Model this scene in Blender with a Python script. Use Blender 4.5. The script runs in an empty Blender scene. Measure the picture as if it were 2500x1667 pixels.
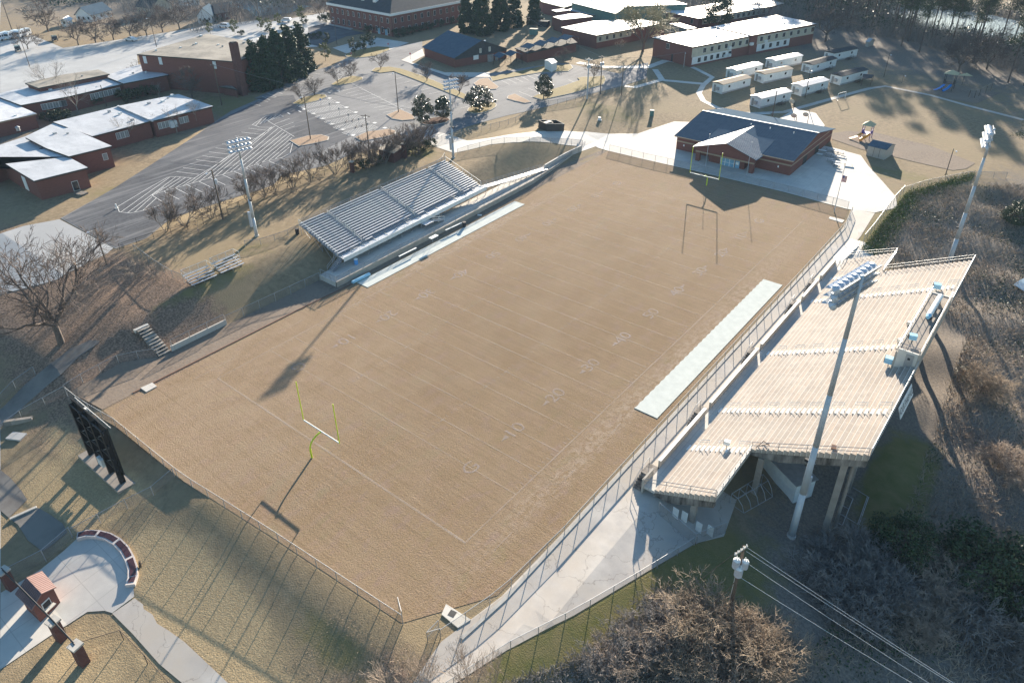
import bpy, bmesh, math, random
import numpy as np
from mathutils import Vector, Matrix
rnd = random.Random(7)
scn = bpy.context.scene
col = scn.collection
# ---------------------------------------------------------------- camera
CAM = np.array([87.824, -40.067, 65.344]); AZ, PI_, RO = -0.67953, -0.53660, -0.01070
FO, CX, CY = 1779.05, 1243.15, 717.72
f_ = np.array([math.sin(AZ)*math.cos(PI_), math.cos(AZ)*math.cos(PI_), math.sin(PI_)])
r_ = np.array([math.cos(AZ), -math.sin(AZ), 0.]); u_ = np.cross(r_, f_)
r_, u_ = r_*math.cos(RO)+u_*math.sin(RO), -r_*math.sin(RO)+u_*math.cos(RO)
def at(px, py, z):
    d = f_+r_*(px-CX)/FO-u_*(py-CY)/FO
    p = CAM+d*(z-CAM[2])/d[2]
    return Vector(p)
cd = bpy.data.cameras.new('camera'); cam = bpy.data.objects.new('camera', cd); col.objects.link(cam)
cd.sensor_width = 36; cd.lens = FO/2500*36; cd.clip_start = 1; cd.clip_end = 9000
cd.shift_x = (1250-CX)/2500; cd.shift_y = (CY-833.5)/2500
cam.matrix_world = Matrix([[r_[0], u_[0], -f_[0], CAM[0]], [r_[1], u_[1], -f_[1], CAM[1]], [r_[2], u_[2], -f_[2], CAM[2]], [0, 0, 0, 1]])
scn.camera = cam
def cp(ox, oy, s=.2742): return lambda x, y: (ox+x*s, oy+y*s)
c1 = cp(0, 0); c2 = cp(620, 0); c3 = cp(1240, 0); c4 = cp(1860, 0); c5 = cp(0, 410); c6 = cp(620, 410); c7 = cp(1240, 410); c8 = cp(1860, 410)
d1 = cp(0, 820); d2 = cp(620, 820); d3 = cp(1240, 820); d4 = cp(1860, 820); e1 = cp(0, 1237); e2 = cp(620, 1237); e3 = cp(1240, 1237); e4 = cp(1860, 1237)
# ---------------------------------------------------------------- terrain
XS = [-3000, -400, -120, -45, -20, -12, -7, 60, 62, 72, 86, 100, 160, 400, 3000]
TB = [(-3000, [0, -3, -3, -3, -3, -3, -3.035, -3.5, -3.5, -4, -5, -6, -6, -6, -6]),
      (-100, [0, -3, -3, -3, -3, -3, -3.035, -3.5, -3.5, -4, -5, -6, -6, -6, -6]),
      (-32, [0, 0, 0, -1.6, -2.6, -2.6, -2.586, -2.4, -2.5, -3, -3.5, -5, -6, -6, -6]),
      (-22, [0, 1, 1.5, .4, -1.8, -1.9, -1.858, -1.3, -1.5, -2, -3, -5, -6, -6, -6]),
      (-17.2, [.5, 1.5, 2, 1.1, -.5, -.95, -.95, -.85, -.85, -1.9, -3, -5, -6, -6, -6]),
      (-14.5, [1, 2, 2.5, 1.8, .6, 0, 0, 0, -.6, -1.8, -3, -5, -6, -6, -6]),
      (-2, [2, 4, 4, 3.6, 3, 0, 0, 0, 0, -1.8, -2.8, -5, -6, -6, -6]),
      (8, [2, 4, 4, 4, 4, 0, 0, 0, 0, -1.6, -2.5, -5, -6, -6, -6]),
      (30, [2, 4, 4, 4, 4, 0, 0, 0, 0, -2, -2.6, -5, -6, -6, -6]),
      (92, [2, 4, 4, 4, 3.9, .6, 0, 0, 0, -2, -3, -5, -6, -6, -6]),
      (105, [2, 4, 4, 4, 3.4, .6, 0, 0, -.1, -2.4, -3.5, -5, -6, -6, -6]),
      (122, [2, 4, 4, 4, 2.2, .6, 0.3, 0.15, .1, -1.6, -3.5, -5, -6, -6, -6]),
      (135, [2, 4, 4, 4, 2.4, 1.2, 1.13, .2, .2, -.5, -3, -5, -6, -6, -6]),
      (150, [2, 4, 4, 4, 3, 2, 1.881, .3, .3, .3, -.5, -3, -5, -5, -5]),
      (175, [2, 4, 4, 4, 3.3, 2.8, 2.646, .6, .6, .6, .5, 0, -2, -3, -3]),
      (205, [2, 4, 4, 4, 4, 3.8, 3.597, .9, .9, .9, .9, .9, 0, 0, 0]),
      (260, [2, 4, 4, 4, 4, 4, 3.825, 1.5, 1.5, 1.5, 1.5, 1.5, 1, 0, 0]),
      (500, [2, 4, 4, 4, 4, 4, 3.72, 0, 0, 0, 0, 0, 0, 0, 0]),
      (3500, [2, 4, 4, 4, 4, 4, 3.72, 0, 0, 0, 0, 0, 0, 0, 0])]
YS = [t[0] for t in TB]; TZ = np.array([t[1] for t in TB], float)
def H(x, y):
    i = min(max(int(np.searchsorted(XS, x))-1, 0), len(XS)-2); j = min(max(int(np.searchsorted(YS, y))-1, 0), len(YS)-2)
    a = min(max((x-XS[i])/(XS[i+1]-XS[i]), 0), 1); b = min(max((y-YS[j])/(YS[j+1]-YS[j]), 0), 1)
    z = TZ[j, i]*(1-a)*(1-b)+TZ[j, i+1]*a*(1-b)+TZ[j+1, i]*(1-a)*b+TZ[j+1, i+1]*a*b
    if x > 74 and y < 150: z += .5*math.sin(x*.31+y*.17)+.3*math.sin(y*.4-x*.2)
    # grass mound north of the metal stand
    z += 1.3*math.exp(-((x+22)/7.5)**2-((y-103)/12)**2)
    return z
def g(px, py, dz=0):
    z = 2.
    for _ in range(25):
        p = at(px, py, z); z = z*.4+H(p.x, p.y)*.6
    p = at(px, py, z); p.z += dz
    return p
def V(x, y, dz=0): return Vector((x, y, H(x, y)+dz))
# ---------------------------------------------------------------- materials
def mat(name, a, b=None, sc=1., c=None, sc2=.08, rough=.85, metal=0., bump=0., bsc=None, spec=.3, alpha=None, stretch=(1, 1, 1), lo=.35, hi=.65):
    m = bpy.data.materials.new(name); m.use_nodes = True; nt = m.node_tree; N = nt.nodes; L = nt.links
    p = N['Principled BSDF']; p.inputs['Roughness'].default_value = rough; p.inputs['Metallic'].default_value = metal; p.inputs['Specular IOR Level'].default_value = spec
    p.inputs['Base Color'].default_value = (*a, 1)
    geo = N.new('ShaderNodeNewGeometry'); mp = N.new('ShaderNodeVectorMath'); mp.operation = 'MULTIPLY'; mp.inputs[1].default_value = stretch
    L.new(geo.outputs['Position'], mp.inputs[0]); src = mp.outputs[0]
    def noise(s, d=4):
        n = N.new('ShaderNodeTexNoise'); n.inputs['Scale'].default_value = s; n.inputs['Detail'].default_value = d; n.inputs['Roughness'].default_value = .65
        L.new(src, n.inputs['Vector']); return n.outputs['Fac']
    def rng(o, x, y):
        r = N.new('ShaderNodeMapRange'); r.inputs['From Min'].default_value = x; r.inputs['From Max'].default_value = y; L.new(o, r.inputs['Value']); return r.outputs['Result']
    def mix(fac, x, y):
        k = N.new('ShaderNodeMix'); k.data_type = 'RGBA'; L.new(fac, k.inputs['Factor'])
        for s, v in (('A', x), ('B', y)):
            if isinstance(v, tuple): k.inputs[6 if s == 'A' else 7].default_value = (*v, 1)
            else: L.new(v, k.inputs[6 if s == 'A' else 7])
        return k.outputs[2]
    out = None
    if b: out = mix(rng(noise(sc), lo, hi), a, b)
    if c: out = mix(rng(noise(sc2, 5), .42, .62), out, c)
    if out: L.new(out, p.inputs['Base Color'])
    if bump:
        bn = N.new('ShaderNodeBump'); bn.inputs['Strength'].default_value = 1; bn.inputs['Distance'].default_value = bump; L.new(noise(bsc or sc, 6), bn.inputs['Height']); L.new(bn.outputs[0], p.inputs['Normal'])
    if alpha is not None: p.inputs['Alpha'].default_value = alpha
    m['h'] = 1
    m_tools[name] = (nt, p, src, noise, rng, mix, out)
    return m
m_tools = {}
def mathn(nt, op, a, b=None, c=None):
    n = nt.nodes.new('ShaderNodeMath'); n.operation = op
    for i, v in enumerate((a, b, c)):
        if v is None: continue
        if hasattr(v, 'is_output') or not isinstance(v, (int, float)): nt.links.new(v, n.inputs[i])
        else: n.inputs[i].default_value = v
    return n.outputs[0]
MT = {}
def mk(k, *a, **kw): MT[k] = mat(k, *a, **kw); return MT[k]
mk('turf', (.315, .222, .132), (.185, .128, .078), 4.2, (.265, .19, .115), .05, bump=.085, bsc=6, rough=.95, spec=.1, stretch=(1.6, .8, 1))
mk('ground', (.31, .238, .15), (.205, .155, .098), 1.1, (.255, .20, .122), .06, bump=.09, bsc=6, rough=.95, spec=.1)
mk('concrete', (.60, .575, .52), (.53, .50, .45), .5, (.45, .43, .40), .09, rough=.8)
mk('pad', (.57, .60, .565), (.50, .53, .50), .9, rough=.9, spec=.03)
mk('path', (.50, .465, .42), (.38, .355, .33), .3, (.45, .40, .34), .12, rough=.8)
mk('asphalt', (.115, .118, .127), (.08, .083, .09), 1.6, (.145, .146, .152), .05, rough=.9, spec=.03)
mk('asphalt_worn', (.19, .192, .198), (.14, .142, .147), .8, (.24, .24, .24), .05, rough=.9, spec=.08)
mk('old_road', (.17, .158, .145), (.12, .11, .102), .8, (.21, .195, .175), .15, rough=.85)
mk('lot_conc', (.46, .455, .44), (.40, .395, .38), .4, (.36, .355, .345), .04, rough=.6, spec=.5)
mk('kerb', (.50, .48, .43), (.38, .36, .33), 1, rough=.85)
mk('brown_kerb', (.16, .09, .06), rough=.9)
mk('paint', (.75, .75, .73), (.6, .6, .58), 2, rough=.7)
mk('dirt', (.26, .205, .158), (.17, .135, .108), 1.8, (.23, .185, .145), .15, bump=.05, rough=.95, spec=.1)
mk('mulch', (.12, .06, .04), (.07, .04, .03), 2, bump=.05, rough=.95, spec=.1)
mk('tier', (.465, .415, .36), (.38, .34, .295), .8, (.34, .305, .265), .15, rough=.85)
mk('stained', (.30, .27, .24), (.06, .055, .05), .9, rough=.9, stretch=(1.2, 1.2, .25))
mk('column', (.34, .30, .26), (.26, .23, .20), .8, rough=.9)
mk('parapet', (.42, .385, .335), (.34, .31, .27), .7, rough=.85)
mk('alum', (.62, .63, .65), (.54, .55, .57), 2, rough=.42, metal=.55)
mk('alum_deck', (.36, .38, .41), (.30, .32, .35), 1.2, rough=.5, metal=.5)
mk('galv', (.42, .43, .44), (.33, .34, .35), 1.5, rough=.55, metal=.5)
mk('steel_pole', (.50, .54, .58), (.42, .46, .50), .6, rough=.6, metal=.3)
mk('lamp', (.55, .60, .66), (.46, .50, .56), 4, rough=.4, metal=.3)
mk('dark_metal', (.05, .05, .05), (.035, .035, .037), 3, rough=.6)
mk('black_board', (.012, .012, .013), (.02, .02, .02), 3, rough=.6)
mk('yellow', (.62, .72, .05), (.52, .62, .05), 3, rough=.5)
mk('white_paint', (.78, .79, .76), (.68, .69, .67), 1.5, rough=.5)
mk('step_white', (.88, .87, .83), (.80, .79, .76), 2, rough=.7)
mk('chain', (.22, .22, .22), rough=.8, alpha=.26)
mk('chain_dark', (.05, .05, .05), rough=.8, alpha=.16)
mk('wood_pole', (.13, .10, .075), (.09, .07, .055), 3, rough=.95)
mk('wire', (.22, .22, .22), rough=.6)
mk('wire_bright', (.60, .60, .58), rough=.5)
mk('blue_vinyl', (.35, .62, .78), (.28, .54, .72), 2, rough=.4)
mk('bin_dark', (.03, .03, .035), rough=.7)
mk('bin_blue', (.10, .35, .75), (.08, .3, .65), 3, rough=.5)
# ---------------------------------------------------------------- mesh builder
class MB:
    def __init__(s): s.v = []; s.f = []
    def add(s, vs, fs):
        o = len(s.v); s.v += [tuple(v) for v in vs]; s.f += [tuple(i+o for i in f) for f in fs]; return s
    def box(s, x0, x1, y0, y1, z0, z1):
        return s.add([(x0, y0, z0), (x1, y0, z0), (x1, y1, z0), (x0, y1, z0), (x0, y0, z1), (x1, y0, z1), (x1, y1, z1), (x0, y1, z1)],
                     [(0, 3, 2, 1), (4, 5, 6, 7), (0, 1, 5, 4), (1, 2, 6, 5), (2, 3, 7, 6), (3, 0, 4, 7)])
    def obox(s, c, sx, sy, sz, rz=0.):
        "box centred in x,y on c, standing on c.z"
        n = len(s.v); s.box(-sx/2, sx/2, -sy/2, sy/2, 0, sz); ca, sa = math.cos(rz), math.sin(rz)
        for i in range(n, len(s.v)):
            x, y, z = s.v[i]; s.v[i] = (c[0]+x*ca-y*sa, c[1]+x*sa+y*ca, c[2]+z)
        return s
    def prism(s, poly, z0, z1, zt=None):
        "poly: list of xy; z0/z1 numbers or lists"
        n = len(poly); a = z0 if hasattr(z0, '__len__') else [z0]*n; b = z1 if hasattr(z1, '__len__') else [z1]*n
        vs = [(p[0], p[1], a[i]) for i, p in enumerate(poly)]+[(p[0], p[1], b[i]) for i, p in enumerate(poly)]
        ar = sum(poly[i][0]*poly[(i+1) % n][1]-poly[(i+1) % n][0]*poly[i][1] for i in range(n))
        idx = list(range(n)) if ar > 0 else list(range(n))[::-1]
        fs = [tuple(reversed(idx)), tuple(i+n for i in idx)]
        for k in range(n):
            i, j = idx[k], idx[(k+1) % n]; fs.append((i, j, j+n, i+n))
        return s.add(vs, fs)
    def beam(s, p, q, r, n=5, r2=None):
        p = Vector(p); q = Vector(q); d = q-p
        if d.length < 1e-6: return s
        r2 = r if r2 is None else r2; d.normalize(); a = d.orthogonal().normalized(); b = d.cross(a)
        vs = []
        for c, rr in ((p, r), (q, r2)):
            for i in range(n):
                t = 2*math.pi*(i+.5)/n; vs.append(c+a*math.cos(t)*rr+b*math.sin(t)*rr)
        fs = [(i, (i+1) % n, n+(i+1) % n, n+i) for i in range(n)]+[tuple(range(n))[::-1], tuple(range(n, 2*n))]
        return s.add(vs, fs)
    def bar(s, p, q, w, h):
        "rectangular bar from p to q, w wide horizontally, h high"
        p = Vector(p); q = Vector(q); d = (q-p).normalized(); a = Vector((-d.y, d.x, 0))
        a = a.normalized() if a.length > 1e-6 else Vector((1, 0, 0)); b = d.cross(a)
        vs = []
        for c in (p, q):
            for i, j in ((-1, -1), (1, -1), (1, 1), (-1, 1)): vs.append(c+a*w/2*i+b*h/2*j)
        return s.add(vs, [(0, 1, 2, 3), (7, 6, 5, 4), (0, 4, 5, 1), (1, 5, 6, 2), (2, 6, 7, 3), (3, 7, 4, 0)])
    def path(s, pts, r, n=6):
        for a, b in zip(pts[:-1], pts[1:]): s.beam(a, b, r, n)
        return s
    def quad(s, *p): return s.add(p, [tuple(range(len(p)))])
    def build(s, name, m, parent=None, smooth=False):
        me = bpy.data.meshes.new(name); me.from_pydata(s.v, [], s.f); me.update(); return link(name, me, m, parent, smooth)
def link(name, me, m, parent=None, smooth=False):
    if isinstance(m, str): m = MT[m]
    if not me.materials: me.materials.append(m)
    if smooth:
        for p in me.polygons: p.use_smooth = True
    o = bpy.data.objects.new(name, me); col.objects.link(o)
    if parent is not None: o.parent = parent; o.matrix_parent_inverse = pinv(parent)
    return o
def world(o):
    m = Matrix.Translation(o.location) @ o.rotation_euler.to_matrix().to_4x4() @ Matrix.Diagonal((*o.scale, 1))
    return m if o.parent is None else world(o.parent) @ o.matrix_parent_inverse @ m
def pinv(o): return world(o).inverted()
def tag(o, label=None, cat=None, group=None, kind=None):
    for k, v in (('label', label), ('category', cat), ('group', group), ('kind', kind)):
        if v: o[k] = v
    return o
def thing(name, label, cat, loc=(0, 0, 0), rz=0., group=None):
    o = bpy.data.objects.new(name, None); col.objects.link(o); o.location = loc; o.rotation_euler = (0, 0, rz); o.empty_display_size = .5
    return tag(o, label, cat, group)
def move_to(root, loc, rz=0., sc=1.):
    root.location = loc; root.rotation_euler = (0, 0, rz); root.scale = (sc, sc, sc) if not hasattr(sc, '__len__') else sc; return root
KIDS = {}
def dup(root, loc, rz=0., label=None, sc=1., group=None):
    def cpy(o, par):
        c = o.copy(); col.objects.link(c)
        if par is not None: c.parent = par
        for ch in kids(o): cpy(ch, c)
        return c
    c = cpy(root, None); move_to(c, loc, rz, sc)
    if label: c['label'] = label
    if group: c['group'] = group
    return c
def kids(o):
    if o.name not in KIDS: KIDS[o.name] = [x for x in col.objects if x.parent == o]
    return KIDS[o.name]
class Proto:
    "a built thing: the first place() moves it, later ones copy it"
    def __init__(s, root): s.root = root; s.used = False
    def place(s, loc, rz=0., label=None, sc=1., group=None):
        if not s.used:
            s.used = True; r = move_to(s.root, loc, rz, sc)
            if label: r['label'] = label
            if group: r['group'] = group
            return r
        return dup(s.root, loc, rz, label, sc, group)
# ---------------------------------------------------------------- ground sheets
def lines(lo, hi, st): return list(np.arange(lo, hi+1e-6, st))
GX = sorted(set([-3000, -1500, -800, -550, -400, -340, -290, -250, -220]+lines(-200, -62, 6)+lines(-60, 130, 2)+[62.]+lines(136, 200, 8)+[240, 300, 400, 600, 1000, 3000]))
GY = sorted(set([-3000, -1000, -400, -200, -100, -80]+lines(-60, 160, 2)+lines(166, 300, 6)+[320, 350, 400, 460, 500, 600, 800, 1200, 2000, 3500]))
def blob(x, y, B):
    w = 0.
    for cx, cy, rx, ry, a in B:
        w = max(w, a*min(1., 1.6*math.exp(-((x-cx)/rx)**2-((y-cy)/ry)**2)))
    return w
LITTER = [(-30, -4, 22, 11, 1), (-22, 4, 12, 6, .8), (-14, -8, 7, 8, .9), (-50, -6, 20, 10, .9), (-20, -14, 10, 5, .7), (54, -19, 5, 5, .55), (-8, -19, 6, 4, .45)]
GREEN = [(-25, 24, 4, 3, .28), (-19.5, 12, 1.5, 9, .42), (63, -4, 3, 7, .95), (68, 5, 3.5, 9, .9), (72, 14, 6, 8, .55), (84, 43, 3, 9, 1), (47, -17, 7, 1.5, .36), (63, 118, 2.5, 20, .7), (-45, 60, 10, 10, .2), (-40, 80, 8, 4, .5),
         (-20, 140, 14, 6, .3), (20, 168, 16, 5, .2), (57, 146, 5, 3, .3), (58, 145, 8, 4, .35), (-72, 25, 6, 10, .3), (-100, 75, 25, 10, .4)]
BRUSH = [(95, 90, 18, 60, 1), (84, 118, 16, 22, 1), (90, 20, 16, 40, .8), (80, -5, 14, 22, .75), (100, 150, 20, 25, .8), (75, 45, 8, 18, .35), (50, 300, 90, 50, 1), (120, 250, 40, 60, 1), (-330, 230, 120, 120, .7), (-60, 300, 60, 40, .6), (-150, 5, 40, 30, .6), (-105, 60, 18, 10, .5), (30, 262, 60, 14, .7)]
PALE = [(24, -22.5, 6, 3.5, 1), (33, -23.5, 8, 4, 1), (4, -24, 8, 3.5, .85), (-6, -20, 5, 2, .5), (30, -33, 8, 4, .5), (10, -18.5, 5, 1.5, .5), (44, -24, 6, 2.5, .6), (-50, 35, 4, 30, .5), (-85, 60, 12, 14, .5)]
def make_ground():
    nx, ny = len(GX), len(GY)
    vs = np.array([(x, y, H(x, y)) for y in GY for x in GX])
    fs = np.array([(j*nx+i, j*nx+i+1, (j+1)*nx+i+1, (j+1)*nx+i) for j in range(ny-1) for i in range(nx-1)])
    me = npmesh('ground', vs, fs)
    ca = me.color_attributes.new('zone', 'FLOAT_COLOR', 'POINT')
    dat = np.array([(blob(x, y, LITTER), blob(x, y, GREEN), blob(x, y, BRUSH), blob(x, y, PALE)) for x, y, z in vs], dtype=np.float32)
    ca.data.foreach_set('color', dat.ravel())
    o = link('ground', me, 'ground', smooth=True); tag(o, 'dormant tan grass and leaf covered ground around the stadium', kind='structure')
    nt, p, src, noise, rng, mix, out = m_tools['ground']
    at_ = nt.nodes.new('ShaderNodeAttribute'); at_.attribute_name = 'zone'; sp = nt.nodes.new('ShaderNodeSeparateColor'); nt.links.new(at_.outputs['Color'], sp.inputs[0])
    n1 = noise(.45, 5); n2 = noise(3.5, 3)
    def soft(o):  # break the zone's edge up with noise
        a = mathn(nt, 'MULTIPLY', n1, .9); b = mathn(nt, 'ADD', o, a); return rng(b, .62, .95)
    lit = mix(rng(n2, .4, .6), (.31, .215, .155), (.13, .095, .07)); gr = mix(rng(n1, .35, .65), (.14, .14, .05), (.21, .175, .08)); br = mix(rng(n2, .35, .65), (.15, .13, .11), (.25, .21, .17))
    o1 = mix(soft(sp.outputs[0]), out, lit); o2 = mix(soft(sp.outputs[2]), o1, br); o3 = mix(soft(sp.outputs[1]), o2, gr)
    o4 = mix(soft(at_.outputs['Alpha']), o3, mix(rng(n2, .35, .65), (.44, .335, .195), (.32, .24, .14)))
    nt.links.new(o4, p.inputs['Base Color'])
    return o
def npmesh(name, vs, fs):
    me = bpy.data.meshes.new(name); n = len(vs); m = len(fs); k = fs.shape[1]
    me.vertices.add(n); me.vertices.foreach_set('co', np.asarray(vs, dtype=np.float32).ravel())
    me.loops.add(m*k); me.loops.foreach_set('vertex_index', fs.astype(np.int32).ravel())
    me.polygons.add(m); me.polygons.foreach_set('loop_start', np.arange(0, m*k, k, dtype=np.int32)); me.polygons.foreach_set('loop_total', np.full(m, k, dtype=np.int32))
    me.update(calc_edges=True); return me
def sheet(name, poly, m, dz=.05, parent=None, label=None, skirt=0.):
    "a sheet that follows the ground; skirt>0 gives it a kerb-like side"
    from mathutils.geometry import delaunay_2d_cdt
    V2, _, F2, *_r = delaunay_2d_cdt([Vector((p[0], p[1])) for p in poly], [], [list(range(len(poly)))], 1, 1e-5)
    bm = bmesh.new(); vs = [bm.verts.new((p[0], p[1], 0)) for p in V2]
    for f in F2:
        f = bm.faces.new([vs[i] for i in f]); f.normal_update()
        if f.normal.z < 0: f.normal_flip()
    bmesh.ops.triangulate(bm, faces=bm.faces[:])
    xs = [p[0] for p in poly]; ys = [p[1] for p in poly]
    for G_, ax in ((GX, 0), (GY, 1)):
        lo, hi = (min(xs), max(xs)) if ax == 0 else (min(ys), max(ys))
        for v in G_:
            if lo < v < hi:
                bmesh.ops.bisect_plane(bm, geom=bm.verts[:]+bm.edges[:]+bm.faces[:], plane_co=(v, 0, 0) if ax == 0 else (0, v, 0), plane_no=(1, 0, 0) if ax == 0 else (0, 1, 0))
    for v in bm.verts: v.co.z = H(v.co.x, v.co.y)+dz
    if skirt:
        be = [e for e in bm.edges if e.is_boundary]; r = bmesh.ops.extrude_edge_only(bm, edges=be)
        for v in [x for x in r['geom'] if isinstance(x, bmesh.types.BMVert)]: v.co.z -= dz+skirt
    me = bpy.data.meshes.new(name); bm.to_mesh(me); bm.free()
    o = link(name, me, m, parent)
    if parent is None: tag(o, label, kind='structure')
    return o
def gpoly(f, pts): return [g(*f(x, y))[:2] for x, y in pts]
def strip(pts, w):
    "polygon of a line of points widened to w"
    pts = [Vector((p[0], p[1])) for p in pts]; L, R = [], []
    for i, p in enumerate(pts):
        d = (pts[min(i+1, len(pts)-1)]-pts[max(i-1, 0)]).normalized(); n = Vector((-d.y, d.x))*w/2
        L.append(p+n); R.append(p-n)
    return [tuple(p) for p in L+R[::-1]]
# ---------------------------------------------------------------- fences
POST = {}
def fence(label, pts, h=1.4, step=3.05, m='galv', cm='chain', r=.045, name='chain_link_fence', group='chain link fences', rail=.035, mesh=True, midrail=False):
    pts = [Vector(p) if len(p) == 3 else V(*p) for p in pts]
    root = thing(name, label, 'fence', pts[0], 0, group)
    key = (h, m, r)
    if key not in POST:
        b = MB().beam((0, 0, -.2), (0, 0, h), r, 6); me = bpy.data.meshes.new('post'); me.from_pydata(b.v, [], b.f); me.materials.append(MT[m]); POST[key] = me
    R_, C_ = MB(), MB(); PS = []
    tot = sum((b-a).length for a, b in zip(pts[:-1], pts[1:])); n = min(95, max(1, round(tot/step)))
    acc = 0; cur = [pts[0]]; stp = tot/n; out = [pts[0]]; k = 1; d0 = 0
    for a, b in zip(pts[:-1], pts[1:]):
        L = (b-a).length
        while k < n and k*stp <= d0+L+1e-6:
            p = a.lerp(b, (k*stp-d0)/L); out.append(p); k += 1
        d0 += L
    out.append(pts[-1])
    for p in out:
        o = bpy.data.objects.new('post', POST[key]); col.objects.link(o); o.location = p; o.parent = root; o.matrix_parent_inverse = pinv(root)
    for a, b in zip(out[:-1], out[1:]):
        A = a+Vector((0, 0, h)); B = b+Vector((0, 0, h)); R_.beam(A, B, rail, 5)
        if midrail: R_.beam(a+Vector((0, 0, h*.5)), b+Vector((0, 0, h*.5)), rail*.8, 4)
        if mesh: C_.quad(a+Vector((0, 0, .05)), b+Vector((0, 0, .05)), B, A)
    R_.build('top_rail', m, root)
    if mesh: C_.build('mesh_panel', cm, root)
    return root
HAZE = .00010; EXPO = 1.83
# ================================================================ setting sheets
make_ground()
YD = .9144; FW = 48.77; FL = 109.73
# ---- the playing field
nt, p, src, noise, rng, mix, out = m_tools['path']
vo = nt.nodes.new('ShaderNodeTexVoronoi'); vo.feature = 'DISTANCE_TO_EDGE'; vo.inputs['Scale'].default_value = .16; wv = nt.nodes.new('ShaderNodeVectorMath'); wv.operation = 'ADD'; nz = nt.nodes.new('ShaderNodeTexNoise'); nz.inputs['Scale'].default_value = .8; nz.inputs['Detail'].default_value = 5; nt.links.new(src, nz.inputs['Vector'])
sc_ = nt.nodes.new('ShaderNodeVectorMath'); sc_.operation = 'SCALE'; sc_.inputs['Scale'].default_value = 2.2; nt.links.new(nz.outputs['Color'], sc_.inputs[0]); nt.links.new(src, wv.inputs[0]); nt.links.new(sc_.outputs[0], wv.inputs[1]); nt.links.new(wv.outputs[0], vo.inputs['Vector'])
ck = mathn(nt, 'MULTIPLY', mathn(nt, 'LESS_THAN', vo.outputs['Distance'], .006), .4); nt.links.new(mix(ck, out, (.16, .14, .12)), p.inputs['Base Color'])
nt, p, src, noise, rng, mix, out = m_tools['concrete']
sxx = nt.nodes.new('ShaderNodeSeparateXYZ'); nt.links.new(src, sxx.inputs[0]); js = None
for k_ in (0, 1):
    fr_ = mathn(nt, 'LESS_THAN', mathn(nt, 'FRACT', mathn(nt, 'DIVIDE', sxx.outputs[k_], 3.6)), .022); js = fr_ if js is None else mathn(nt, 'MAXIMUM', js, fr_)
nt.links.new(mix(mathn(nt, 'MULTIPLY', js, .4), out, (.25, .235, .21)), p.inputs['Base Color'])
for key in ('asphalt', 'asphalt_worn'):
    nt, p, src, noise, rng, mix, out = m_tools[key]; mp2 = nt.nodes.new('ShaderNodeMapping'); mp2.inputs['Rotation'].default_value = (0, 0, math.radians(28)); mp2.inputs['Scale'].default_value = (.9, .06, 1); nt.links.new(src, mp2.inputs['Vector'])
    n_s = nt.nodes.new('ShaderNodeTexNoise'); n_s.inputs['Scale'].default_value = 1.; n_s.inputs['Detail'].default_value = 5; nt.links.new(mp2.outputs[0], n_s.inputs['Vector'])
    o_ = mix(mathn(nt, 'MULTIPLY', rng(n_s.outputs['Fac'], .5, .68), .45), out, (.27, .27, .27)); st_ = rng(noise(.7, 3), .60, .72); nt.links.new(mix(mathn(nt, 'MULTIPLY', st_, .4), o_, (.06, .06, .062)), p.inputs['Base Color'])
fp = [(-6.2, -15.2), (-5.9, -9), (-6.0, 118), (54.5, 117.2), (55.9, 108), (56.1, 8), (55.9, -3), (50.4, -11.4), (30.8, -12.9), (15.3, -14.4), (-1.4, -14.6), (-9, -15.4)]
field = sheet('playing_field', fp, 'turf', .03, label='dormant tan grass football field with faint worn white markings')
nt, p, src, noise, rng, mix, out = m_tools['turf']
geo = nt.nodes.new('ShaderNodeNewGeometry'); sx = nt.nodes.new('ShaderNodeSeparateXYZ'); nt.links.new(geo.outputs['Position'], sx.inputs[0]); X_, Y_ = sx.outputs[0], sx.outputs[1]
def band(v, c, w):  # 1 inside |v-c|<w, soft
    a = mathn(nt, 'SUBTRACT', v, c); a = mathn(nt, 'ABSOLUTE', a); a = mathn(nt, 'DIVIDE', a, w); a = mathn(nt, 'SUBTRACT', 1., a); a = mathn(nt, 'MULTIPLY', a, 1.5); n = nt.nodes.new('ShaderNodeClamp'); nt.links.new(a, n.inputs[0]); return n.outputs[0]
n1 = noise(.22, 5); n2 = noise(1.1, 6); n3 = noise(6., 3)
w1 = mathn(nt, 'MULTIPLY', band(X_, 51., 2.6), band(Y_, 48., 62.)); w2 = mathn(nt, 'MULTIPLY', band(X_, -1.2, 1.8), band(Y_, 55., 34.))
wear = mathn(nt, 'MAXIMUM', w1, mathn(nt, 'MULTIPLY', w2, .8)); wear = mathn(nt, 'MULTIPLY', wear, rng(n2, .42, .6))
centre = mathn(nt, 'MULTIPLY', mathn(nt, 'MULTIPLY', band(X_, 24, 13.), rng(n1, .5, .62)), .45)
o1 = mix(centre, out, (.27, .215, .165)); o1 = mix(mathn(nt, 'MULTIPLY', rng(noise(.5, 5), .5, .62), .4), o1, (.30, .205, .15)); o2 = mix(mathn(nt, 'MULTIPLY', wear, .85), o1, (.42, .34, .27))
o3 = mix(mathn(nt, 'MULTIPLY', rng(n1, .56, .66), .45), o2, (.22, .185, .095))
drk = mathn(nt, 'MULTIPLY', mathn(nt, 'MULTIPLY', band(X_, 32, 30.), band(Y_, 52., 60.)), .55); o3 = mix(drk, o3, (.20, .14, .082))
ngr = mathn(nt, 'MULTIPLY', rng(noise(.09, 3), .42, .62), .35); o3 = mix(ngr, o3, (.30, .225, .15))
pk = mathn(nt, 'MULTIPLY', rng(noise(.33, 4), .55, .66), .4); o3 = mix(pk, o3, (.26, .185, .16))
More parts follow.
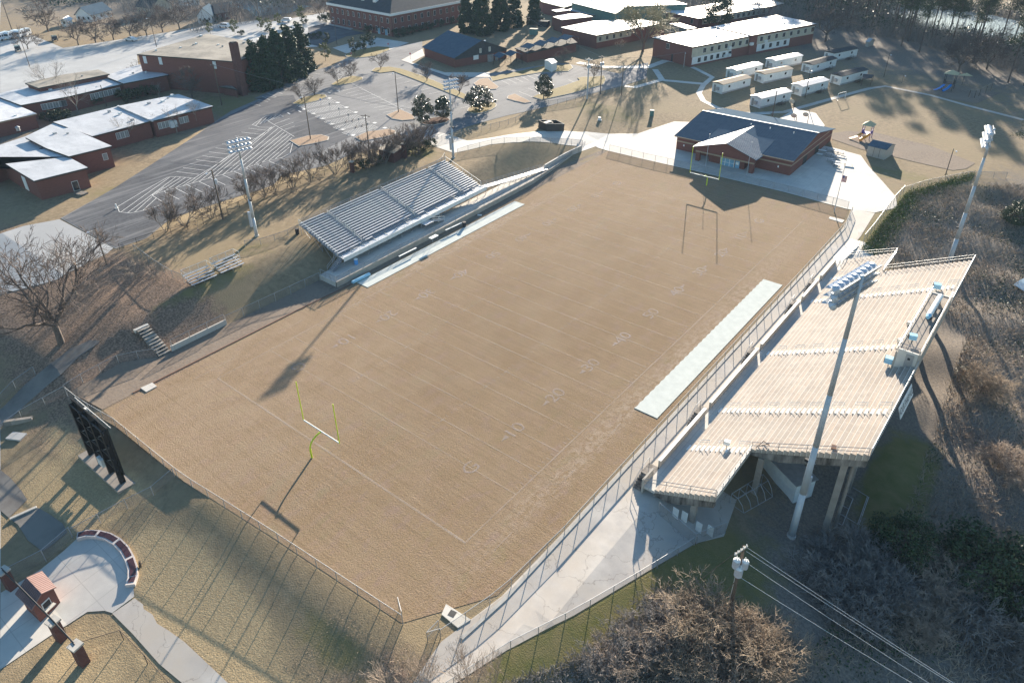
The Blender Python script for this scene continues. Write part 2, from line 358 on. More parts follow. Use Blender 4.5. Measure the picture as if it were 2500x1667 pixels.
smp = nt.nodes.new('ShaderNodeMapping'); smp.inputs['Scale'].default_value = (.14, 2.6, 1); smp.inputs['Rotation'].default_value = (0, 0, math.radians(4)); nt.links.new(geo.outputs['Position'], smp.inputs['Vector'])
sn = nt.nodes.new('ShaderNodeTexNoise'); sn.inputs['Scale'].default_value = 1.; sn.inputs['Detail'].default_value = 4; nt.links.new(smp.outputs[0], sn.inputs['Vector'])
o3 = mix(mathn(nt, 'MULTIPLY', rng(sn.outputs['Fac'], .52, .68), .3), o3, (.18, .13, .08)); o3 = mix(mathn(nt, 'MULTIPLY', rng(sn.outputs['Fac'], .48, .34), .26), o3, (.35, .26, .17))
lt = mathn(nt, 'MULTIPLY', mathn(nt, 'MULTIPLY', band(X_, 2, 26.), band(Y_, 0., 40.)), .4); o3 = mix(mathn(nt, 'MULTIPLY', lt, rng(n1, .3, .6)), o3, (.38, .285, .20))
o4 = mix(mathn(nt, 'MULTIPLY', rng(n3, .50, .62), .45), o3, (.15, .10, .062))
# drainage / mowing lines across the field
fr = mathn(nt, 'FRACT', mathn(nt, 'DIVIDE', Y_, 4.572)); ln = band(fr, .5, .014)
o5 = mix(mathn(nt, 'MULTIPLY', ln, .45), o4, (.17, .12, .07)); nt.links.new(o5, p.inputs['Base Color'])
# worn paint: lets the turf show through
def worn(name, colr, keep):
    m = mat(name, colr, rough=.9); nt, p, src, noise, rng, mix, out = m_tools[name]
    a = rng(noise(2.6, 4), .62-keep*.3, .74-keep*.3); b = rng(noise(.12, 2), .25, .6); c = mathn(nt, 'ADD', mathn(nt, 'MULTIPLY', a, mathn(nt, 'MULTIPLY', b, .26)), .10); nt.links.new(c, p.inputs['Alpha']); MT[name] = m
worn('old_line', (.50, .43, .37), .95); worn('old_number', (.42, .385, .395), .95)
def fline(mb, x0, y0, x1, y1, w=.13, z=.045):
    d = Vector((x1-x0, y1-y0)).normalized(); n = Vector((-d.y, d.x))*w/2
    mb.quad((x0-n.x, y0-n.y, z), (x1-n.x, y1-n.y, z), (x1+n.x, y1+n.y, z), (x0+n.x, y0+n.y, z))
mb = MB()
fline(mb, 0, 0, 0, FL, .16); fline(mb, FW, 0, FW, FL, .16); fline(mb, 0, 0, FW, 0, .28, .049); fline(mb, 0, FL, FW, FL, .16, .049)
for k in range(21): fline(mb, 0, (10+5*k)*YD, FW, (10+5*k)*YD, .13, .049)
for a in ((FW+3.2, 4.5, FW+3.2, 1.2), (FW+3.2, 13.5, FW+3.2, 17), (FW+3.2, 24.5, FW+3.2, 28), (-3, 8, -3, 11), (-2.6, -2.5, -2.6, 4.5), (-3, 15, -3, 18)): fline(mb, *a, .12, .05)
mb.build('boundary_and_yard_lines', 'old_line', field)
mb = MB()
for k in range(1, 100):
    y = (10+k)*YD
    if k % 5 == 0:
        for x in (16.256, FW-16.256): fline(mb, x, y-.5, x, y+.5, .16, .053)
    else:
        for x in (.25, 16, FW-16.6, FW-.85): fline(mb, x, y, x+.6, y, .1, .053)
mb.build('hash_marks', 'old_line', field)
def glyph(ch, w=None):
    cu = bpy.data.curves.new('txt', 'FONT'); cu.body = ch; cu.align_x = 'CENTER'; cu.align_y = 'CENTER'; cu.size = 1
    o = bpy.data.objects.new('txt', cu); col.objects.link(o); bpy.context.view_layer.update()
    me = bpy.data.meshes.new_from_object(o.evaluated_get(bpy.context.evaluated_depsgraph_get())); col.objects.unlink(o); bpy.data.objects.remove(o); return me
def place_text(ch, name, loc, R3, size, m, parent, sx_=1.):
    me = glyph(ch); co = np.zeros(len(me.vertices)*3); me.vertices.foreach_get('co', co); co = co.reshape(-1, 3); co -= (co.max(0)+co.min(0))/2
    s = size/max(1e-6, (co.max(0)-co.min(0))[1]); co = co*[s*sx_, s, 0]; co = co @ np.array(R3).T + np.array(loc); me.vertices.foreach_set('co', co.ravel()); me.update(); me.materials.clear()
    return link(name, me, m, parent)
RL = np.array([[0, -1, 0], [-1, 0, 0], [0, 0, 1]]).astype(float)  # reads from the left sideline (x small): text x -> -y ; up -> +x
RLm = np.stack([np.array([0, -1., 0]), np.array([1., 0, 0]), np.array([0, 0, 1.])], 1)
RRm = np.stack([np.array([0, 1., 0]), np.array([-1., 0, 0]), np.array([0, 0, 1.])], 1)
nums = ['G', '10', '20', '30', '40', '50', '40', '30', '20', '10', 'G']
for i, s in enumerate(nums):
    y = (10+10*i)*YD
    for x, R3 in ((7.2, RLm), (FW-7.25, RRm)):
        place_text(s, 'field_number', (x, y, .058), R3, 1.85, 'old_number', field, 1.25)
        if s not in ('G', '50'):
            t = -1 if i < 5 else 1; a = MB(); a.quad((x-.35, y+t*1.75, .058), (x, y+t*3.1, .058), (x+.35, y+t*1.75, .058)); a.build('field_arrow', 'old_number', field)
mb = MB(); mb.prism([(-6.75, -9.5), (-6.5, -9.5), (-6.15, 20), (-5.6, 31), (-5.85, 31), (-6.4, 20)], -.1, .1); tag(mb.build('turf_kerb', 'brown_kerb'), 'thin brown edging along the left side of the field', kind='structure')
sheet('dirt_strip', [(-6.45, -14), (-6.0, 28.3), (-5.6, 31.2), (-5.6, 117), (-7.5, 117), (-11.2, 88), (-11.6, 28), (-11.8, 9), (-11.9, -2.4), (-14.3, -7), (-14.0, -15)], 'dirt', .02, label='bare brown dirt strip between the field and the left fence')
for nm, (x0, x1, y0, y1), l in (('sideline_pad', (-5.35, -2.55, 31.6, 77.6), 'white concrete team strip beside the left sideline'), ('sideline_cover', (51.8, 55.35, 31.8, 77.4), 'pale green white cover laid along the right sideline')):
    if x0 > 0:
        pl = [(x1, y0), (x1, y1)]; n = 60
        for i in range(n+1): yy = y1+(y0-y1)*i/n; pl.append((x0+(.12 if i % 2 else 0)*1., yy))
    else: pl = [(x0, y0), (x1, y0), (x1, y1), (x0, y1)]
    tag(MB().prism(pl, .0, .1).build(nm, 'pad'), l, kind='structure')
for pts, l in (([(at(1089, 1474, .1)), at(1150, 1512, .1), at(1118, 1532, .1), at(1078, 1499, .1)], 'a'), ([at(343, 947, .1), at(372, 934, .1), at(383, 943, .1), at(357, 957, .1)], 'b'), ([at(2026, 529, .1), at(2062, 538, .1), at(2056, 544, .1), at(2023, 534, .1)], 'c')):
    o = MB().prism([p[:2] for p in pts], -.1, .14).build('drain_slab', 'concrete')
    tag(o, {'a': 'large pale concrete drain slab with a dark grate in the near right field corner', 'b': 'small pale concrete drain slab in the near left field corner', 'c': 'narrow concrete drain slab in the far right field corner'}[l], 'drain slab')
    if l == 'a': c = at(1104, 1497, .15); MB().obox((c.x, c.y, .141), .7, .7, .012, .2).build('grate', 'dark_metal', o)
# ---- path beside the concrete stand and other paved areas
sheet('walkway', [(55.9, -17), (54.9, -10.4), (56.3, -2.8), (56.5, 8), (56.4, 108), (55.0, 118), (59.5, 119), (60.4, 106), (60.4, 26), (69.5, 26), (70.6, 20), (68.6, 16.7), (63.3, 0), (60.5, -7), (56.9, -19)], 'path', .05, label='cracked pale asphalt walkway between the field fence and the concrete stand')
tag(MB().prism([(56.05, -9), (56.45, -9), (57.0, -2.8), (57.05, 8), (56.9, 108), (55.6, 117), (55.3, 117), (56.6, 108), (56.7, 8), (56.6, -2.8)][::-1], -.1, .16).build('field_kerb', 'kerb'), 'pale concrete kerb under the right field fence', kind='structure')
PL = [c3(1440, 1195), c3(1580, 1120), c3(1700, 1000)]
plaza = [(-9.8, 117.5), (4, 117.7), (20, 118.3), (40, 118.5), (54, 117.6), (59.4, 119.2), (62.5, 125), (60.6, 131), (56, 138), (50.5, 146), (47, 152), (40, 153), (5, 150), (-2, 146)]
sheet('plaza', plaza, 'concrete', .06, label='pale concrete apron round the brick clubhouse')
road = gpoly(c3, [(1440, 1195), (1570, 1120), (1460, 1185), (900, 1190), (700, 1180), (450, 1170), (200, 1190), (30, 1190)])+gpoly(c2, [(2330, 1205), (2110, 1200), (1900, 1250), (1700, 1200), (1620, 1260), (1800, 1360), (2334, 1275)])+gpoly(c3, [(300, 1275), (660, 1305), (870, 1330), (940, 1265), (1450, 1400)])
road = [tuple(g(*q)[:2]) for q in (c3(1500, 1215), c3(1440, 1192), c3(1000, 1192), c3(700, 1175), c3(450, 1165), c3(150, 1185), c2(2250, 1205), c2(1900, 1255), c2(1740, 1200), c2(1640, 1180), c2(1560, 1290), c2(1780, 1365), c2(2100, 1290), c3(100, 1270), c3(400, 1275), c3(655, 1305))]+[(-11.2, 109), (-10, 118), (2, 118.2)]
sheet('service_road', road, 'concrete', .05, label='white concrete service road curving behind the grass mound to the clubhouse')
# ---- parking lot
LOT = gpoly(c5, [(540, 450), (1030, 180), (1250, 60)])+gpoly(c1, [(1330, 1480), (1700, 1240), (1950, 1060), (2060, 990), (2334, 870)])+gpoly(c2, [(0, 880), (180, 800), (500, 640), (700, 585), (860, 500), (1000, 460), (1260, 420), (1500, 370), (1500, 470), (1310, 530), (1640, 640), (1800, 700), (2334, 620)])+\
    gpoly(c3, [(450, 560), (700, 600), (1000, 660), (1100, 590), (1250, 560), (1230, 700), (1020, 770), (700, 850), (350, 950), (0, 1030)])+gpoly(c2, [(1900, 1130), (1720, 1200), (1560, 1280), (1300, 1250), (1180, 1290), (880, 1370), (630, 1480), (250, 1560)])+\
    gpoly(c6, [(180, 150)])+gpoly(c5, [(2270, 210), (2030, 285), (1700, 390), (1500, 470), (1310, 625), (1030, 720)])
sheet('parking_lot', LOT, 'asphalt_worn', .05, label='grey asphalt school parking lot with white bay lines')
dark = gpoly(c5, [(560, 450), (1030, 175)])+gpoly(c1, [(1330, 1480), (1950, 1075), (2334, 890)])+gpoly(c2, [(0, 880), (350, 850), (400, 950), (880, 1210), (700, 1300), (400, 1450), (150, 1560)])+gpoly(c5, [(2300, 200), (2030, 280), (1700, 385), (1480, 470), (1300, 620), (1030, 710)])
sheet('new_asphalt', dark, 'asphalt', .075, label='darker new asphalt part of the parking lot nearest the school wing')
sheet('side_road', gpoly(c5, [(0, 590), (210, 520), (530, 460), (1010, 715), (960, 760), (500, 1000), (350, 1040), (0, 1130)]) + [(-150, -10), (-160, 20)], 'lot_conc', .06, label='pale worn concrete lot beyond the big bare tree')
sheet('paved_yard', gpoly(c1, [(0, 330), (250, 300), (560, 430), (1100, 350), (1500, 290), (1830, 230), (2334, 180)])+gpoly(c2, [(0, 320), (700, 150), (900, 250), (560, 420), (0, 430)])+gpoly(c1, [(1850, 310), (1220, 490), (1240, 640), (970, 700), (200, 800), (0, 830)]), 'lot_conc', .05, label='broad pale sunlit concrete lot behind the brick gymnasium')
sheet('far_street', gpoly(c1, [(1500, 300), (2334, 210)])+gpoly(c2, [(0, 220), (350, 165), (660, 110), (660, 220), (350, 330), (0, 340)])+gpoly(c1, [(1850, 300)]), 'lot_conc', .09, label='pale street in front of the white portico house')
sheet('office_drive', gpoly(c2, [(480, 250), (620, 215), (990, 300), (820, 330), (600, 420), (500, 400)]), 'asphalt', .1, label='small shaded parking bay beside the two storey brick office')
sheet('entrance_drive', gpoly(c2, [(700, 430), (850, 390), (1100, 340), (1380, 385), (1200, 450), (820, 480)]), 'concrete', .1, label='pale concrete drop off drive below the office')
sheet('shaded_walk', gpoly(c2, [(1310, 540), (1500, 440), (1520, 500), (1400, 560), (1700, 650), (2100, 650), (2100, 690), (1750, 690)]), 'concrete', .12, label='concrete walk along the front of the blue roofed hall')
# kerbed islands
def island(f, pts, label, m='turf', hgt=.16):
    P_ = gpoly(f, pts); c = sum((Vector(p) for p in P_), Vector((0, 0)))/len(P_)
    o = sheet('kerbed_island', P_, 'kerb', hgt+.05, label=label, skirt=.05)
    inn = [tuple(c+(Vector(p)-c)*(1-.22/max(.6, (Vector(p)-c).length))) for p in P_]
    sheet('island_ground', inn, m, hgt+.07, parent=o)
    return o
def oval(cx, cy, rx, ry, an=0, n=14):
    a = math.radians(an); return [(cx+rx*math.cos(t)*math.cos(a)-ry*math.sin(t)*math.sin(a), cy+rx*math.cos(t)*math.sin(a)+ry*math.sin(t)*math.cos(a)) for t in [2*math.pi*i/n for i in range(n)]]
mk('straw', (.33, .225, .145), (.26, .175, .115), 2, rough=.95, bump=.04); mk('isl_grass', (.26, .21, .08), (.20, .15, .07), 1.5, rough=.95, bump=.04)
island(c2, [(320, 1260), (480, 1215), (600, 1205), (670, 1225), (660, 1255), (560, 1280), (400, 1310)], 'straw covered kerbed island with a lamp pole near the hatched bays', 'straw')
island(c2, [(900, 1230), (1000, 1180), (1200, 1155), (1265, 1170), (1260, 1200), (1150, 1230), (960, 1265)], 'long straw covered kerbed island behind the bare crape myrtles', 'straw')
island(c2, [(1180, 1030), (1300, 980), (1420, 1030), (1430, 1070), (1320, 1080), (1230, 1065)], 'straw covered kerbed island with a lamp pole beside the magnolias', 'straw')
island(c2, [(340, 930), (420, 880), (560, 845), (640, 850), (650, 870), (560, 905), (420, 940)], 'grassy kerbed island with two bare trees above the hatched bays', 'isl_grass')
island(c2, [(685, 760), (760, 710), (880, 680), (970, 695), (970, 715), (880, 745), (740, 770)], 'grassy kerbed island with two bare trees in the middle of the lot', 'isl_grass')
island(c2, [(1045, 640), (1080, 610), (1200, 600), (1300, 615), (1500, 680), (1760, 790), (1890, 850), (1870, 890), (1700, 820), (1450, 720), (1240, 640), (1120, 655)], 'long curved kerbed island with bare trees below the blue roofed hall', 'isl_grass')
island(c2, oval(2030, 965, 135, 45, -12), 'oval kerbed island under the broad magnolia', 'isl_grass')
island(c2, [(1955, 750), (2010, 710), (2080, 700), (2130, 740), (2180, 780), (2160, 800), (2080, 805), (2000, 790)], 'heart shaped straw island in the far lot', 'straw')
island(c2, [(1480, 1110), (1560, 1060), (1700, 1040), (1750, 1070), (1720, 1095), (1600, 1120)], 'mulched kerbed island under the small magnolia', 'mulch')
island(c2, [(810, 490), (900, 455), (1100, 420), (1210, 425), (1210, 450), (1080, 505), (900, 525), (820, 510)], 'oval kerbed island with young trees below the office', 'isl_grass')
island(c3, [(0, 860), (60, 840), (120, 870), (210, 915), (150, 925), (60, 905), (-10, 885)], 'straw island left of the round magnolia', 'straw')
island(c3, [(220, 870), (300, 830), (500, 770), (640, 720), (620, 700), (660, 690), (760, 690), (860, 680), (875, 720), (850, 760), (600, 830), (300, 895)], 'long kerbed island with the round magnolia and utility poles', 'isl_grass')
island(c3, [(-160, 690), (100, 640), (330, 590), (560, 580), (580, 610), (540, 640), (300, 650), (0, 700), (-140, 730)], 'curved kerbed island with the small white shed', 'isl_grass')
# lot markings: each group of bays is one mesh
def mark(name, f, segs, w=.12, label=None):
    a = MB()
    for (x0, y0, x1, y1) in segs:
        P = g(*f(x0, y0)); Q = g(*f(x1, y1)); n = max(1, int((Q-P).length/3)); d = (Q-P).normalized(); s = Vector((-d.y, d.x, 0))*w/2
        for i in range(n):
            A = P.lerp(Q, i/n); B = P.lerp(Q, (i+1)/n); A.z = H(A.x, A.y)+.105; B.z = H(B.x, B.y)+.105; a.quad(A-s, B-s, B+s, A+s)
    return tag(a.build(name, 'paint'), label, kind='structure')
def rep(x0, y0, x1, y1, u0, v0, u1, v1, n):
    "n segments from (x0,y0)-(x1,y1) to (u0,v0)-(u1,v1)"
    return [(x0+(u0-x0)*t, y0+(v0-y0)*t, x1+(u1-x1)*t, y1+(v1-y1)*t) for t in [i/(n-1) for i in range(n)]]
z2 = cp(640, 180, 360/1344); z3 = cp(260, 280, 460/1344); z5 = cp(900, 150, 340/1344); z4 = cp(1180, 100, 320/1247)
mark('hatched_markings', z3, [(80, 660, 180, 600), (180, 600, 330, 510), (330, 510, 440, 450), (440, 450, 500, 445), (500, 445, 625, 458), (625, 458, 800, 350), (800, 350, 900, 285), (900, 285, 1180, 95), (1180, 95, 1090, 92), (1090, 92, 1040, 75), (1040, 75, 1140, 10),
     (1140, 10, 1240, 5), (1240, 5, 1262, 18), (1262, 18, 1150, 45), (1135, 38, 1340, 160), (80, 660, 92, 697), (92, 697, 170, 706), (170, 706, 260, 688), (260, 688, 380, 650), (380, 650, 408, 630), (408, 630, 325, 578), (325, 578, 410, 550), (410, 550, 560, 508), (560, 508, 720, 460), (720, 460, 860, 422), (860, 422, 1000, 382), (1000, 382, 1110, 345), (1110, 345, 1250, 310), (1250, 310, 1310, 280), (1310, 280, 1330, 200),
     (105, 697, 455, 448), (150, 704, 495, 448), (200, 700, 325, 590), (262, 685, 355, 600), (325, 578, 410, 520), (355, 566, 530, 450), (415, 548, 565, 452), (485, 530, 605, 456), (545, 512, 635, 455), (605, 495, 880, 290), (665, 478, 950, 250), (725, 458, 1180, 90), (780, 440, 1200, 85), (835, 428, 1225, 100), (885, 412, 1250, 115), (940, 395, 1270, 128), (1000, 380, 1290, 140), (1055, 360, 1310, 150), (1110, 345, 1325, 165), (1160, 330, 1318, 200), (1205, 318, 1305, 235)]
     + rep(1065, 82, 1110, 30, 1180, 40, 1245, 5, 5), label='white hatched islands painted on the new asphalt')
mark('bay_lines', z3, rep(500, 410, 660, 430, 1010, 100, 1160, 118, 12)+rep(410, 552, 520, 608, 1245, 312, 1340, 350, 11)+[(1200, 70, 1306, 30), (1240, 92, 1335, 58), (1270, 110, 1344, 85)], label='white angled bay lines beside the hatched islands')
seg = []
for k in range(6):
    ox, oy = 82*k, 49*k
    q = [(330+ox*1.0, 300+oy*1.0), (660+ox*.86, 235+oy*.92), (700+ox*.86, 258+oy*.93), (385+ox*1.0, 320+oy)]
    q = [(400-82+ox, 338-42+oy), (632+ox*.9-0, 238+oy*.95), (685+ox*.9, 262+oy*.95), (430-50+ox, 365-42+oy)]
    seg += [(*q[0], *q[1]), (*q[1], *q[2]), (*q[2], *q[3]), (*q[3], *q[0])]
    for i in range(1, 17):
        t = i/17; seg.append((q[0][0]+(q[1][0]-q[0][0])*t, q[0][1]+(q[1][1]-q[0][1])*t, q[3][0]+(q[2][0]-q[3][0])*(t-.03), q[3][1]+(q[2][1]-q[3][1])*(t-.03)))
mark('accessible_bay_hatching', z2, seg, .11, 'white hatched aisles between the accessible parking bays')
mark('far_bay_lines', z2, rep(1107, 358, 1344, 318, 720, 165, 870, 128, 10)+[(810, 90, 1290, 335)]+rep(-10, 266, -40, 262, 370, 40, 480, 60, 2)+rep(0, 210, 75, 246, 330, 18, 470, 40, 8), label='white bay lines in the far half of the lot')
mark('upper_bay_lines', c2, rep(1120, 640, 1260, 605, 1560, 840, 1690, 815, 7)+rep(-20, 930, 60, 945, 480, 650, 590, 665, 9)+rep(1760, 910, 1850, 885, 1840, 970, 1930, 945, 3), label='faint bay lines near the curved island')
mark('north_bay_lines', c3, rep(-60, 720, 20, 760, 230, 665, 300, 695, 6)+rep(100, 820, 220, 870, 260, 760, 360, 800, 3)+[(540, 715, 640, 760)], .1, 'bay lines beside the round magnolia')
sg = []
for (x, y) in ((385, 327), (470, 368), (555, 413), (640, 463), (735, 513), (830, 565), (613, 228), (690, 268), (770, 311), (853, 356), (940, 402), (1026, 453), (1118, 498)):
    sg.append((x-14, y-2, x+14, y+2))
mark('bay_symbols', z2, sg, 1.1, 'pale painted squares at the ends of the accessible bays')
mark('arrow_markings', z2, [(232, 360, 255, 374), (330, 342, 355, 354), (600, 174, 625, 184), (683, 158, 706, 168)], .35, 'white painted arrows in the lot lane')
# paths round the school
def walk(label, f, pts, w=1.6, m='concrete', dz=.05): return sheet('footpath', strip(gpoly(f, pts), w), m, dz, label=label)
walk('concrete footpath curving round the white mobile classrooms', c3, [(1640, 600), (1820, 690), (1740, 760), (1700, 830), (1740, 900), (1860, 960), (2050, 1005), (2250, 1015), (2330, 1010)], 1.7)
walk('concrete footpath to the two storey classroom block', c3, [(1310, 620), (1370, 710), (1400, 720), (1750, 750)], 2.0)
walk('concrete footpath from the lot to the branching lawn paths', c3, [(1040, 770), (1130, 780), (1380, 710)], 2.0, dz=.06)
walk('pale walk in front of the low classroom wing', c3, [(620, 560), (860, 600), (1250, 600), (1400, 545), (1480, 550)], 3.0, dz=.07)
walk('long worn footpath across the playground lawn', c4, [(-60, 1010), (200, 1000), (450, 930), (700, 860), (960, 790), (1100, 770), (1500, 850), (1900, 960), (2330, 1070)], 1.6, 'path')
sheet('basketball_court', gpoly(c4, [(250, 1000), (290, 970), (480, 1010), (560, 1120), (500, 1200), (200, 1150), (60, 1110)]), 'concrete', .06, label='pale concrete basketball court behind the clubhouse')
sheet('play_surface', gpoly(c4, [(1420, 805), (1640, 740), (2130, 830), (1910, 925), (1650, 880)]), 'dirt', .07, label='mulched bed under the blue play set')
sheet('play_mulch', gpoly(c4, [(620, 1190), (760, 1170), (1000, 1180), (1500, 1300), (1900, 1455), (1820, 1505), (1700, 1520), (1100, 1380), (880, 1330), (620, 1240)]), 'dirt', .06, label='mulched bed of the near playground')
# road and plaza, lower left
sheet('entry_plaza', [tuple(g(*q)[:2]) for q in (e1(680, 290), e1(740, 230), e1(880, 240), e1(1020, 290), e1(1120, 390), e1(1170, 500), e1(1190, 700), e1(1195, 800), e1(1000, 945), e1(930, 925), e1(780, 935), e1(560, 1075), e1(400, 1180), e1(0, 1450), (4, -45), (2, -38), e1(0, 770), e1(140, 690), e1(360, 560), e1(560, 400))], 'concrete', .05, label='pale concrete entry plaza inside the curved memorial wall')
sheet('entry_drive', [tuple(g(*q)[:2]) for q in (e1(1200, 815), e1(1275, 870), e1(1280, 910), e1(1360, 960), e1(1400, 1040), e1(1500, 1100), e1(1640, 1200), e1(1800, 1350), e1(2030, 1567))]+[(46, -30), (40, -34)]+[tuple(g(*q)[:2]) for q in (e1(1620, 1567), e1(1420, 1400), e1(1180, 1130), e1(1000, 950))], 'path', .06, label='grey broken edged asphalt drive leaving the entry plaza')
sheet('lower_road', [tuple(g(*q)[:2]) for q in (d1(890, 45), d1(880, 70), d1(700, 190), d1(540, 350), d1(380, 480), d1(200, 640), d1(0, 820), (-30, -30), d1(0, 660), d1(230, 430), d1(480, 230), d1(620, 120), d1(800, 40))], 'old_road', .06, label='old dark asphalt road curving down past the big bare tree')
sheet('lane', [tuple(g(*q)[:2]) for q in (d1(0, 1190), d1(90, 1260), d1(200, 1390), d1(245, 1460), e1(80, 100), e1(0, 30))]+[(-20, -33), (-18, -29)], 'old_road', .06, label='old brown lane at the left edge')
# ================================================================ goal posts
def goal(y, sgn, label):
    t = thing('goal_post', label, 'goal post', (FW/2, y+sgn*2.0, 0), 0, 'goal posts')
    b = (FW/2, y+sgn*2.0); m = MB()
    m.beam((b[0], b[1], -.3), (b[0], b[1], 1.5), .13, 10); pts = []
    for i in range(9):
        a = math.pi/2*i/8; pts.append((b[0], b[1]-sgn*2.0*(1-math.cos(a)), 1.5+1.5*math.sin(a)))
    m.path(pts, .105, 10); m.build('gooseneck_post', 'yellow', t)
    MB().beam((b[0]-3.56, y, 3.05), (b[0]+3.56, y, 3.05), .085, 10).build('crossbar', 'white_paint', t)
    for s in (-1, 1): MB().beam((b[0]+s*3.56, y, 3.0), (b[0]+s*3.56, y, 9.25), .07, 8).build('upright', 'yellow', t)
goal(0, -1, 'yellow goal post with white crossbar at the near end of the field')
goal(FL, 1, 'yellow goal post in front of the brick clubhouse')
# ================================================================ light poles
def lamp_mesh(s=1.):
    b = MB(); n = 10; rings = [(0, .12), (.1, .26), (.28, .36), (.34, .36)]
    vs = []; fs = []
    for k, (h, r) in enumerate(rings):
        for i in range(n): a = 2*math.pi*i/n; vs.append((r*math.cos(a)*s, -h*s, r*math.sin(a)*s))
    for k in range(len(rings)-1):
        for i in range(n): fs.append((k*n+i, k*n+(i+1) % n, (k+1)*n+(i+1) % n, (k+1)*n+i))
    fs.append(tuple(range(n))); fs.append(tuple(range((len(rings)-1)*n, len(rings)*n))[::-1]); b.add(vs, fs)
    b.add([(x, y-.33*s, z+.32*s) for x, y, z in [(-.36*s, 0, -.1*s), (.36*s, 0, -.1*s), (.36*s, -.42*s, .06*s), (-.36*s, -.42*s, .06*s), (-.2*s, -.2*s, .14*s), (.2*s, -.2*s, .14*s)]], [(0, 1, 5, 4), (1, 2, 5), (2, 3, 4, 5), (3, 0, 4)])
    return b
def light_pole(label, base, htop, face, rows, per, span, rowgap, r0, s, box=2.2):
    "face: world yaw the lamps look at"
    t = thing('light_pole', label, 'light pole', base, 0, 'stadium light poles'); b = Vector(base); H_ = htop-b.z
    p = MB(); nseg = 5
    for i in range(nseg):
        a, c = i/nseg, (i+1)/nseg; p.beam(b+Vector((0, 0, H_*a-(.5 if i == 0 else 0))), b+Vector((0, 0, H_*c)), r0*(1-.55*a), 12, r0*(1-.55*a)-.05)
    for i in range(10, 46): p.beam(b+Vector((r0*.8, 0, H_*i/48)), b+Vector((r0*.8+.12, 0, H_*i/48)), .02, 4)
    p.build('pole', 'steel_pole', t, True)
    MB().beam(b+Vector((0, 0, -.3)), b+Vector((0, 0, .25)), r0+.1, 12).build('footing', 'concrete', t)
    d = Vector((math.cos(face), math.sin(face), 0)); a = Vector((-d.y, d.x, 0)); me = None
    MB().obox((b.x-a.x*(r0+.25), b.y-a.y*(r0+.25), b.z+box), .42, .42, 3.0, face).build('ballast_box', 'lamp', t)
    MB().obox((b.x+d.x*.5, b.y+d.y*.5, b.z+box+5.2), .45, .3, .35, face).build('speaker', 'bin_dark', t)
    for k in range(rows):
        z = htop-.25-k*rowgap; bar = MB().bar(b+Vector((0, 0, z-b.z))-a*span/2, b+Vector((0, 0, z-b.z))+a*span/2, .14, .16); bar.build('crossarm', 'galv', t)
        for i in range(per):
            q = b+Vector((0, 0, z-b.z-.05))+a*span*((i+.5)/per-.5)+d*.25
            if me is None:
                mb_ = lamp_mesh(s); me = bpy.data.meshes.new('floodlight'); me.from_pydata(mb_.v, [], mb_.f); me.materials.append(MT['lamp'])
            o = bpy.data.objects.new('floodlight', me); col.objects.link(o); o.location = q; o.rotation_euler = (math.radians(38), 0, face+math.pi/2); o.parent = t; o.matrix_parent_inverse = pinv(t)
    return t
def base_at(px, py): return g(px, py)
light_pole('light pole left of the silver grandstand beside the small bleachers', base_at(627, 576.5), 23.4, math.radians(-12), 3, 6, 4.3, .85, .33, .95)
light_pole('light pole behind the far corner of the silver grandstand', base_at(1106.7, 386), 22.9, math.radians(-12), 3, 6, 4.0, .85, .32, .95)
light_pole('tallest light pole standing in front of the near end of the concrete stand', (76.6, 25.0, H(76.6, 25)), 32.6, math.radians(168), 3, 9, 7.2, .8, .42, 1.45, 6)
light_pole('light pole beyond the far end of the concrete stand', (76.1, 111.5, H(76.1, 111.5)), 23.8, math.radians(192), 3, 7, 5.2, 1.2, .42, 1.3)
# ================================================================ concrete stand
ST = thing('concrete_stand', 'long beige concrete stadium stand with white stair aisles on tall columns', 'grandstand', (62, 55.4, 0))
def rowx(i): return 62+.604*i
def rowz(i): return 1.45+.305*i
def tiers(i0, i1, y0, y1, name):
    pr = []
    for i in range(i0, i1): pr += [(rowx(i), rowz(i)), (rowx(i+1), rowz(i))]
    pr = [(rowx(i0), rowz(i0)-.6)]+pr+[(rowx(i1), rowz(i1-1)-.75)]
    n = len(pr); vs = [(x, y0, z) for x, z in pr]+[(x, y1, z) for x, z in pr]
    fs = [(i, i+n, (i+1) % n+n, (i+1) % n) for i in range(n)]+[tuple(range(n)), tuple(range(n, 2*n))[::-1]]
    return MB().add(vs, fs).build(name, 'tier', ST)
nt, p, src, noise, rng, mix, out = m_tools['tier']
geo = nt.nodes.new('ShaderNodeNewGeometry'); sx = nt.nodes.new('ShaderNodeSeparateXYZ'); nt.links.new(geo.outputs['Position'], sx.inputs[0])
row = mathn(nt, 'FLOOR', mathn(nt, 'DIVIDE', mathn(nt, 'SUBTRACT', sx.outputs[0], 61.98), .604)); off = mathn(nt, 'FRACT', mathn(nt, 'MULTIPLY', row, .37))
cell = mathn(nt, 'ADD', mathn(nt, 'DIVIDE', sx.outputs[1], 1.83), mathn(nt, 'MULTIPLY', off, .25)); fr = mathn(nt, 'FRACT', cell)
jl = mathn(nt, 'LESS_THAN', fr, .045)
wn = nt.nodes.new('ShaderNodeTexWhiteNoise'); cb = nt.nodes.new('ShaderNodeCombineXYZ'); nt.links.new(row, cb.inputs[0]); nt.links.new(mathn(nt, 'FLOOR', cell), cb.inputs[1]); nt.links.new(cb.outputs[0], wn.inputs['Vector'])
o1 = mix(mathn(nt, 'MULTIPLY', wn.outputs['Value'], .45), out, (.44, .35, .28)); o2 = mix(mathn(nt, 'MULTIPLY', jl, .5), o1, (.60, .54, .46)); rf_ = mathn(nt, 'FRACT', mathn(nt, 'DIVIDE', mathn(nt, 'SUBTRACT', sx.outputs[0], 62.), .604))
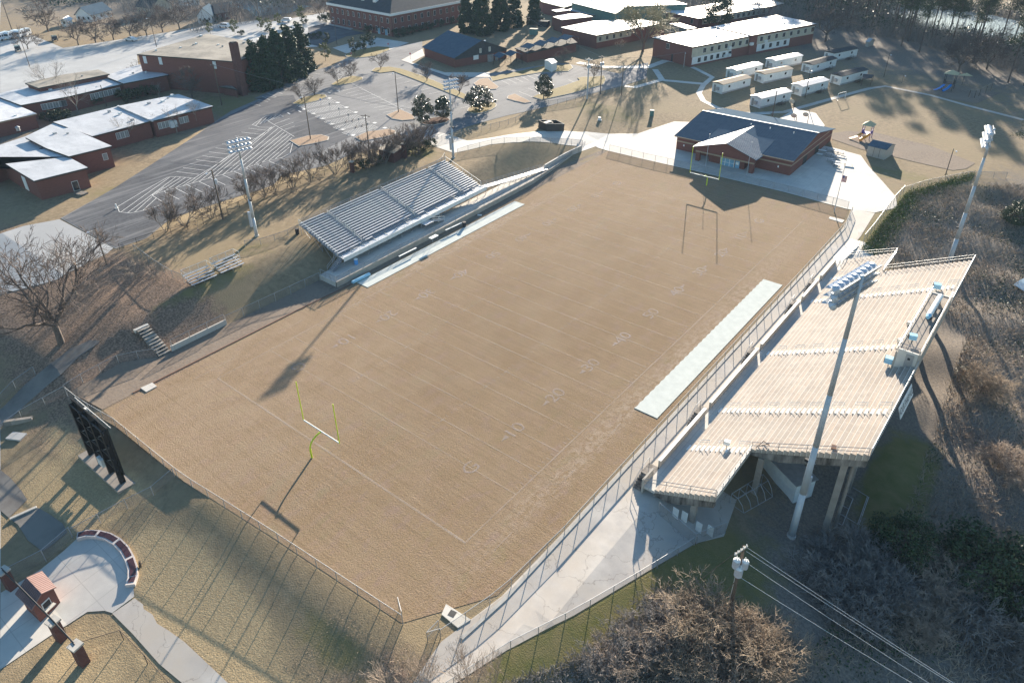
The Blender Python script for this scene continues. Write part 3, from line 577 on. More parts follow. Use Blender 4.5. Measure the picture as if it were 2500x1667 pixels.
o2 = mix(mathn(nt, 'MULTIPLY', mathn(nt, 'LESS_THAN', rf_, .13), .75), o2, (.70, .64, .56)); o2 = mix(mathn(nt, 'MULTIPLY', rng(rf_, .70, .97), .62), o2, (.21, .17, .135)); o2 = mix(mathn(nt, 'MULTIPLY', rng(noise(.8, 5), .55, .68), .3), o2, (.30, .25, .21)); nt.links.new(o2, p.inputs['Base Color'])  # pale front band paints sunlit tread edges into the colour; dark back band is dirt
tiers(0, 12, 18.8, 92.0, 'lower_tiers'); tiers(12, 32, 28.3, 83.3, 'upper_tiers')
MB().box(60.62, 61.998, 18.8, 92.0, .75, 1.14).build('front_floor', 'concrete', ST)
gaps = [(21.0, 22.6), (35.2, 36.7), (52.8, 54.2), (70.4, 71.8), (79.3, 80.9)]
segs = [(18.6, 21.0), (22.6, 35.2), (36.7, 52.8), (54.2, 70.4), (71.8, 79.3), (80.9, 89.2)]
for a, b in segs: MB().box(60.38, 60.62, a, b, -.1, 2.25).build('front_parapet', 'parapet', ST)
for a, b in segs[1:]:
    MB().box(60.30, 60.70, a, b, 2.25, 2.31).build('parapet_cap', 'white_paint', ST)
for a, b in gaps:   # stairs from the walkway, alongside the parapet
    s = MB()
    for k in range(6): s.box(59.15, 60.3, a-2.2+.36*k, a-2.2+.36*(k+1), -.05, .2*(k+1))
    s.box(59.15, 60.62, a-.04, b, -.05, 1.16); s.build('entry_stair', 'stained', ST)
    h = MB(); h.path([(59.2, a-2.2, .1), (59.2, a-2.2, 1.0), (59.2, a, 2.1), (59.2, b, 2.1), (59.2, b, 1.15)], .035, 5); h.path([(59.2, a-2.2, .6), (59.2, a, 1.7)], .025, 4); h.build('stair_rail', 'galv', ST)
# aisles
for (y, i0, i1) in ((28.0, 0, 12), (37.2, 0, 32), (53.9, 0, 28), (73.0, 0, 32), (82.6, 0, 12)):
    s = MB()
    for i in range(i0, i1): s.box(rowx(i)-.28, rowx(i), y-.55, y+.55, rowz(i)-.305+.001, rowz(i)-.15)
    s.build('aisle_steps', 'step_white', ST)
    for k in range(i0+1, i1-2, 4):
        r = MB()
        for zz, rr in ((.95, .032), (.6, .025)): r.beam((rowx(k)+.3, y+.62, rowz(k)+zz), (rowx(k+2)+.3, y+.62, rowz(k+2)+zz), rr, 5)
        for q in (k, k+2): r.beam((rowx(q)+.3, y+.62, rowz(q)), (rowx(q)+.3, y+.62, rowz(q)+.95), .032, 5)
        for zz in (.95,): r.beam((rowx(k)+.3, y+.62, rowz(k)+zz), (rowx(k)+.3, y+.25, rowz(k)+zz), .03, 5)
        r.build('handrail', 'white_paint', ST)
# perimeter railings
def railing(name, pts, hs=(1.05, .55), step=3., m='galv', par=ST, r=.035):
    b = MB(); pts = [Vector(q) for q in pts]
    for a, c in zip(pts[:-1], pts[1:]):
        L = (c-a).length; n = max(1, round(L/step))
        for h in hs: b.beam(a+Vector((0, 0, h)), c+Vector((0, 0, h)), r, 5)
        for i in range(n+1): q = a.lerp(c, i/n); b.beam(q-Vector((0, 0, .35)), q+Vector((0, 0, hs[0])), r, 5)
    return b.build(name, m, par)
railing('end_railing', [(60.5, 18.72, 1.3), (69.2, 18.72, rowz(12)-.2)]); railing('back_railing', [(69.32, 18.75, rowz(11)), (69.32, 28.2, rowz(11))], (1.05, .75, .5, .25), 1.5)
railing('end_railing', [(69.3, 28.22, rowz(12)), (81.2, 28.22, rowz(31))]); railing('back_railing', [(81.38, 28.3, rowz(31)), (81.38, 48.2, rowz(31))], (1.05, .8, .55, .3), 2.4)
railing('back_railing', [(81.38, 67.3, rowz(31)), (81.38, 83.4, rowz(31))], (1.05, .8, .55, .3), 2.4); railing('end_railing', [(81.2, 83.4, rowz(31)), (69.4, 83.4, rowz(12))])
railing('back_railing', [(69.4, 83.5, rowz(11)), (69.4, 92.1, rowz(11))], (1.05, .75, .5, .25), 1.5); railing('end_railing', [(69.3, 92.1, rowz(11)), (61, 92.1, 1.3)])
# raking beams and columns
def rake(i0, i1, y, name='raking_beam', w=.5, drop=1.25):
    x0, x1 = rowx(i0)-.1, rowx(i1)-.05; z0, z1 = rowz(i0)-.78, rowz(i1-1)-.78
    pr = [(x0, z0), (x1, z1), (x1, z1-drop*.75), (x0+(x1-x0)*.3, z0+(z1-z0)*.3-drop), (x0, z0-.35)]
    n = len(pr); vs = [(x, y, z) for x, z in pr]+[(x, y+w, z) for x, z in pr]
    return MB().add(vs, [(i, (i+1) % n, (i+1) % n+n, i+n) for i in range(n)]+[tuple(range(n))[::-1], tuple(range(n, 2*n))]).build(name, 'stained', ST)
rake(0, 12, 18.85); rake(12, 32, 28.4)
for y in (37, 46, 55, 64, 73, 82.4, 91.2): rake(0, 12, y)
for y in (37, 46, 55, 64, 73, 82.4): rake(12, 32, y)
for y in (18.9, 28.4, 37, 46, 55, 64, 73, 82.4, 91.2):
    for x in (66.9, 70.6, 79.3):
        if x > 68 and not 28 < y < 83: continue
        zt = 1.45+(x-62)*.505-1.7; zb = H(x, y)-.3
        MB().box(x-.33, x+.33, y+.02, y+.48, zb, zt).build('column', 'column', ST)
for y in (34,):
    MB().beam((79.9, 30.8, H(79.9, 31)-.3), (79.9, 30.8, 8.0), .2, 6).build('column', 'column', ST)
# press deck at the back of the stand
mk('wall_pale', (.62, .60, .55), (.55, .53, .49), 1, rough=.7)
zt = 12.6
w = MB()
w.box(78.62, 78.86, 48.1, 66.7, rowz(27)-.3, zt-.42); w.box(81.12, 81.38, 48.1, 66.7, 9.9, zt+.1); w.build('press_box_wall', 'parapet', ST); w = MB(); w.box(78.862, 81.118, 48.1, 48.34, 9.3, zt+.1); w.box(78.862, 81.118, 66.46, 66.7, 9.3, zt-.4); w.build('press_box_end_wall', 'wall_pale', ST)
MB().box(78.863, 81.117, 48.345, 66.455, zt-.75, zt-.5).build('press_box_roof', 'column', ST)
o = MB().box(79.85, 80.75, 48.02, 48.097, 10.35, 12.35).build('press_box_door', 'galv', ST); MB().box(80.1, 80.4, 47.995, 48.018, 11.6, 11.9).build('door_window', 'bin_dark', o)
MB().box(79.8, 81.12, 46.2, 48.0, 9.7, 10.35).build('door_landing', 'column', ST)
railing('roof_railing', [(78.7, 48.2, zt-.35), (78.7, 66.6, zt-.35)], (.9, .45), 2.2); railing('roof_railing', [(78.8, 48.2, zt), (81.2, 48.2, zt)], (.9, .45), .9)
railing('roof_railing', [(81.25, 48.4, zt), (81.25, 66.5, zt)], (.5,), 3)
t = thing('stand_sign', 'long white painted sign hanging on the outer back rail of the concrete stand', 'sign', (81.5, 40.5, 10.8))
zc = 10.3; tl = .35; R3 = np.stack([np.array([0, 1., 0]), np.array([-math.sin(tl), 0, math.cos(tl)]), np.array([math.cos(tl), 0, math.sin(tl)])], 1)
n_ = R3[:, 2]; upv = R3[:, 1]; c = np.array([81.95, 41.2, zc]); vs = []
for dz_ in (-.03, .03):
    for a, b in ((-2.9, -.75), (2.9, -.75), (2.9, .75), (-2.9, .75)): vs.append(tuple(c+np.array([0, 1, 0])*a+upv*b+n_*dz_))
MB().add(vs, [(3, 2, 1, 0), (4, 5, 6, 7), (0, 1, 5, 4), (1, 2, 6, 5), (2, 3, 7, 6), (3, 0, 4, 7)]).build('board', 'white_paint', t)
place_text('HOUR SHAP HUD', 'lettering', tuple(c+n_*.045), R3, .85, 'bin_dark', t, .62)
# long white roll, drum fans, boxes on the press deck
t = thing('air_duct', 'long white cylinder lying on trestles on the press deck', 'duct', (80.1, 61.5, zt)); MB().beam((80.0, 58.2, zt+.35), (80.1, 64.6, zt+.35), .36, 14).build('tube', 'white_paint', t)
MB().beam((80.0, 57.6, zt+.3), (80.0, 58.2, zt+.35), .24, 12, .36).build('cone', 'blue_vinyl', t)
for y in (58.8, 61.4, 64): MB().box(79.7, 80.4, y-.05, y+.05, zt-.5, zt-.02).build('trestle', 'bin_dark', t)
def speaker_box(loc, rz, label, m='blue_vinyl', s=1.):
    t = thing('horn_speaker', label, 'loudspeaker', loc, 0, 'loudspeakers on the stand'); x, y, z = loc
    b = MB(); b.obox((x, y, z+.5*s), .9*s, .7*s, .65*s, rz); b.build('cabinet', m, t); MB().beam((x, y, z-.1), (x, y, z+.5*s), .05, 6).build('stand_leg', 'galv', t)
    MB().obox((x-.48*s*math.cos(rz), y-.48*s*math.sin(rz), z+.55*s), .06, .6*s, .55*s, rz).build('horn_mouth', 'bin_dark', t)
speaker_box((78.2, 48.6, rowz(26)), .1, 'blue loudspeaker cabinet at the near corner of the press deck', 'blue_vinyl', 1.2)
speaker_box((79.6, 51.6, zt-.5), .3, 'rounded blue loudspeaker standing on the press deck roof', 'blue_vinyl', 1.0)
speaker_box((78.0, 55.3, rowz(25)), .1, 'small white loudspeaker on the front edge of the press deck nearest the door', 'white_paint', .7)
speaker_box((77.9, 60.6, rowz(25)), .1, 'small white loudspeaker midway along the press deck edge', 'white_paint', .7)
speaker_box((78.7, 72.2, rowz(27)), .2, 'blue loudspeaker standing beside the far aisle of the stand', 'blue_vinyl', 1.1)
speaker_box((66.3, 25.9+2.6, rowz(7)), .2, 'white loudspeaker standing behind the nearest aisle rail of the stand', 'white_paint', .8)
t = thing('red_bench_frame', 'bent red and black tube frame left on the stand corner step', 'frame', (70.4, 28.9, rowz(13))); MB().path([(69.7, 28.6, rowz(12)+.1), (70.2, 29.4, rowz(13)+.6), (71.1, 28.8, rowz(14)+.5)], .05, 5).build('red_tube', 'brown_kerb', t); MB().path([(70.0, 28.8, rowz(13)+.1), (70.9, 29.4, rowz(14)+.3)], .05, 5).build('black_tube', 'bin_dark', t)
t = thing('brown_box', 'small brown box left near the top row of the stand by the end rail', 'box', (77.6, 28.9, rowz(25))); MB().obox((77.7, 29.0, rowz(26)+.0), .5, .7, .28, .2).build('crate', 'brown_kerb', t)
# far end ramp of the stand (silver)
t = thing('access_ramp', 'silver handrailed ramp at the far end of the concrete stand', 'ramp', (60.6, 96, .5))
MB().add([(60.0, 89.3, 1.1), (61.3, 89.3, 1.1), (61.3, 101.5, .12), (60.0, 101.5, .12), (60.0, 89.3, .95), (61.3, 89.3, .95), (61.3, 101.5, .0), (60.0, 101.5, .0)], [(0, 1, 2, 3), (7, 6, 5, 4), (0, 4, 5, 1), (1, 5, 6, 2), (2, 6, 7, 3), (3, 7, 4, 0)]).build('ramp_deck', 'alum', t)
for x in (59.95, 61.35): railing('ramp_rail', [(x, 89.3, 1.1), (x, 101.5, .15)], (1.0, .6, .3), 1.6, 'white_paint', t)
sheet('ramp_landing', [(60, 92.5), (66, 92.5), (64, 103), (61.5, 104), (59, 103.5)], 'concrete', .06, label='pale concrete landing at the foot of the silver ramp')
# sheds and goals under the stand
t = thing('storage_shed', 'low white block shed under the near end of the concrete stand', 'shed', (73.5, 33, -1.5)); z0 = H(73, 33)-.3
b = MB(); b.prism([(69.8, 33.5), (74.8, 30.6), (76.2, 33.2), (71.2, 36.1)], z0, z0+2.9); b.build('wall', 'white_paint', t); MB().prism([(69.6, 33.5), (74.8, 30.4), (76.5, 33.2), (71.3, 36.4)], z0+2.9, z0+3.02).build('roof', 'galv', t)
def tube_frame(label, O, pts_list, m='galv', r=.045, name='tube_goal'):
    t = thing(name, label, 'goal frame', O)
    for nm, pts in pts_list: MB().path([Vector(q) for q in pts], r, 5).build(nm, m, t)
    return t
q = [g(*e) for e in ((1782, 1228), (1816, 1252), (1886, 1212), (1858, 1180))]
P0, P1, P2, P3 = [Vector(v) for v in q]; up = Vector((0, 0, 1))
arcs = [('base_frame', [P0, P1, P2, P3, P0]), ('top_bar', [P0+up*1.6+(P3-P0)*.0, P3+up*1.6]), ('top_bar', [P0.lerp(P1, .45)+up*1.5, P3.lerp(P2, .45)+up*1.5])]
for k in range(5):
    a = P0.lerp(P3, k/4); b_ = P1.lerp(P2, k/4); arcs.append(('bow', [a, a+up*1.6, a.lerp(b_, .45)+up*1.5, a.lerp(b_, .8)+up*.9, b_]))
tube_frame('tubular metal hooped frame on the ground under the near end of the stand', P0, arcs, r=.04, name='hooped_frame')
q = [g(*e) for e in ((2081, 1192), (2117, 1214), (2093, 1282), (2054, 1258))]; A, B, C, D = q
q2 = [g(*e) for e in ((2066, 1209), (2082, 1219), (2056, 1284), (2039, 1275))]
tube_frame('white tube goal frame lying flat in the grass beside a tall stand column', A, [('frame', [A+up*.2, B+up*.2, C+up*.2, D+up*.2]), ('double_rail', [B+up*.2+Vector((.15, 0, 0)), C+up*.2+Vector((.15, 0, 0))]), ('ladder', [q2[0]+up*.15, q2[1]+up*.15, q2[2]+up*.15, q2[3]+up*.15, q2[0]+up*.15]), ('rung', [q2[0].lerp(q2[3], .4)+up*.15, q2[1].lerp(q2[2], .4)+up*.15]), ('rung', [q2[0].lerp(q2[3], .7)+up*.15, q2[1].lerp(q2[2], .7)+up*.15])])
t = thing('fenced_enclosure', 'wire cage with white wall panels under the near stair of the concrete stand', 'enclosure', (66.5, 17, 0))
a = k_ = None
pts = [V(63.5, 17.2), V(68.6, 16.4), V(70.5, 20.5)]
for q in pts: MB().beam(q-up*.1, q+up*1.9, .04, 5).build('post', 'galv', t)
for (a, b_) in zip(pts[:-1], pts[1:]): MB().beam(a+up*1.9, b_+up*1.9, .035, 5).build('top_rail', 'galv', t); MB().quad(a, b_, b_+up*1.9, a+up*1.9).build('mesh_panel', 'chain', t)
for x, y in ((65.2, 18.2), (66.2, 18.5), (68.1, 18.4), (69.3, 18.9)): MB().obox((x, y, H(x, y)), .75, .08, 1.5, -.1).build('white_panel', 'white_paint', t)
# ================================================================ silver grandstand (left)
GA = math.radians(1.6)
GS = thing('silver_grandstand', 'large silver aluminium grandstand on steel legs along the left sideline', 'grandstand', (-11.0, 33, 1))
GS.rotation_euler = (0, 0, 0)
def gx(x, y): return x-(y-33)*.028
def gp(x, y, z): return (gx(x, y), y, z)
def gbox(mb, x0, x1, y0, y1, z0, z1, n=1):
    vs = [gp(x0, y0, z0), gp(x1, y0, z0), gp(x1, y1, z0), gp(x0, y1, z0), gp(x0, y0, z1), gp(x1, y0, z1), gp(x1, y1, z1), gp(x0, y1, z1)]
    return mb.add(vs, [(0, 3, 2, 1), (4, 5, 6, 7), (0, 1, 5, 4), (1, 2, 6, 5), (2, 3, 7, 6), (3, 0, 4, 7)])
Y0, Y1 = 33.0, 75.0; aisles = [39.6, 54.2, 68.8]; NR = 17
def sx_(i): return -11.95-.625*i
def sz_(i): return 2.75+.205*i
gbox(MB(), -11.75, -10.15, Y0, Y1, 2.62, 2.70).build('front_walkway', 'alum', GS)
gbox(MB(), -10.15, -10.10, Y0, Y1, 2.15, 2.98).build('front_fascia', 'white_paint', GS)
dk = MB()
for i in range(NR): gbox(dk, sx_(i)-.42, sx_(i)+.20, Y0, Y1, sz_(i)-.05, sz_(i))
for i in range(NR): gbox(dk, sx_(i)-.44, sx_(i)-.42, Y0, Y1, sz_(i)-.02, sz_(i)+.2)
dk.build('deck', 'alum_deck', GS)
bounds = [Y0+.1]; 
for a in aisles: bounds += [a-.6, a+.6]
bounds += [Y1-.1]
for i in range(NR):
    for k in range(0, len(bounds), 2):
        a, b_ = bounds[k], bounds[k+1]
        if i == 0:
            if k == 0: pass
            else: b_ = a+1.9
        s = MB(); gbox(s, sx_(i)-.30, sx_(i)-.05, a, b_, sz_(i)+.40, sz_(i)+.455)
        n = max(2, int((b_-a)/1.8))
        for j in range(n+1): yy = a+.1+(b_-a-.2)*j/n; gbox(s, sx_(i)-.2, sx_(i)-.15, yy-.03, yy+.03, sz_(i), sz_(i)+.40)
        s.build('bench_row', 'alum', GS)
st = MB()
for a in aisles:
    for i in range(NR): gbox(st, sx_(i)-.05, sx_(i)+.2, a-.55, a+.55, sz_(i)+.002, sz_(i)+.05)
st.build('aisle_treads', 'alum_deck', GS)
for a in aisles:
    for k in (1, 5, 9, 13):
        r = MB(); A = Vector(gp(sx_(k)+.1, a, sz_(k))); B = Vector(gp(sx_(k+3), a, sz_(k+3)))
        for h in (.9, .5): r.beam(A+up*h, B+up*h, .03, 5)
        r.beam(A, A+up*.9, .03, 5); r.beam(B, B+up*.9, .03, 5); r.build('aisle_handrail', 'white_paint', GS)
# legs and braces
lg = 0
for j in range(15):
    y = Y0+.1+(Y1-Y0-.2)*j/14
    fr_ = MB()
    xs = [-10.3, -13.2, -16.4, -19.6, -22.2]
    for x in xs:
        zt_ = 2.6 if x > -11.8 else sz_((-11.95-x)/.625)-.1; X = gx(x, y); zb = 1.0 if x > -12.6 else H(X, y); fr_.beam((X, y, zb-.1), (X, y, zt_), .045, 5)
    for x0, x1 in zip(xs[:-1], xs[1:]):
        za = 2.6 if x0 > -11.8 else sz_((-11.95-x0)/.625)-.1; zb = sz_((-11.95-x1)/.625)-.1; fr_.beam(gp(x0, y, za), gp(x1, y, zb), .05, 5)
        X = gx(x1, y); fr_.beam(gp(x0, y, max(1.1, H(gx(x0, y), y)+.1) if x0 > -12.6 else H(gx(x0, y), y)+.1), gp(x1, y, zb), .03, 4)
    fr_.build('leg_frame', 'galv', GS)
    if j < 14:
        y2 = Y0+.1+(Y1-Y0-.2)*(j+1)/14; br = MB(); br.beam(gp(-10.3, y, 2.5), gp(-10.3, y2, 1.15), .03, 4); br.beam(gp(-10.3, y, 1.15), gp(-10.3, y2, 2.5), .03, 4); br.build('cross_brace', 'galv', GS)
railing('front_railing', [gp(-10.05, Y0+1.6, 2.7), gp(-10.05, 53.6, 2.7)], (1.05, .55), 2.4, 'white_paint', GS, .03); railing('front_railing', [gp(-10.05, 55.4, 2.7), gp(-10.05, Y1, 2.7)], (1.05, .55), 2.4, 'white_paint', GS, .03)
for y in (Y0, Y1): railing('side_railing', [gp(-11.8, y, 2.75), gp(sx_(16)-.4, y, sz_(16)+.2)], (1.05,), 2.6, 'white_paint', GS, .04)
railing('back_railing', [gp(sx_(16)-.45, Y0, sz_(16)), gp(sx_(16)-.45, Y1, sz_(16))], (1.1,), 2.6, 'galv', GS, .03)
MB().quad(gp(sx_(16)-.45, Y0, sz_(16)), gp(sx_(16)-.45, Y1, sz_(16)), gp(sx_(16)-.45, Y1, sz_(16)+1.1), gp(sx_(16)-.45, Y0, sz_(16)+1.1)).build('back_mesh', 'chain', GS)
# near stair
s = MB()
for k in range(9): gbox(s, -11.7, -10.4, 33.0-.30*(k+1), 33.0-.30*k, 2.60-.19*(k+1), 2.66-.19*(k+1))
s.build('stair_treads', 'alum_deck', GS)
for x in (-11.75, -10.35): railing('stair_rail', [gp(x, 33, 2.7), gp(x, 30.2, 1.0)], (1.0, .55), 1.4, 'galv', GS, .035)
MB().quad(gp(-11.78, 33, 2.6), gp(-11.78, 30.2, .95), gp(-11.78, 30.4, .85), gp(-11.78, 33, 2.4)).build('stringer', 'galv', GS)
# middle landing
gbox(MB(), -10.1, -8.6, 53.4, 55.6, 2.1, 2.18).build('middle_landing', 'alum', GS)
railing('landing_rail', [gp(-8.6, 55.6, 2.15), gp(-8.6, 59.0, 1.1)], (1.0, .5), 1.5, 'white_paint', GS, .035); railing('landing_rail', [gp(-9.9, 55.7, 2.15), gp(-9.9, 59.0, 1.1)], (1.0, .5), 1.5, 'white_paint', GS, .035)
lf = MB()
for x in (-8.7, -10.0):
    for y in (53.5, 55.5): lf.beam(gp(x, y, 1.0), gp(x, y, 2.1), .045, 5)
lf.beam(gp(-8.7, 53.5, 1.1), gp(-8.7, 55.5, 2.0), .03, 4); lf.beam(gp(-8.7, 55.5, 1.1), gp(-8.7, 53.5, 2.0), .03, 4); lf.build('landing_legs', 'galv', GS)
r = MB().add([gp(-10.05, 55.6, 2.15), gp(-8.65, 55.6, 2.15), gp(-8.65, 59.2, 1.02), gp(-10.05, 59.2, 1.02)], [(0, 1, 2, 3)]).build('landing_ramp', 'alum', GS)
# concrete platform under it
pe = [(-6.95, 28.3), (-7.3, 60), (-8.1, 88), (-9.6, 100), (-11.4, 112), (-12.6, 117.3)]; pb = [(-16.5, 117.3), (-15.5, 106), (-13.6, 96), (-12.6, 88), (-11.95, 33), (-11.6, 28.3)]
zt_ = [1, 1, .98, .9, .75, .55]+[.55, .7, .85, .98, 1, 1]
tag(MB().prism(pe+pb, -.3, zt_).build('walk_platform', 'concrete'), 'raised concrete platform with a retaining wall below the silver grandstand', kind='structure')
tag(MB().prism([(x+.02, y) for x, y in pe]+[(x-.22, y) for x, y in pe[::-1]], [-.2]*12, [z+.12 for z in [1, 1, .98, .9, .75, .55]]+[z+.12 for z in [.55, .75, .9, .98, 1, 1]]).build('platform_kerb', 'parapet'), 'concrete kerb wall along the platform edge', kind='structure')
# long ramp from the grandstand to the far walkway
t = thing('grandstand_ramp', 'long silver ramp with triple handrails sloping away from the far end of the grandstand', 'ramp', (-12, 88, 1.5))
A = Vector((gx(-10.9, 75), 75, 2.66)); B = Vector(at(1332, 412, 1.0)); nrm = Vector((-(B-A).y, (B-A).x, 0)).normalized(); s = MB()
s.bar(A, B, 1.5, .1); s.build('ramp_deck', 'alum', t)
for sd in (-.78, .78): railing('ramp_rail', [A+nrm*sd, B+nrm*sd], (1.0, .65, .3), 1.7, 'galv', t, .03)
L_ = MB()
for i in range(1, 10):
    q = A.lerp(B, i/11)
    for sd in (-.7, .7): L_.beam(q+nrm*sd, (q.x+nrm.x*sd, q.y+nrm.y*sd, .8), .04, 5)
    q2_ = A.lerp(B, (i+1)/11); L_.beam(q+nrm*-.7, (q2_.x-nrm.x*.7, q2_.y-nrm.y*.7, .95), .025, 4)
L_.build('ramp_legs', 'galv', t)
# retaining wall of the mound
P = [at(1332, 399, 2.0), at(1380, 374, 2.0), at(1421, 357, 2.0)]
tag(MB().prism([(q.x, q.y) for q in P]+[(q.x-.35, q.y-.1) for q in P[::-1]], .3, [1.6, 1.9, 2.2, 2.2, 1.9, 1.6]).build('mound_wall', 'concrete'), 'low concrete retaining wall between the grass mound and the far walkway', 'wall')
P = [(-11.85, -.5), (-11.85, 9.2), (-12.1, 9.2), (-12.1, -.5)]
tag(MB().prism(P, -.2, .95).build('bank_wall', 'concrete'), 'low pale block retaining wall at the foot of the left grass bank beside the steps', 'wall')
t = thing('bank_steps', 'dark concrete stair climbing the left bank from the field corner', 'steps', (-14.5, -1.5, 1.5))
a0 = Vector((-11.9, -1.5)); s = MB()
for k in range(10): s.box(-12.0-.55*(k+1), -12.0-.55*k, -2.6, -.62, -.2+.3*k*.9, .27*(k+1))
s.build('step', 'stained', t)
for k in range(0, 10, 1): MB().box(-12.0-.55*k-.1, -12.0-.55*k+.01, -2.6, -.62, .27*(k+1)+.003, .27*(k+1)+.02).build('step_nosing', 'kerb', t)
MB().box(-18.1, -17.51, -2.8, -.5, 2.3, 2.76).build('top_landing', 'concrete', t)
# ---- small bleachers
def small_bleacher(label, A, B):
    A = Vector(A); B = Vector(B); L = (B-A).length; an = math.atan2((B-A).y, (B-A).x)
    t = thing('small_bleacher', label, 'bleacher', A, an, 'small bleachers on the bank')
    for i in range(5):
        MB().box(0, L, .62*i, .62*i+.26, .42+.22*i, .48+.22*i).build('seat_plank', 'alum', t).matrix_parent_inverse.identity()
        if i: MB().box(.1, L-.1, .62*i-.33, .62*i-.05, .22*i-.02+.0, .22*i+.02).build('foot_plank', 'alum_deck', t).matrix_parent_inverse.identity()
    for x in (.5, L/2, L-.5):
        b = MB(); b.beam((x, 0, .05), (x, 2.9, .05), .035, 5); b.beam((x, .1, .05), (x, 2.8, 1.3), .03, 5)
        for i in range(5): b.beam((x, .62*i+.13, .03), (x, .62*i+.13, .42+.22*i), .03, 5)
        b.build('leg_frame', 'galv', t).matrix_parent_inverse.identity()
    r = MB()
    for z in (2.35, 1.4): r.path([(0, 1.1, z), (0, 2.95, z), (L, 2.95, z), (L, 1.1, z)], .03, 5)
    for p_ in ((0, 1.1), (0, 2.95), (L/3, 2.95), (2*L/3, 2.95), (L, 2.95), (L, 1.1)): r.beam((p_[0], p_[1], .9), (p_[0], p_[1], 2.35), .03, 5)
    r.build('guard_rail', 'white_paint', t).matrix_parent_inverse.identity()
    MB().quad((0, 2.95, 1.2), (L, 2.95, 1.2), (L, 2.95, 2.35), (0, 2.95, 2.35)).build('rail_mesh', 'chain', t).matrix_parent_inverse.identity()
zz = cp(400, 560, .102)
small_bleacher('small white bleacher nearest the big bare tree on the left bank', g(*zz(690, 1400)), g(*zz(1290, 1150)))
small_bleacher('small white bleacher nearest the light pole on the left bank', g(*zz(1385, 1100)), g(*zz(1940, 860)))
# ---- team benches on the left pad
def bench(label, A, B, kind):
    A = Vector(A); B = Vector(B); an = math.atan2((B-A).y, (B-A).x); L = (B-A).length; t = thing('team_bench' if kind != 'table' else 'team_table', label, 'bench' if kind != 'table' else 'table', A, an, 'benches on the sideline strip' if kind != 'table' else None)
    w, h = (.35, .5) if kind == 'bench' else (.9, .85)
    MB().box(0, L, -w/2, w/2, h-.05, h).build('seat' if kind == 'bench' else 'table_top', 'white_paint', t).matrix_parent_inverse.identity()
    for x in (.3, L-.3): MB().path([(x, -w/2, 0), (x, 0, h-.05), (x, w/2, 0)], .03, 5).build('leg', 'galv', t).matrix_parent_inverse.identity()
cc = cp(700, 480, .2126)
bench('long white team bench at the middle of the left sideline strip', at(*cc(1290, 712), .5), at(*cc(1490, 612), .5), 'bench')
bench('long white team bench beside the black trash barrel', at(*cc(1825, 410), .5), at(*cc(2010, 325), .5), 'bench')
bench('short white table between the two team benches', at(*cc(1650, 525), .85), at(*cc(1730, 483), .85), 'table')
t = thing('rolled_pad', 'long pale blue rolled mat lying at the near end of the sideline strip', 'rolled mat', at(*cc(850, 960), .3)); A = at(*cc(755, 985), .32); B = at(*cc(950, 888), .32)
MB().beam(A, B, .32, 14).build('roll', 'blue_vinyl', t)
def barrel(label, loc, m, r=.3, h=.9):
    t = thing('trash_barrel', label, 'trash barrel', loc); x, y, z = loc
    MB().beam((x, y, z), (x, y, z+h), r, 12, r*1.05).build('drum', m, t); MB().beam((x, y, z+h), (x, y, z+h+.06), r*1.12, 12).build('rim', 'bin_dark' if m != 'bin_blue' else 'white_paint', t)
barrel('black trash barrel at the end of the sideline benches', tuple(at(*cc(2040, 345), 0.1)), 'bin_dark', .35, 1.0)
barrel('blue trash barrel under the near end of the silver grandstand', tuple(at(*cc(800, 775), 1.0)), 'bin_blue', .35, 1.0)
barrel('dark trash barrel at the back corner of the silver grandstand', tuple(g(*cc(125, 430))), 'bin_dark', .35, 1.1)
tag(MB().obox(tuple(at(*cc(2215, 215), .12)), .9, .5, .12, .6).build('ice_chest_lid', 'white_paint'), 'small white lid lying on the dark strip beside the far platform wall', 'lid')
# ================================================================ fences
fence('long chain link fence along the near end of the field', [(-13.6, -15.6, 0), (-9, -15.5, 0), (-1.4, -14.6, 0), (15.3, -14.45, 0), (30.8, -12.95, 0), (44.5, -11.9, 0), (50.6, -11.4, 0)], 1.45)
rf = fence('long chain link fence with padded top rail between field and walkway', [(54.6, -10.2, .1), (56.3, -2.8, .1), (56.8, 8, .1), (56.7, 60, .1), (56.65, 108, .1), (55.4, 117, .1)], 1.25, 3.0)
MB().path([(56.82, 8, 1.42), (56.72, 60, 1.42), (56.67, 108, 1.42), (55.45, 116.5, 1.42)], .06, 6).build('rail_pad', 'parapet', rf)
fence('chain link gate panel standing open beside the near right drain slab', [at(1044, 1566, 0), at(1072, 1537, 0)], 1.5, 3, midrail=True)
fence('short chain link fence closing the near right field corner', [at(1044, 1566, 0), at(1090, 1588, 0), (54.6, -10.2, .05)], 1.5, 3)
fence('open chain link gate leaf at the end of the near end fence', [at(984, 1524, 0), at(975, 1490, 0)], 2.1, 4)
fence('chain link fence on the outer edge of the cracked walkway', [V(56.6, -18.6), V(60.6, -7.0), V(63.5, .1), V(66.4, 9), V(68.7, 16.8)], 1.35)
fence('chain link fence at the foot of the left bank beyond the steps', [V(-11.9, 9.2), V(-11.6, 18), V(-11.3, 28)], 1.7)
fence('chain link fence from the field corner to the bank steps', [(-13.9, -15.6, .3), V(-14.7, -12), V(-14.5, -7), V(-12.3, -2.5)], 1.4)
fence('thin wire fence on top of the low bank wall', [(-11.95, -.3, .95), (-11.95, 9.0, .95)], 1.1)
fence('low chain link fence along the edge of the grandstand platform', [(-7.2, 28.6, 1.1), (-7.4, 60, 1.1), (-8.2, 88, 1.08), (-9.7, 100, 1), (-11.5, 112, .85), (-12.8, 117, .65)], .95, 3.2)
fence('short chain link fence across the near end of the grandstand platform', [(-11.4, 28.4, 1.0), (-7.3, 28.4, 1.0)], 1.2, 1.5)
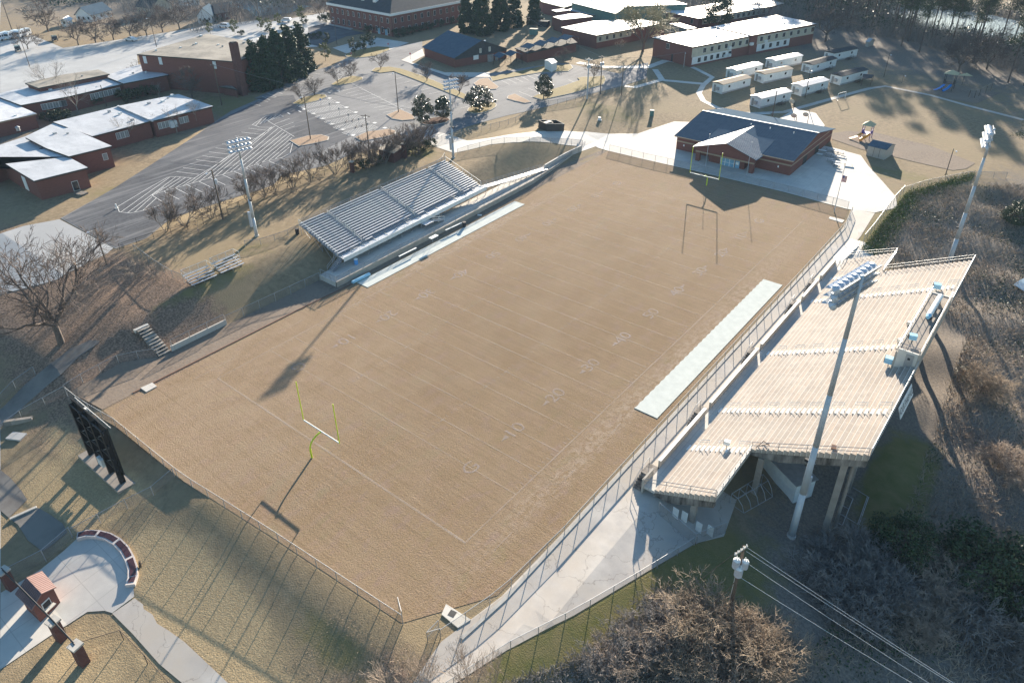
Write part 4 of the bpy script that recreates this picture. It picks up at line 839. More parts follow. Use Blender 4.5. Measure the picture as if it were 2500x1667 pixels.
fence('dark chain link fence between the bank and the parking lot trees', [V(-44, 8.5), V(-43.6, 14), V(-42.2, 19), V(-41.4, 25), V(-43, 31), V(-43.8, 37), V(-44.2, 45), V(-43.4, 53), V(-42.5, 62), V(-44.5, 68)], 1.25, 3.2, 'dark_metal', 'chain_dark')
fence('chain link fence crossing the bank behind the first small bleacher', [V(-41, 9.8), V(-32.6, 9), V(-25.9, 8.8), V(-23, 9.2)], 1.6)
fence('chain link fence from the small bleachers to the grandstand corner', [V(-26.5, 23.5), V(-24.6, 26), V(-23.9, 31), V(-24.2, 34)], 1.3)
fence('chain link fence running behind the silver grandstand', [V(-24.4, 35), V(-25.2, 55), V(-26, 76), V(-28.5, 80)], 1.7)
zm = cp(1050, 330, .1722)
fence('chain link fence curving round the grass mound', [g(*zm(*q)) for q in ((390, 280), (530, 235), (660, 200), (800, 165), (940, 135), (1105, 112), (1430, 110), (1770, 122), (2050, 140), (2160, 150))], 1.5, 3.2)
fence('chain link fence across the far end of the field', [(-6, 118.2, .2), (5, 118.1, .2), (18.5, 118.7, .2), (40, 119, .2), (54.2, 118, .2)], 1.55, 3.3)
fence('wooden topped fence along the edge of the bramble slope', [V(61.6, 103.5), V(61.6, 111), V(61.2, 123), V(61.4, 134)], 1.9, 2.6, 'galv', 'chain', .05)
fence('chain link fence running beside the playground lawn corner', [V(61.4, 134), V(64.2, 141.4), V(70.8, 152.5), V(78, 158)], 1.5, 3)
fence('chain link fence from the near end fence down to the entry plaza', [(13.4, -14.6, -.3), V(*at(*d1(1410, 1430), -1.4)[:2]), V(*at(*d1(1200, 1530), -1.8)[:2]), V(*g(*e1(650, 275))[:2])], 1.5, 3)
fence('chain link gates beside the entry plaza', [g(*e1(650, 280)), g(*e1(570, 350)), g(*e1(450, 460)), g(*e1(265, 590)), g(*e1(120, 640))], 1.9, 2.8, 'galv', 'chain', .06)
fence('rusty wire fence beside the broken edged drive', [g(*e1(730, 1290)), g(*e1(1055, 1130)), g(*e1(1210, 1290)), g(*e1(1370, 1450)), g(*e1(1530, 1640))], 1.5, 4, 'wood_pole', 'chain_dark', .05)
fence('chain link fence along the lower edge of the old road', [g(*d1(0, 870)), g(*d1(190, 730)), g(*d1(330, 640)), g(*d1(480, 580)), (-13.9, -15.6, .2)], 1.3, 3)
fence('chain link fence on the far side of the old road', [g(*d1(0, 620)), g(*d1(130, 480)), g(*d1(320, 345))], 1.5, 3)
fence('chain link fence between the lot and the service road slope', [g(*q) for q in (c2(1620, 1290), c2(1700, 1240), c2(2000, 1180), c3(50, 1100), c3(300, 950), c3(500, 920), c3(700, 880), c3(1000, 800))], 1.4, 3.2)
# ================================================================ scoreboard
t = thing('scoreboard', 'tall black framed scoreboard seen from behind on four columns', 'scoreboard', (4.6, -19, -1.4))
X0, X1, YB = 0.0, 8.7, -18.75
MB().prism([(-1.2, -20.1), (-1.2, -18.1), (9.6, -17.9), (9.4, -20.0)], -2.6, -1.0).build('platform', 'column', t)
MB().box(X0-.9, X1-.2, YB+.25, YB+.40, .1, 7.6).build('panel', 'black_board', t)
for x in (.0, 2.75, 5.5, 8.3):
    b = MB(); b.box(x-.2, x+.2, YB-.42, YB-.36, -.995, 7.5); b.box(x-.2, x+.2, YB+.18, YB+.245, -.995, 7.5); b.box(x-.03, x+.03, YB-.36, YB+.18, -.995, 7.5); b.build('column', 'black_board', t)
for z in (1.3, 3.1, 5.2, 7.3): MB().box(X0, X1, YB-.30, YB-.18, z-.08, z+.08).build('cross_beam', 'dark_metal', t)
for k, (x0, x1) in enumerate(((.55, 2.9), (3.3, 5.7), (6.1, 8.4))):
    for z in (1.3, 3.1, 5.2): MB().beam((x0, YB-.2, z+.2), (x1, YB-.2, z+1.7), .04, 4).build('brace', 'galv', t)
for x in (3.5, 4.2): MB().box(x, x+.5, YB-.6, YB-.2, -.3, .9).build('control_cabinet', 'white_paint', t)
MB().box(1.8, 2.3, YB+.45, YB+.85, 6.9, 7.25).build('camera_box', 'white_paint', t)
MB().beam((X0-.4, YB+.6, 7.75), (X1+.2, YB+.6, 7.75), .05, 5).build('top_cable_rail', 'galv', t)
# ================================================================ entry plaza
mk('brick', (.21, .088, .07), (.16, .066, .054), 1.5, (.185, .078, .062), .3, rough=.9, stretch=(1, 1, 3)); mk('brick_dark', (.15, .07, .06), (.11, .052, .045), 1.2, rough=.9)
mk('red_roof', (.25, .155, .14), (.20, .12, .11), 1, rough=.6); mk('plaque', (.07, .03, .035), (.05, .025, .03), 4, rough=.35); mk('memorial', (.62, .55, .50), (.55, .48, .44), 1, rough=.8)
W_ = [e1(685, 250), e1(770, 228), e1(870, 232), e1(960, 255), e1(1040, 300), e1(1110, 370), e1(1155, 450), e1(1185, 540), e1(1185, 620), e1(1160, 690)]
W_ = [at(*q, -1.5) for q in W_]; outer = []; inner = []
cen = sum(W_, Vector())/len(W_)
for i, q in enumerate(W_):
    d = (W_[min(i+1, 9)]-W_[max(i-1, 0)]).normalized(); n = Vector((d.y, -d.x, 0)); n = n if n.dot(cen-q) > 0 else -n
    outer.append((q.x-n.x*.45, q.y-n.y*.45)); inner.append((q.x+n.x*.55, q.y+n.y*.55))
t = thing('memorial_wall', 'curved pale stone memorial wall with five dark inscription panels', 'wall', W_[5])
MB().prism(outer+inner[::-1], -3.1, -1.5).build('wall', 'memorial', t)
for k in range(0, 9, 2):
    if k+2 > 9: continue
    idx = [k, k+1, k+2] if k < 8 else [8, 9]
    a = [Vector(outer[i]) for i in idx]; b_ = [Vector(inner[i]) for i in idx]
    po = [x_.lerp(y_, .16) for x_, y_ in zip(a, b_)]; pi = [x_.lerp(y_, .80) for x_, y_ in zip(a, b_)]
    po[0] = po[0].lerp(po[1], .12); pi[0] = pi[0].lerp(pi[1], .12); po[-1] = po[-1].lerp(po[-2], .12); pi[-1] = pi[-1].lerp(pi[-2], .12)
    MB().prism([tuple(q) for q in po+pi[::-1]], -1.52, -1.46).build('inscription_panel', 'plaque', t)
if True:
    a = [Vector(outer[i]) for i in (8, 9)]; b_ = [Vector(inner[i]) for i in (8, 9)]
    po = [x_.lerp(y_, .16) for x_, y_ in zip(a, b_)]; pi = [x_.lerp(y_, .80) for x_, y_ in zip(a, b_)]; po[1] = po[1].lerp(po[0], .3); pi[1] = pi[1].lerp(pi[0], .3)
    MB().prism([tuple(q) for q in po+pi[::-1]], -1.52, -1.46).build('inscription_panel', 'plaque', t)
# ticket booth
c = g(*e1(420, 880)); zg = c.z
t = thing('ticket_booth', 'small brick ticket booth with a ribbed dusty red roof on the plaza', 'ticket booth', c)
K0, K1 = at(*e1(235, 630), zg+3.3), at(*e1(370, 772), zg+3.3); M0, M1 = at(*e1(375, 570), zg+2.55), at(*e1(500, 712), zg+2.55)
K1 = K0+(K1-K0); L0 = K0+(K0-M0)*Vector((1, 1, 0)) if False else Vector((2*K0.x-M0.x, 2*K0.y-M0.y, zg+2.55)); L1 = Vector((2*K1.x-M1.x, 2*K1.y-M1.y, zg+2.55))
rr = MB(); dn = Vector((0, 0, -.12)); rr.add([M0, M1, K1, K0, L0, L1, M0+dn, M1+dn, K1+dn, K0+dn, L0+dn, L1+dn], [(0, 1, 2, 3), (3, 2, 5, 4), (9, 8, 7, 6), (10, 11, 8, 9), (0, 6, 7, 1), (1, 7, 8, 2), (2, 8, 11, 5), (5, 11, 10, 4), (4, 10, 9, 3), (3, 9, 6, 0)]); rr.build('roof', 'red_roof', t)
rb = MB()
for i in range(13):
    f0 = i/12; a = M0.lerp(M1, f0)+up*.03; m_ = K0.lerp(K1, f0)+up*.03; b_ = L0.lerp(L1, f0)+up*.03; rb.beam(a, m_, .035, 4); rb.beam(m_, b_, .035, 4)
rb.build('roof_ribs', 'red_roof', t)
cc_ = (M0+M1+L0+L1)/4; corner = [cc_+(q-cc_)*.84 for q in (M1, M0, L0, L1)]
P_ = [(q.x, q.y) for q in corner]; MB().prism(P_, zg-.2, zg+2.5).build('wall', 'brick', t); gq = [corner[0], corner[3], cc_+(K1-cc_)*.84]
MB().add([(gq[0].x, gq[0].y, zg+2.5), (gq[1].x, gq[1].y, zg+2.5), (gq[2].x, gq[2].y, zg+3.1)], [(0, 1, 2)]).build('gable', 'brick', t)
corner = [corner[3], corner[0]]; dx_n = (corner[1]-corner[0]); dx_n.z = 0; dx_n.normalize(); dy = Vector((-dx_n.y, dx_n.x, 0)); dy = dy if dy.dot(cc_-corner[0]) > 0 else -dy
wq = corner[0].lerp(corner[1], .5)-dy*.03; o = MB().obox((wq.x, wq.y, zg+1.05), .95, .1, .9, math.atan2(dx_n.y, dx_n.x)).build('ticket_window', 'white_paint', t); MB().obox((wq.x-dy.x*.06, wq.y-dy.y*.06, zg+1.12), .8, .04, .7, math.atan2(dx_n.y, dx_n.x)).build('pane', 'bin_dark', o)
wq = wq-dy*.25; MB().obox((wq.x, wq.y, zg+.95), 1.2, .45, .06, math.atan2(dx_n.y, dx_n.x)).build('counter', 'concrete', t)
cols = []
for i, (q, lb) in enumerate((((20, 560), 'brick gate column with a stone cap at the far left of the ticket booth'), ((465, 1010), 'brick gate column with a stone cap just right of the ticket booth'), ((665, 1225), 'brick gate column with a stone cap at the lower end of the gate railing'))):
    gz = H(*at(*e1(*q), 0)[:2]); c = at(*e1(*q), gz+3.0); t = thing('gate_column', lb, 'gate column', (c.x, c.y, gz), 0, 'brick gate columns'); cols.append((c, gz))
    MB().obox((c.x, c.y, gz-.2), .85, .85, 2.95, .2).build('shaft', 'brick_dark', t); MB().obox((c.x, c.y, gz+2.75), 1.1, 1.1, .22, .2).build('cap', 'kerb', t)
for i, (a, b_) in enumerate(zip(cols[:-1], cols[1:])):
    t = thing('gate_truss', ['black metal arch truss over the gate beside the ticket booth', 'iron gate railing between the two lower brick gate columns'][i], 'gate', a[0]); A = a[0].copy(); B = b_[0].copy()
    A.z = a[1]+2.7; B.z = b_[1]+2.7
    for o_ in (0, .35): MB().beam(A+up*(o_+.3), B+up*(o_+.3), .05, 6).build('rail', 'dark_metal', t)
    s = MB(); n = 14
    for k in range(n): s.beam(A.lerp(B, k/n)+up*.3, A.lerp(B, (k+1)/n)+up*(.65 if k % 2 == 0 else .3), .025, 4)
    s.build('lattice', 'dark_metal', t)
c = g(*e1(1250, 530)); tag(MB().beam(c, c+Vector((.15, .05, .9)), .16, 8, .12).build('tree_stump', 'wood_pole'), 'short broken wooden stump just outside the memorial wall', 'stump')
o = MB().bar(at(25, 1267, -2.3), at(90, 1238, -2.1), .35, .3).build('pale_kerb_bar', 'kerb'); tag(o, 'long pale concrete bar lying across the shaded drive below the scoreboard', 'kerb bar')
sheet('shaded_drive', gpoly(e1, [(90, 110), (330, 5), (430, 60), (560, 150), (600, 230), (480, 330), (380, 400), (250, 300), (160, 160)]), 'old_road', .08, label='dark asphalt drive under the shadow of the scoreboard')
t = thing('culvert', 'concrete culvert mouth with white foam in the shaded ditch by the old road', 'culvert', g(*d1(130, 880))); c = g(*d1(170, 800)); MB().obox((c.x-.6, c.y+.3, c.z-.2), 3.6, .5, .9, .9).build('headwall', 'column', t)
c = g(*d1(150, 900)); MB().obox((c.x, c.y, c.z), 2.2, 1.4, .25, .5).build('apron', 'lot_conc', t)
# ================================================================ buildings
mk('roof_pale', (.55, .56, .58), (.47, .48, .50), .35, (.42, .43, .45), .1, rough=.55, spec=.4, stretch=(1, 2.2, 1)); mk('roof_white', (.66, .67, .69), (.58, .59, .61), .5, (.50, .51, .53), .12, rough=.6, spec=.3, stretch=(1, 2.5, 1)); mk('roof_tan', (.33, .30, .25), (.27, .245, .21), .6, (.16, .15, .13), .12, rough=.8)
mk('roof_blue', (.10, .14, .18), (.08, .115, .15), .8, rough=.8, spec=0.); mk('roof_grey', (.075, .08, .085), (.055, .06, .065), .8, rough=.85, spec=.05); mk('roof_green', (.10, .22, .20), (.08, .18, .16), 1, rough=.5)
mk('trim_white', (.75, .75, .73), rough=.6); mk('wall_white', (.70, .72, .72), (.62, .64, .64), 1.2, rough=.6); mk('wall_cream', (.50, .47, .38), (.42, .40, .33), 1, rough=.7); mk('band_tan', (.36, .27, .19), (.31, .24, .17), 2, rough=.85)
mk('glass', (.025, .03, .035), rough=.15, spec=.8); mk('panel_grey', (.30, .31, .30), (.22, .23, .23), 2, rough=.6); mk('glass_pale', (.25, .45, .60), (.20, .38, .52), .6, rough=.2, spec=.7); mk('fascia_dark', (.05, .045, .04), rough=.7); mk('shed_wall', (.42, .39, .35), (.38, .35, .32), 1, rough=.7)
for key, ang in (('roof_pale', 12), ('roof_white', 12), ('roof_tan', 12)):
    nt, p, src, noise, rng, mix, out = m_tools[key]; mp2 = nt.nodes.new('ShaderNodeMapping'); mp2.inputs['Rotation'].default_value = (0, 0, math.radians(ang)); nt.links.new(src, mp2.inputs['Vector']); sp_ = nt.nodes.new('ShaderNodeSeparateXYZ'); nt.links.new(mp2.outputs[0], sp_.inputs[0])
    fl = mathn(nt, 'LESS_THAN', mathn(nt, 'FRACT', mathn(nt, 'DIVIDE', sp_.outputs[0], 2.7)), .05); base_c = {'roof_pale': (.30, .31, .33), 'roof_white': (.40, .41, .42), 'roof_tan': (.20, .18, .15)}[key]
    o_ = mix(mathn(nt, 'MULTIPLY', fl, .45), out, base_c); st_ = rng(noise(.22, 6), .56, .70); nt.links.new(mix(mathn(nt, 'MULTIPLY', st_, .5), o_, tuple(v*.8 for v in base_c)), p.inputs['Base Color'])
def poly_area(P): return .5*sum(P[i][0]*P[(i+1) % len(P)][1]-P[(i+1) % len(P)][0]*P[i][1] for i in range(len(P)))
def ccw(P): P = [Vector(p[:2]) for p in P]; return P if poly_area(P) > 0 else P[::-1]
def inset(P, d):
    P = ccw(P); n = len(P); out = []
    for i in range(n):
        a, b, c = P[i-1], P[i], P[(i+1) % n]; e0 = (b-a).normalized(); e1_ = (c-b).normalized(); n0 = Vector((-e0.y, e0.x)); n1 = Vector((-e1_.y, e1_.x)); k = 1+n0.dot(n1)
        out.append(b+(n0+n1)*d/max(k, .3))
    return out
def flat_block(t, P, z0, z1, wall, roof, ov=.45, th=.35, fascia='fascia_dark'):
    W = inset(P, ov); MB().prism([tuple(p) for p in W], z0-.4, z1-th-.005).build('wall', wall, t); P = ccw(P)
    xs_ = [p[0] for p in P]; ys_ = [p[1] for p in P]; IN = inset(P, 1.6); rv = random.Random(int(abs(xs_[0]*7+ys_[0]*13))); nv = min(9, int(abs(poly_area(P))/110)); k_v = 0
    for _ in range(nv*6):
        if k_v >= nv: break
        qx, qy = rv.uniform(min(xs_), max(xs_)), rv.uniform(min(ys_), max(ys_)); ins = all(((IN[(i+1) % len(IN)]-IN[i]).x*(qy-IN[i].y)-(IN[(i+1) % len(IN)]-IN[i]).y*(qx-IN[i].x)) > 0 for i in range(len(IN)))
        if ins: s_v = rv.uniform(.3, .75); MB().obox((qx, qy, z1), s_v, s_v, rv.uniform(.25, .6), .3).build('roof_vent', rv.choice(['galv', 'wall_white', 'galv']), t); k_v += 1
    r = MB().prism([tuple(p) for p in P], z1-th, z1-.04).build('roof_edge', fascia, t); MB().prism([tuple(p) for p in inset(P, .05)], z1-.037, z1).build('roof', roof, t)
    return W
def window(t, A, B, s, w, za, zb, out, frame='trim_white', pane='glass', name='window', bars=0):
    "a window on the wall line A-B at distance s, with its outward normal"
    d = (B-A).normalized(); c = A+d*s+out*.02; an = math.atan2(d.y, d.x)
    o = MB().obox((c.x, c.y, za), w, .1, zb-za, an).build(name, frame, t); q = c+out*.035; b = MB()
    k = bars+1; ww = (w-.16-.06*bars)/k
    for i in range(k): m = q+d*((i-(k-1)/2)*(ww+.06)); b.obox((m.x, m.y, za+.08), ww, .08, zb-za-.16, an)
    b.build('pane', pane, o); return o
def outn(A, B): d = (B-A).normalized(); return Vector((d.y, -d.x))   # for ccw polygons
def nearest_edge(W, px, py, z):
    q = Vector(at(px, py, z)[:2]); best = None
    for i in range(len(W)):
        A, B = W[i], W[(i+1) % len(W)]; L = (B-A).length; s = max(0, min(L, (q-A).dot((B-A)/L))); dist = (A+(B-A)/L*s-q).length
        if best is None or dist < best[0]: best = (dist, A, B, s)
    return best[1:]
def win_row(t, W, p0, p1, n, zc, w, h, **kw):
    "n windows between two pixels that lie on one wall"
    A, B, s0 = nearest_edge(W, *((p0[0]+p1[0])/2, (p0[1]+p1[1])/2), zc); d = (B-A).normalized()
    ss = [(Vector(at(*p, zc)[:2])-A).dot(d) for p in (p0, p1)]; L = (B-A).length
    for i in range(n):
        s = ss[0]+(ss[1]-ss[0])*(i+.5)/n; s = min(max(s, w/2+.1), L-w/2-.1); window(t, A, B, s, min(w, abs(ss[1]-ss[0])/n*.97), zc-h/2, zc+h/2, outn(A, B), **kw)
def band_panel(t, W, p0, p1, za, zb, m='wall_cream', name='wall_panel'):
    A, B, s0 = nearest_edge(W, *((p0[0]+p1[0])/2, (p0[1]+p1[1])/2), (za+zb)/2); d = (B-A).normalized(); L = (B-A).length; ss = sorted(max(.05, min(L-.05, (Vector(at(*p, (za+zb)/2)[:2])-A).dot(d))) for p in (p0, p1))
    c = A+d*(ss[0]+ss[1])/2+outn(A, B)*-.02; MB().obox((c.x, c.y, za), ss[1]-ss[0], .07, zb-za, math.atan2(d.y, d.x)).build(name, m, t)
def rp(f, pts, z): return [tuple(at(*f(x, y), z)[:2]) for x, y in pts]
Z = 4.0
t = thing('classroom_building', 'low brick classroom block with grey flat roofs at the left edge above the road', 'school building', at(*c5(300, 250), 4))
W = flat_block(t, rp(c1, [(-150, 1480), (-50, 1400), (0, 1432), (300, 1612), (785, 1492), (610, 1396), (408, 1322), (150, 1370)], Z+4.6), Z, Z+4.6, 'brick', 'roof_pale')
window(t, *nearest_edge(W, *c5(680, 165), Z+1.2)[:2], nearest_edge(W, *c5(680, 165), Z+1.2)[2], 1.3, Z+.1, Z+2.3, outn(*nearest_edge(W, *c5(680, 165), Z+1.2)[:2]), name='door')
window(t, *nearest_edge(W, *c5(195, 140), Z+2)[:2], nearest_edge(W, *c5(195, 140), Z+2)[2], 2.0, Z+.3, Z+3.4, outn(*nearest_edge(W, *c5(195, 140), Z+2)[:2]), pane='trim_white', name='door')
c = g(*c5(725, 235)); MB().obox((c.x, c.y, Z), 2.4, 1.6, .35, .3).build('door_step', 'stained', t)
W = flat_block(t, rp(c1, [(225, 1225), (410, 1320), (612, 1394), (998, 1300), (622, 1135)], Z+5.1), Z, Z+5.1, 'brick', 'roof_pale')
win_row(t, W, c1(920, 1405), c1(975, 1400), 1, Z+2.9, 1.5, 1.6, pane='panel_grey')
flat_block(t, rp(c1, [(-200, 1340), (0, 1290), (225, 1215), (470, 1100), (640, 1120), (640, 1200), (420, 1300), (200, 1390), (0, 1440), (-200, 1500)], Z+4.2), Z, Z+4.2, 'brick', 'roof_pale')
b = MB(); c = at(*c1(165, 1165), Z+4.3); b.beam(c, c+up*.9, .45, 10); b.beam(c+up*.9, c+up*1.2, .6, 10, .1); b.build('roof_vent', 'galv', t)
t = thing('classroom_wing', 'long brick classroom wing with window bands beside the parking lot road', 'school building', at(*c1(1000, 1280), 4))
W = flat_block(t, rp(c1, [(470, 1088), (820, 1215), (1352, 1076), (1045, 948)], Z+4.45), Z, Z+4.45, 'brick', 'roof_pale')
win_row(t, W, c1(975, 1195), c1(1100, 1170), 3, Z+2.75, 1.9, 1.7, bars=1, pane='panel_grey'); win_row(t, W, c1(1160, 1150), c1(1350, 1110), 4, Z+2.75, 2.2, 1.7, bars=1, pane='panel_grey'); win_row(t, W, c1(835, 1225), c1(890, 1215), 1, Z+2.75, 2, 1.7, bars=1, pane='panel_grey')
W = flat_block(t, rp(c1, [(1047, 946), (1354, 1078), (1900, 946), (1588, 838)], Z+4.6), Z, Z+4.6, 'brick', 'roof_pale')
win_row(t, W, c1(1365, 1108), c1(1490, 1078), 4, Z+2.75, 1.5, 1.7, bars=1, pane='panel_grey'); win_row(t, W, c1(1560, 1065), c1(1640, 1045), 2, Z+2.75, 1.7, 1.7, bars=1, pane='panel_grey')
win_row(t, W, c1(1800, 1040), c1(1860, 1030), 1, Z+1.6, 2.0, 2.6, name='door', bars=1, pane='panel_grey')
A, B, s = nearest_edge(W, *c1(1515, 1095), Z+2.5); q = A+(B-A).normalized()*s+outn(A, B)*.5; MB().obox((q.x, q.y, Z+1.7), 1.8, 1.0, 1.7, math.atan2((B-A).y, (B-A).x)).build('air_conditioner', 'wall_white', t)
for x, y in ((1450, 908), (1535, 855), (1070, 1015)): c = at(*c1(x, y), Z+4.6); MB().obox(tuple(c), .8, .8, .45, .3).build('roof_vent', 'wall_white', t)
c1b = lambda pts: rp(c1, pts, Z+4.85); MB().prism(rp(c1, [(1040, 945), (1352, 1080), (1366, 1076), (1056, 941)], Z+4.75), Z+4.55, Z+4.85).build('roof_step', 'roof_pale', t)
t = thing('white_roof_building', 'brick building with a bright white flat roof at the left edge', 'school building', at(*c1(200, 1100), 4))
flat_block(t, rp(c1, [(-260, 860), (0, 868), (328, 1012), (0, 1086), (-260, 1140)], Z+4), Z, Z+4, 'brick', 'roof_white', fascia='band_tan')
t = thing('north_classroom_wing', 'long grey roofed brick wing with window bands below the gymnasium', 'school building', at(*c1(600, 880), 4))
W = flat_block(t, rp(c1, [(-120, 880), (0, 830), (225, 775), (420, 780), (930, 682), (1095, 747), (600, 862), (185, 938), (0, 870)], Z+4.4), Z, Z+4.4, 'brick', 'roof_pale')
win_row(t, W, c1(330, 930), c1(640, 880), 6, Z+2.7, 2.3, 1.7, bars=1, pane='panel_grey'); win_row(t, W, c1(750, 850), c1(1080, 785), 8, Z+2.7, 2.3, 1.7, bars=1, pane='panel_grey')
W = flat_block(t, rp(c1, [(932, 680), (1097, 745), (1500, 666), (1412, 640), (1507, 602), (1240, 576), (1090, 620)], Z+4.9), Z, Z+4.9, 'brick', 'roof_pale')
win_row(t, W, c1(1400, 715), c1(1485, 700), 3, Z+2.9, 1.6, 1.7, bars=1, pane='panel_grey')
flat_block(t, rp(c1, [(222, 742), (340, 785), (975, 660), (875, 620), (560, 665)], Z+5.7), Z+2, Z+5.7, 'brick', 'roof_tan')
t = thing('gymnasium', 'tall brick gymnasium with a stained flat tan roof and a brick chimney', 'gymnasium', at(*c1(2170, 850), 4))
RP = [tuple(at(*q, Z+10.2)[:2]) for q in ((334, 133), (578.5, 151), (668, 112), (505, 83))]
W = flat_block(t, RP, Z, Z+10.2, 'brick', 'roof_tan', ov=.25)
for x, y in ((1258, 545), (1388, 558), (1868, 597)):
    win_row(t, W, c1(x-18, y), c1(x+18, y), 1, Z+8.6, 2.4, 2.2, frame='wall_white', pane='wall_white', name='louvre')
c = at(*c1(2170, 845), 4); MB().obox((c.x+.3, c.y-.3, Z-.3), 1.9, 1.9, 15.9, .1).build('chimney', 'brick_dark', t); MB().obox((c.x+.3, c.y-.3, Z+15.6), 1.5, 1.5, .25, .1).build('chimney_cap', 'bin_dark', t)
flat_block(t, rp(c1, [(1950, 770), (2080, 790), (2110, 800), (2060, 760)], Z+2.6), Z, Z+2.6, 'brick', 'roof_tan')
for i in range(9):
    c = at(*c1(1650+i*60+(i % 3)*20, 500-i*14+(i % 2)*14), Z+10.2)
for x, y, s in ((1790, 325, .8), (1390, 455, .5)): c = at(*c1(x, y), Z+10.2); MB().obox(tuple(c), s, s, .5).build('roof_vent', 'wall_white', t)
# two storey hip roofed office
t = thing('office_building', 'two storey brick office building with a dark hip roof and white cornice', 'office building', (-142, 171, 4))
FP = [Vector((-184.5, 173.9)), Vector((-142.3, 171.0)), Vector((-140.6, 212)), Vector((-183, 215))]; FPc = ccw(FP)
MB().prism([tuple(p) for p in FPc], Z-.4, Z+8.0).build('wall', 'brick', t)
EV = inset(FPc, -.7); MB().prism([tuple(p) for p in EV], Z+8.0, Z+8.95).build('cornice', 'trim_white', t)
cen = sum(EV, Vector((0, 0)))/4; b = MB(); zt_ = Z+14.5; zb_ = Z+8.955
top = [cen+(p-cen)*.33 for p in EV]; EVi = [cen+(p-cen)*.995 for p in EV]
b.add([(*p, zb_) for p in EVi]+[(*p, zt_) for p in top], [(0, 1, 5, 4), (1, 2, 6, 5), (2, 3, 7, 6), (3, 0, 4, 7), (4, 5, 6, 7), (3, 2, 1, 0)]); b.build('roof', 'roof_grey', t)
for k in (.42, .68): q = EV[0].lerp(EV[1], k).lerp(cen, .42) if False else EVi[FPc.index(FPc[0])].lerp(EVi[1], k); q = q.lerp(cen, .30); MB().obox((q.x, q.y, Z+9.9), 1.8, 2.4, 1.9, 0).build('dormer', 'trim_white', t)
for i in range(4):
    A, B = FPc[i], FPc[(i+1) % 4]; L = (B-A).length; o_ = outn(A, B)
    if (Vector((CAM[0], CAM[1]))-A).dot(o_) < 0: continue
    n = 11
    for k in range(n):
        s = L*(k+.6)/(n+.2)
        for za, zb in ((.9, 3.1), (4.9, 6.9)):
            if za < 1 and i == 0 and k in (8, 9) and False: continue
            window(t, A, B, s, 1.25, Z+za, Z+zb, o_, bars=0)
    for k in (0.02, .28, .55, .82, .98):
        q = A.lerp(B, k)+o_*.08; MB().beam((q.x, q.y, Z), (q.x, q.y, Z+8), .07, 5).build('downpipe', 'band_tan', t)
for s_, l in ((.80, 0), (.91, 0)):
    A, B = [(A, B) for A, B in zip(FPc, FPc[1:]+FPc[:1]) if abs(outn(A, B).y+1) < .3][0]; q = A.lerp(B, s_)+outn(A, B)*.8
    MB().prism([(q.x-1.2, q.y-.7), (q.x+1.2, q.y-.7), (q.x+1.2, q.y+.75), (q.x-1.2, q.y+.75)], Z+2.7, Z+2.8).build('door_canopy', 'roof_grey', t)
    q = A.lerp(B, s_); window(t, A, B, (B-A).length*s_, 1.6, Z+.1, Z+2.5, outn(A, B), name='door', pane='glass_pale')
def gable_house(name, label, cat, A, B, C, z0, he, hr, wall='wall_white', roof='roof_grey', ov=.5, ridge='AB', group=None, th=.12):
    "base corners A-B-C in plan; ridge parallel to AB or BC"
    A, B, C = [Vector(p[:2]) for p in (A, B, C)]; D = A+(C-B); P = [A, B, C, D]
    if ridge == 'BC': P = [B, C, D, A]
    a, b, c, d = P   # ridge parallel to a-b
    t = thing(name, label, cat, (B.x, B.y, z0), 0, group); m0 = (a+d)/2; m1 = (b+c)/2
    vs = [(*p, z0-.4) for p in P]+[(*p, z0+he) for p in P]+[(*m0, z0+hr), (*m1, z0+hr)]
    MB().add(vs, [(3, 2, 1, 0), (0, 1, 5, 4), (1, 2, 6, 9, 5), (2, 3, 7, 6), (3, 0, 4, 8, 7)]).build('wall', wall, t)
    u = (b-a).normalized()*ov; sl = (hr-he)/((a-d).length/2); w = (a-d).normalized()*ov; r = MB(); e = z0+he-sl*ov+.03; q = z0+hr+.03
    for s_, (p0, p1) in ((1, (a, b)), (-1, (d, c))):
        E0 = p0-u+w*s_; E1 = p1+u+w*s_; M0 = m0-u; M1 = m1+u
        r.add([(*E0, e), (*E1, e), (*M1, q), (*M0, q), (*E0, e+th), (*E1, e+th), (*M1, q+th), (*M0, q+th)], [(0, 1, 2, 3), (7, 6, 5, 4), (0, 4, 5, 1), (1, 5, 6, 2), (3, 7, 4, 0)])
    r.build('roof', roof, t)
    return t, ccw(P), (a, b, c, d, m0, m1, e+th, q+th)
# blue roofed hall
A, B = at(*c2(1520, 505), 4), at(*c2(1790, 605), 4); C = at(*c2(2250, 520), 4)
t, W, R_ = gable_house('brick_hall', 'brick hall with a blue metal gable roof at the top of the parking lot', 'hall', A, B, C, Z, 3.4, 7.6, 'brick', 'roof_blue', .6)
a, b, c, d, m0, m1, _, _ = R_
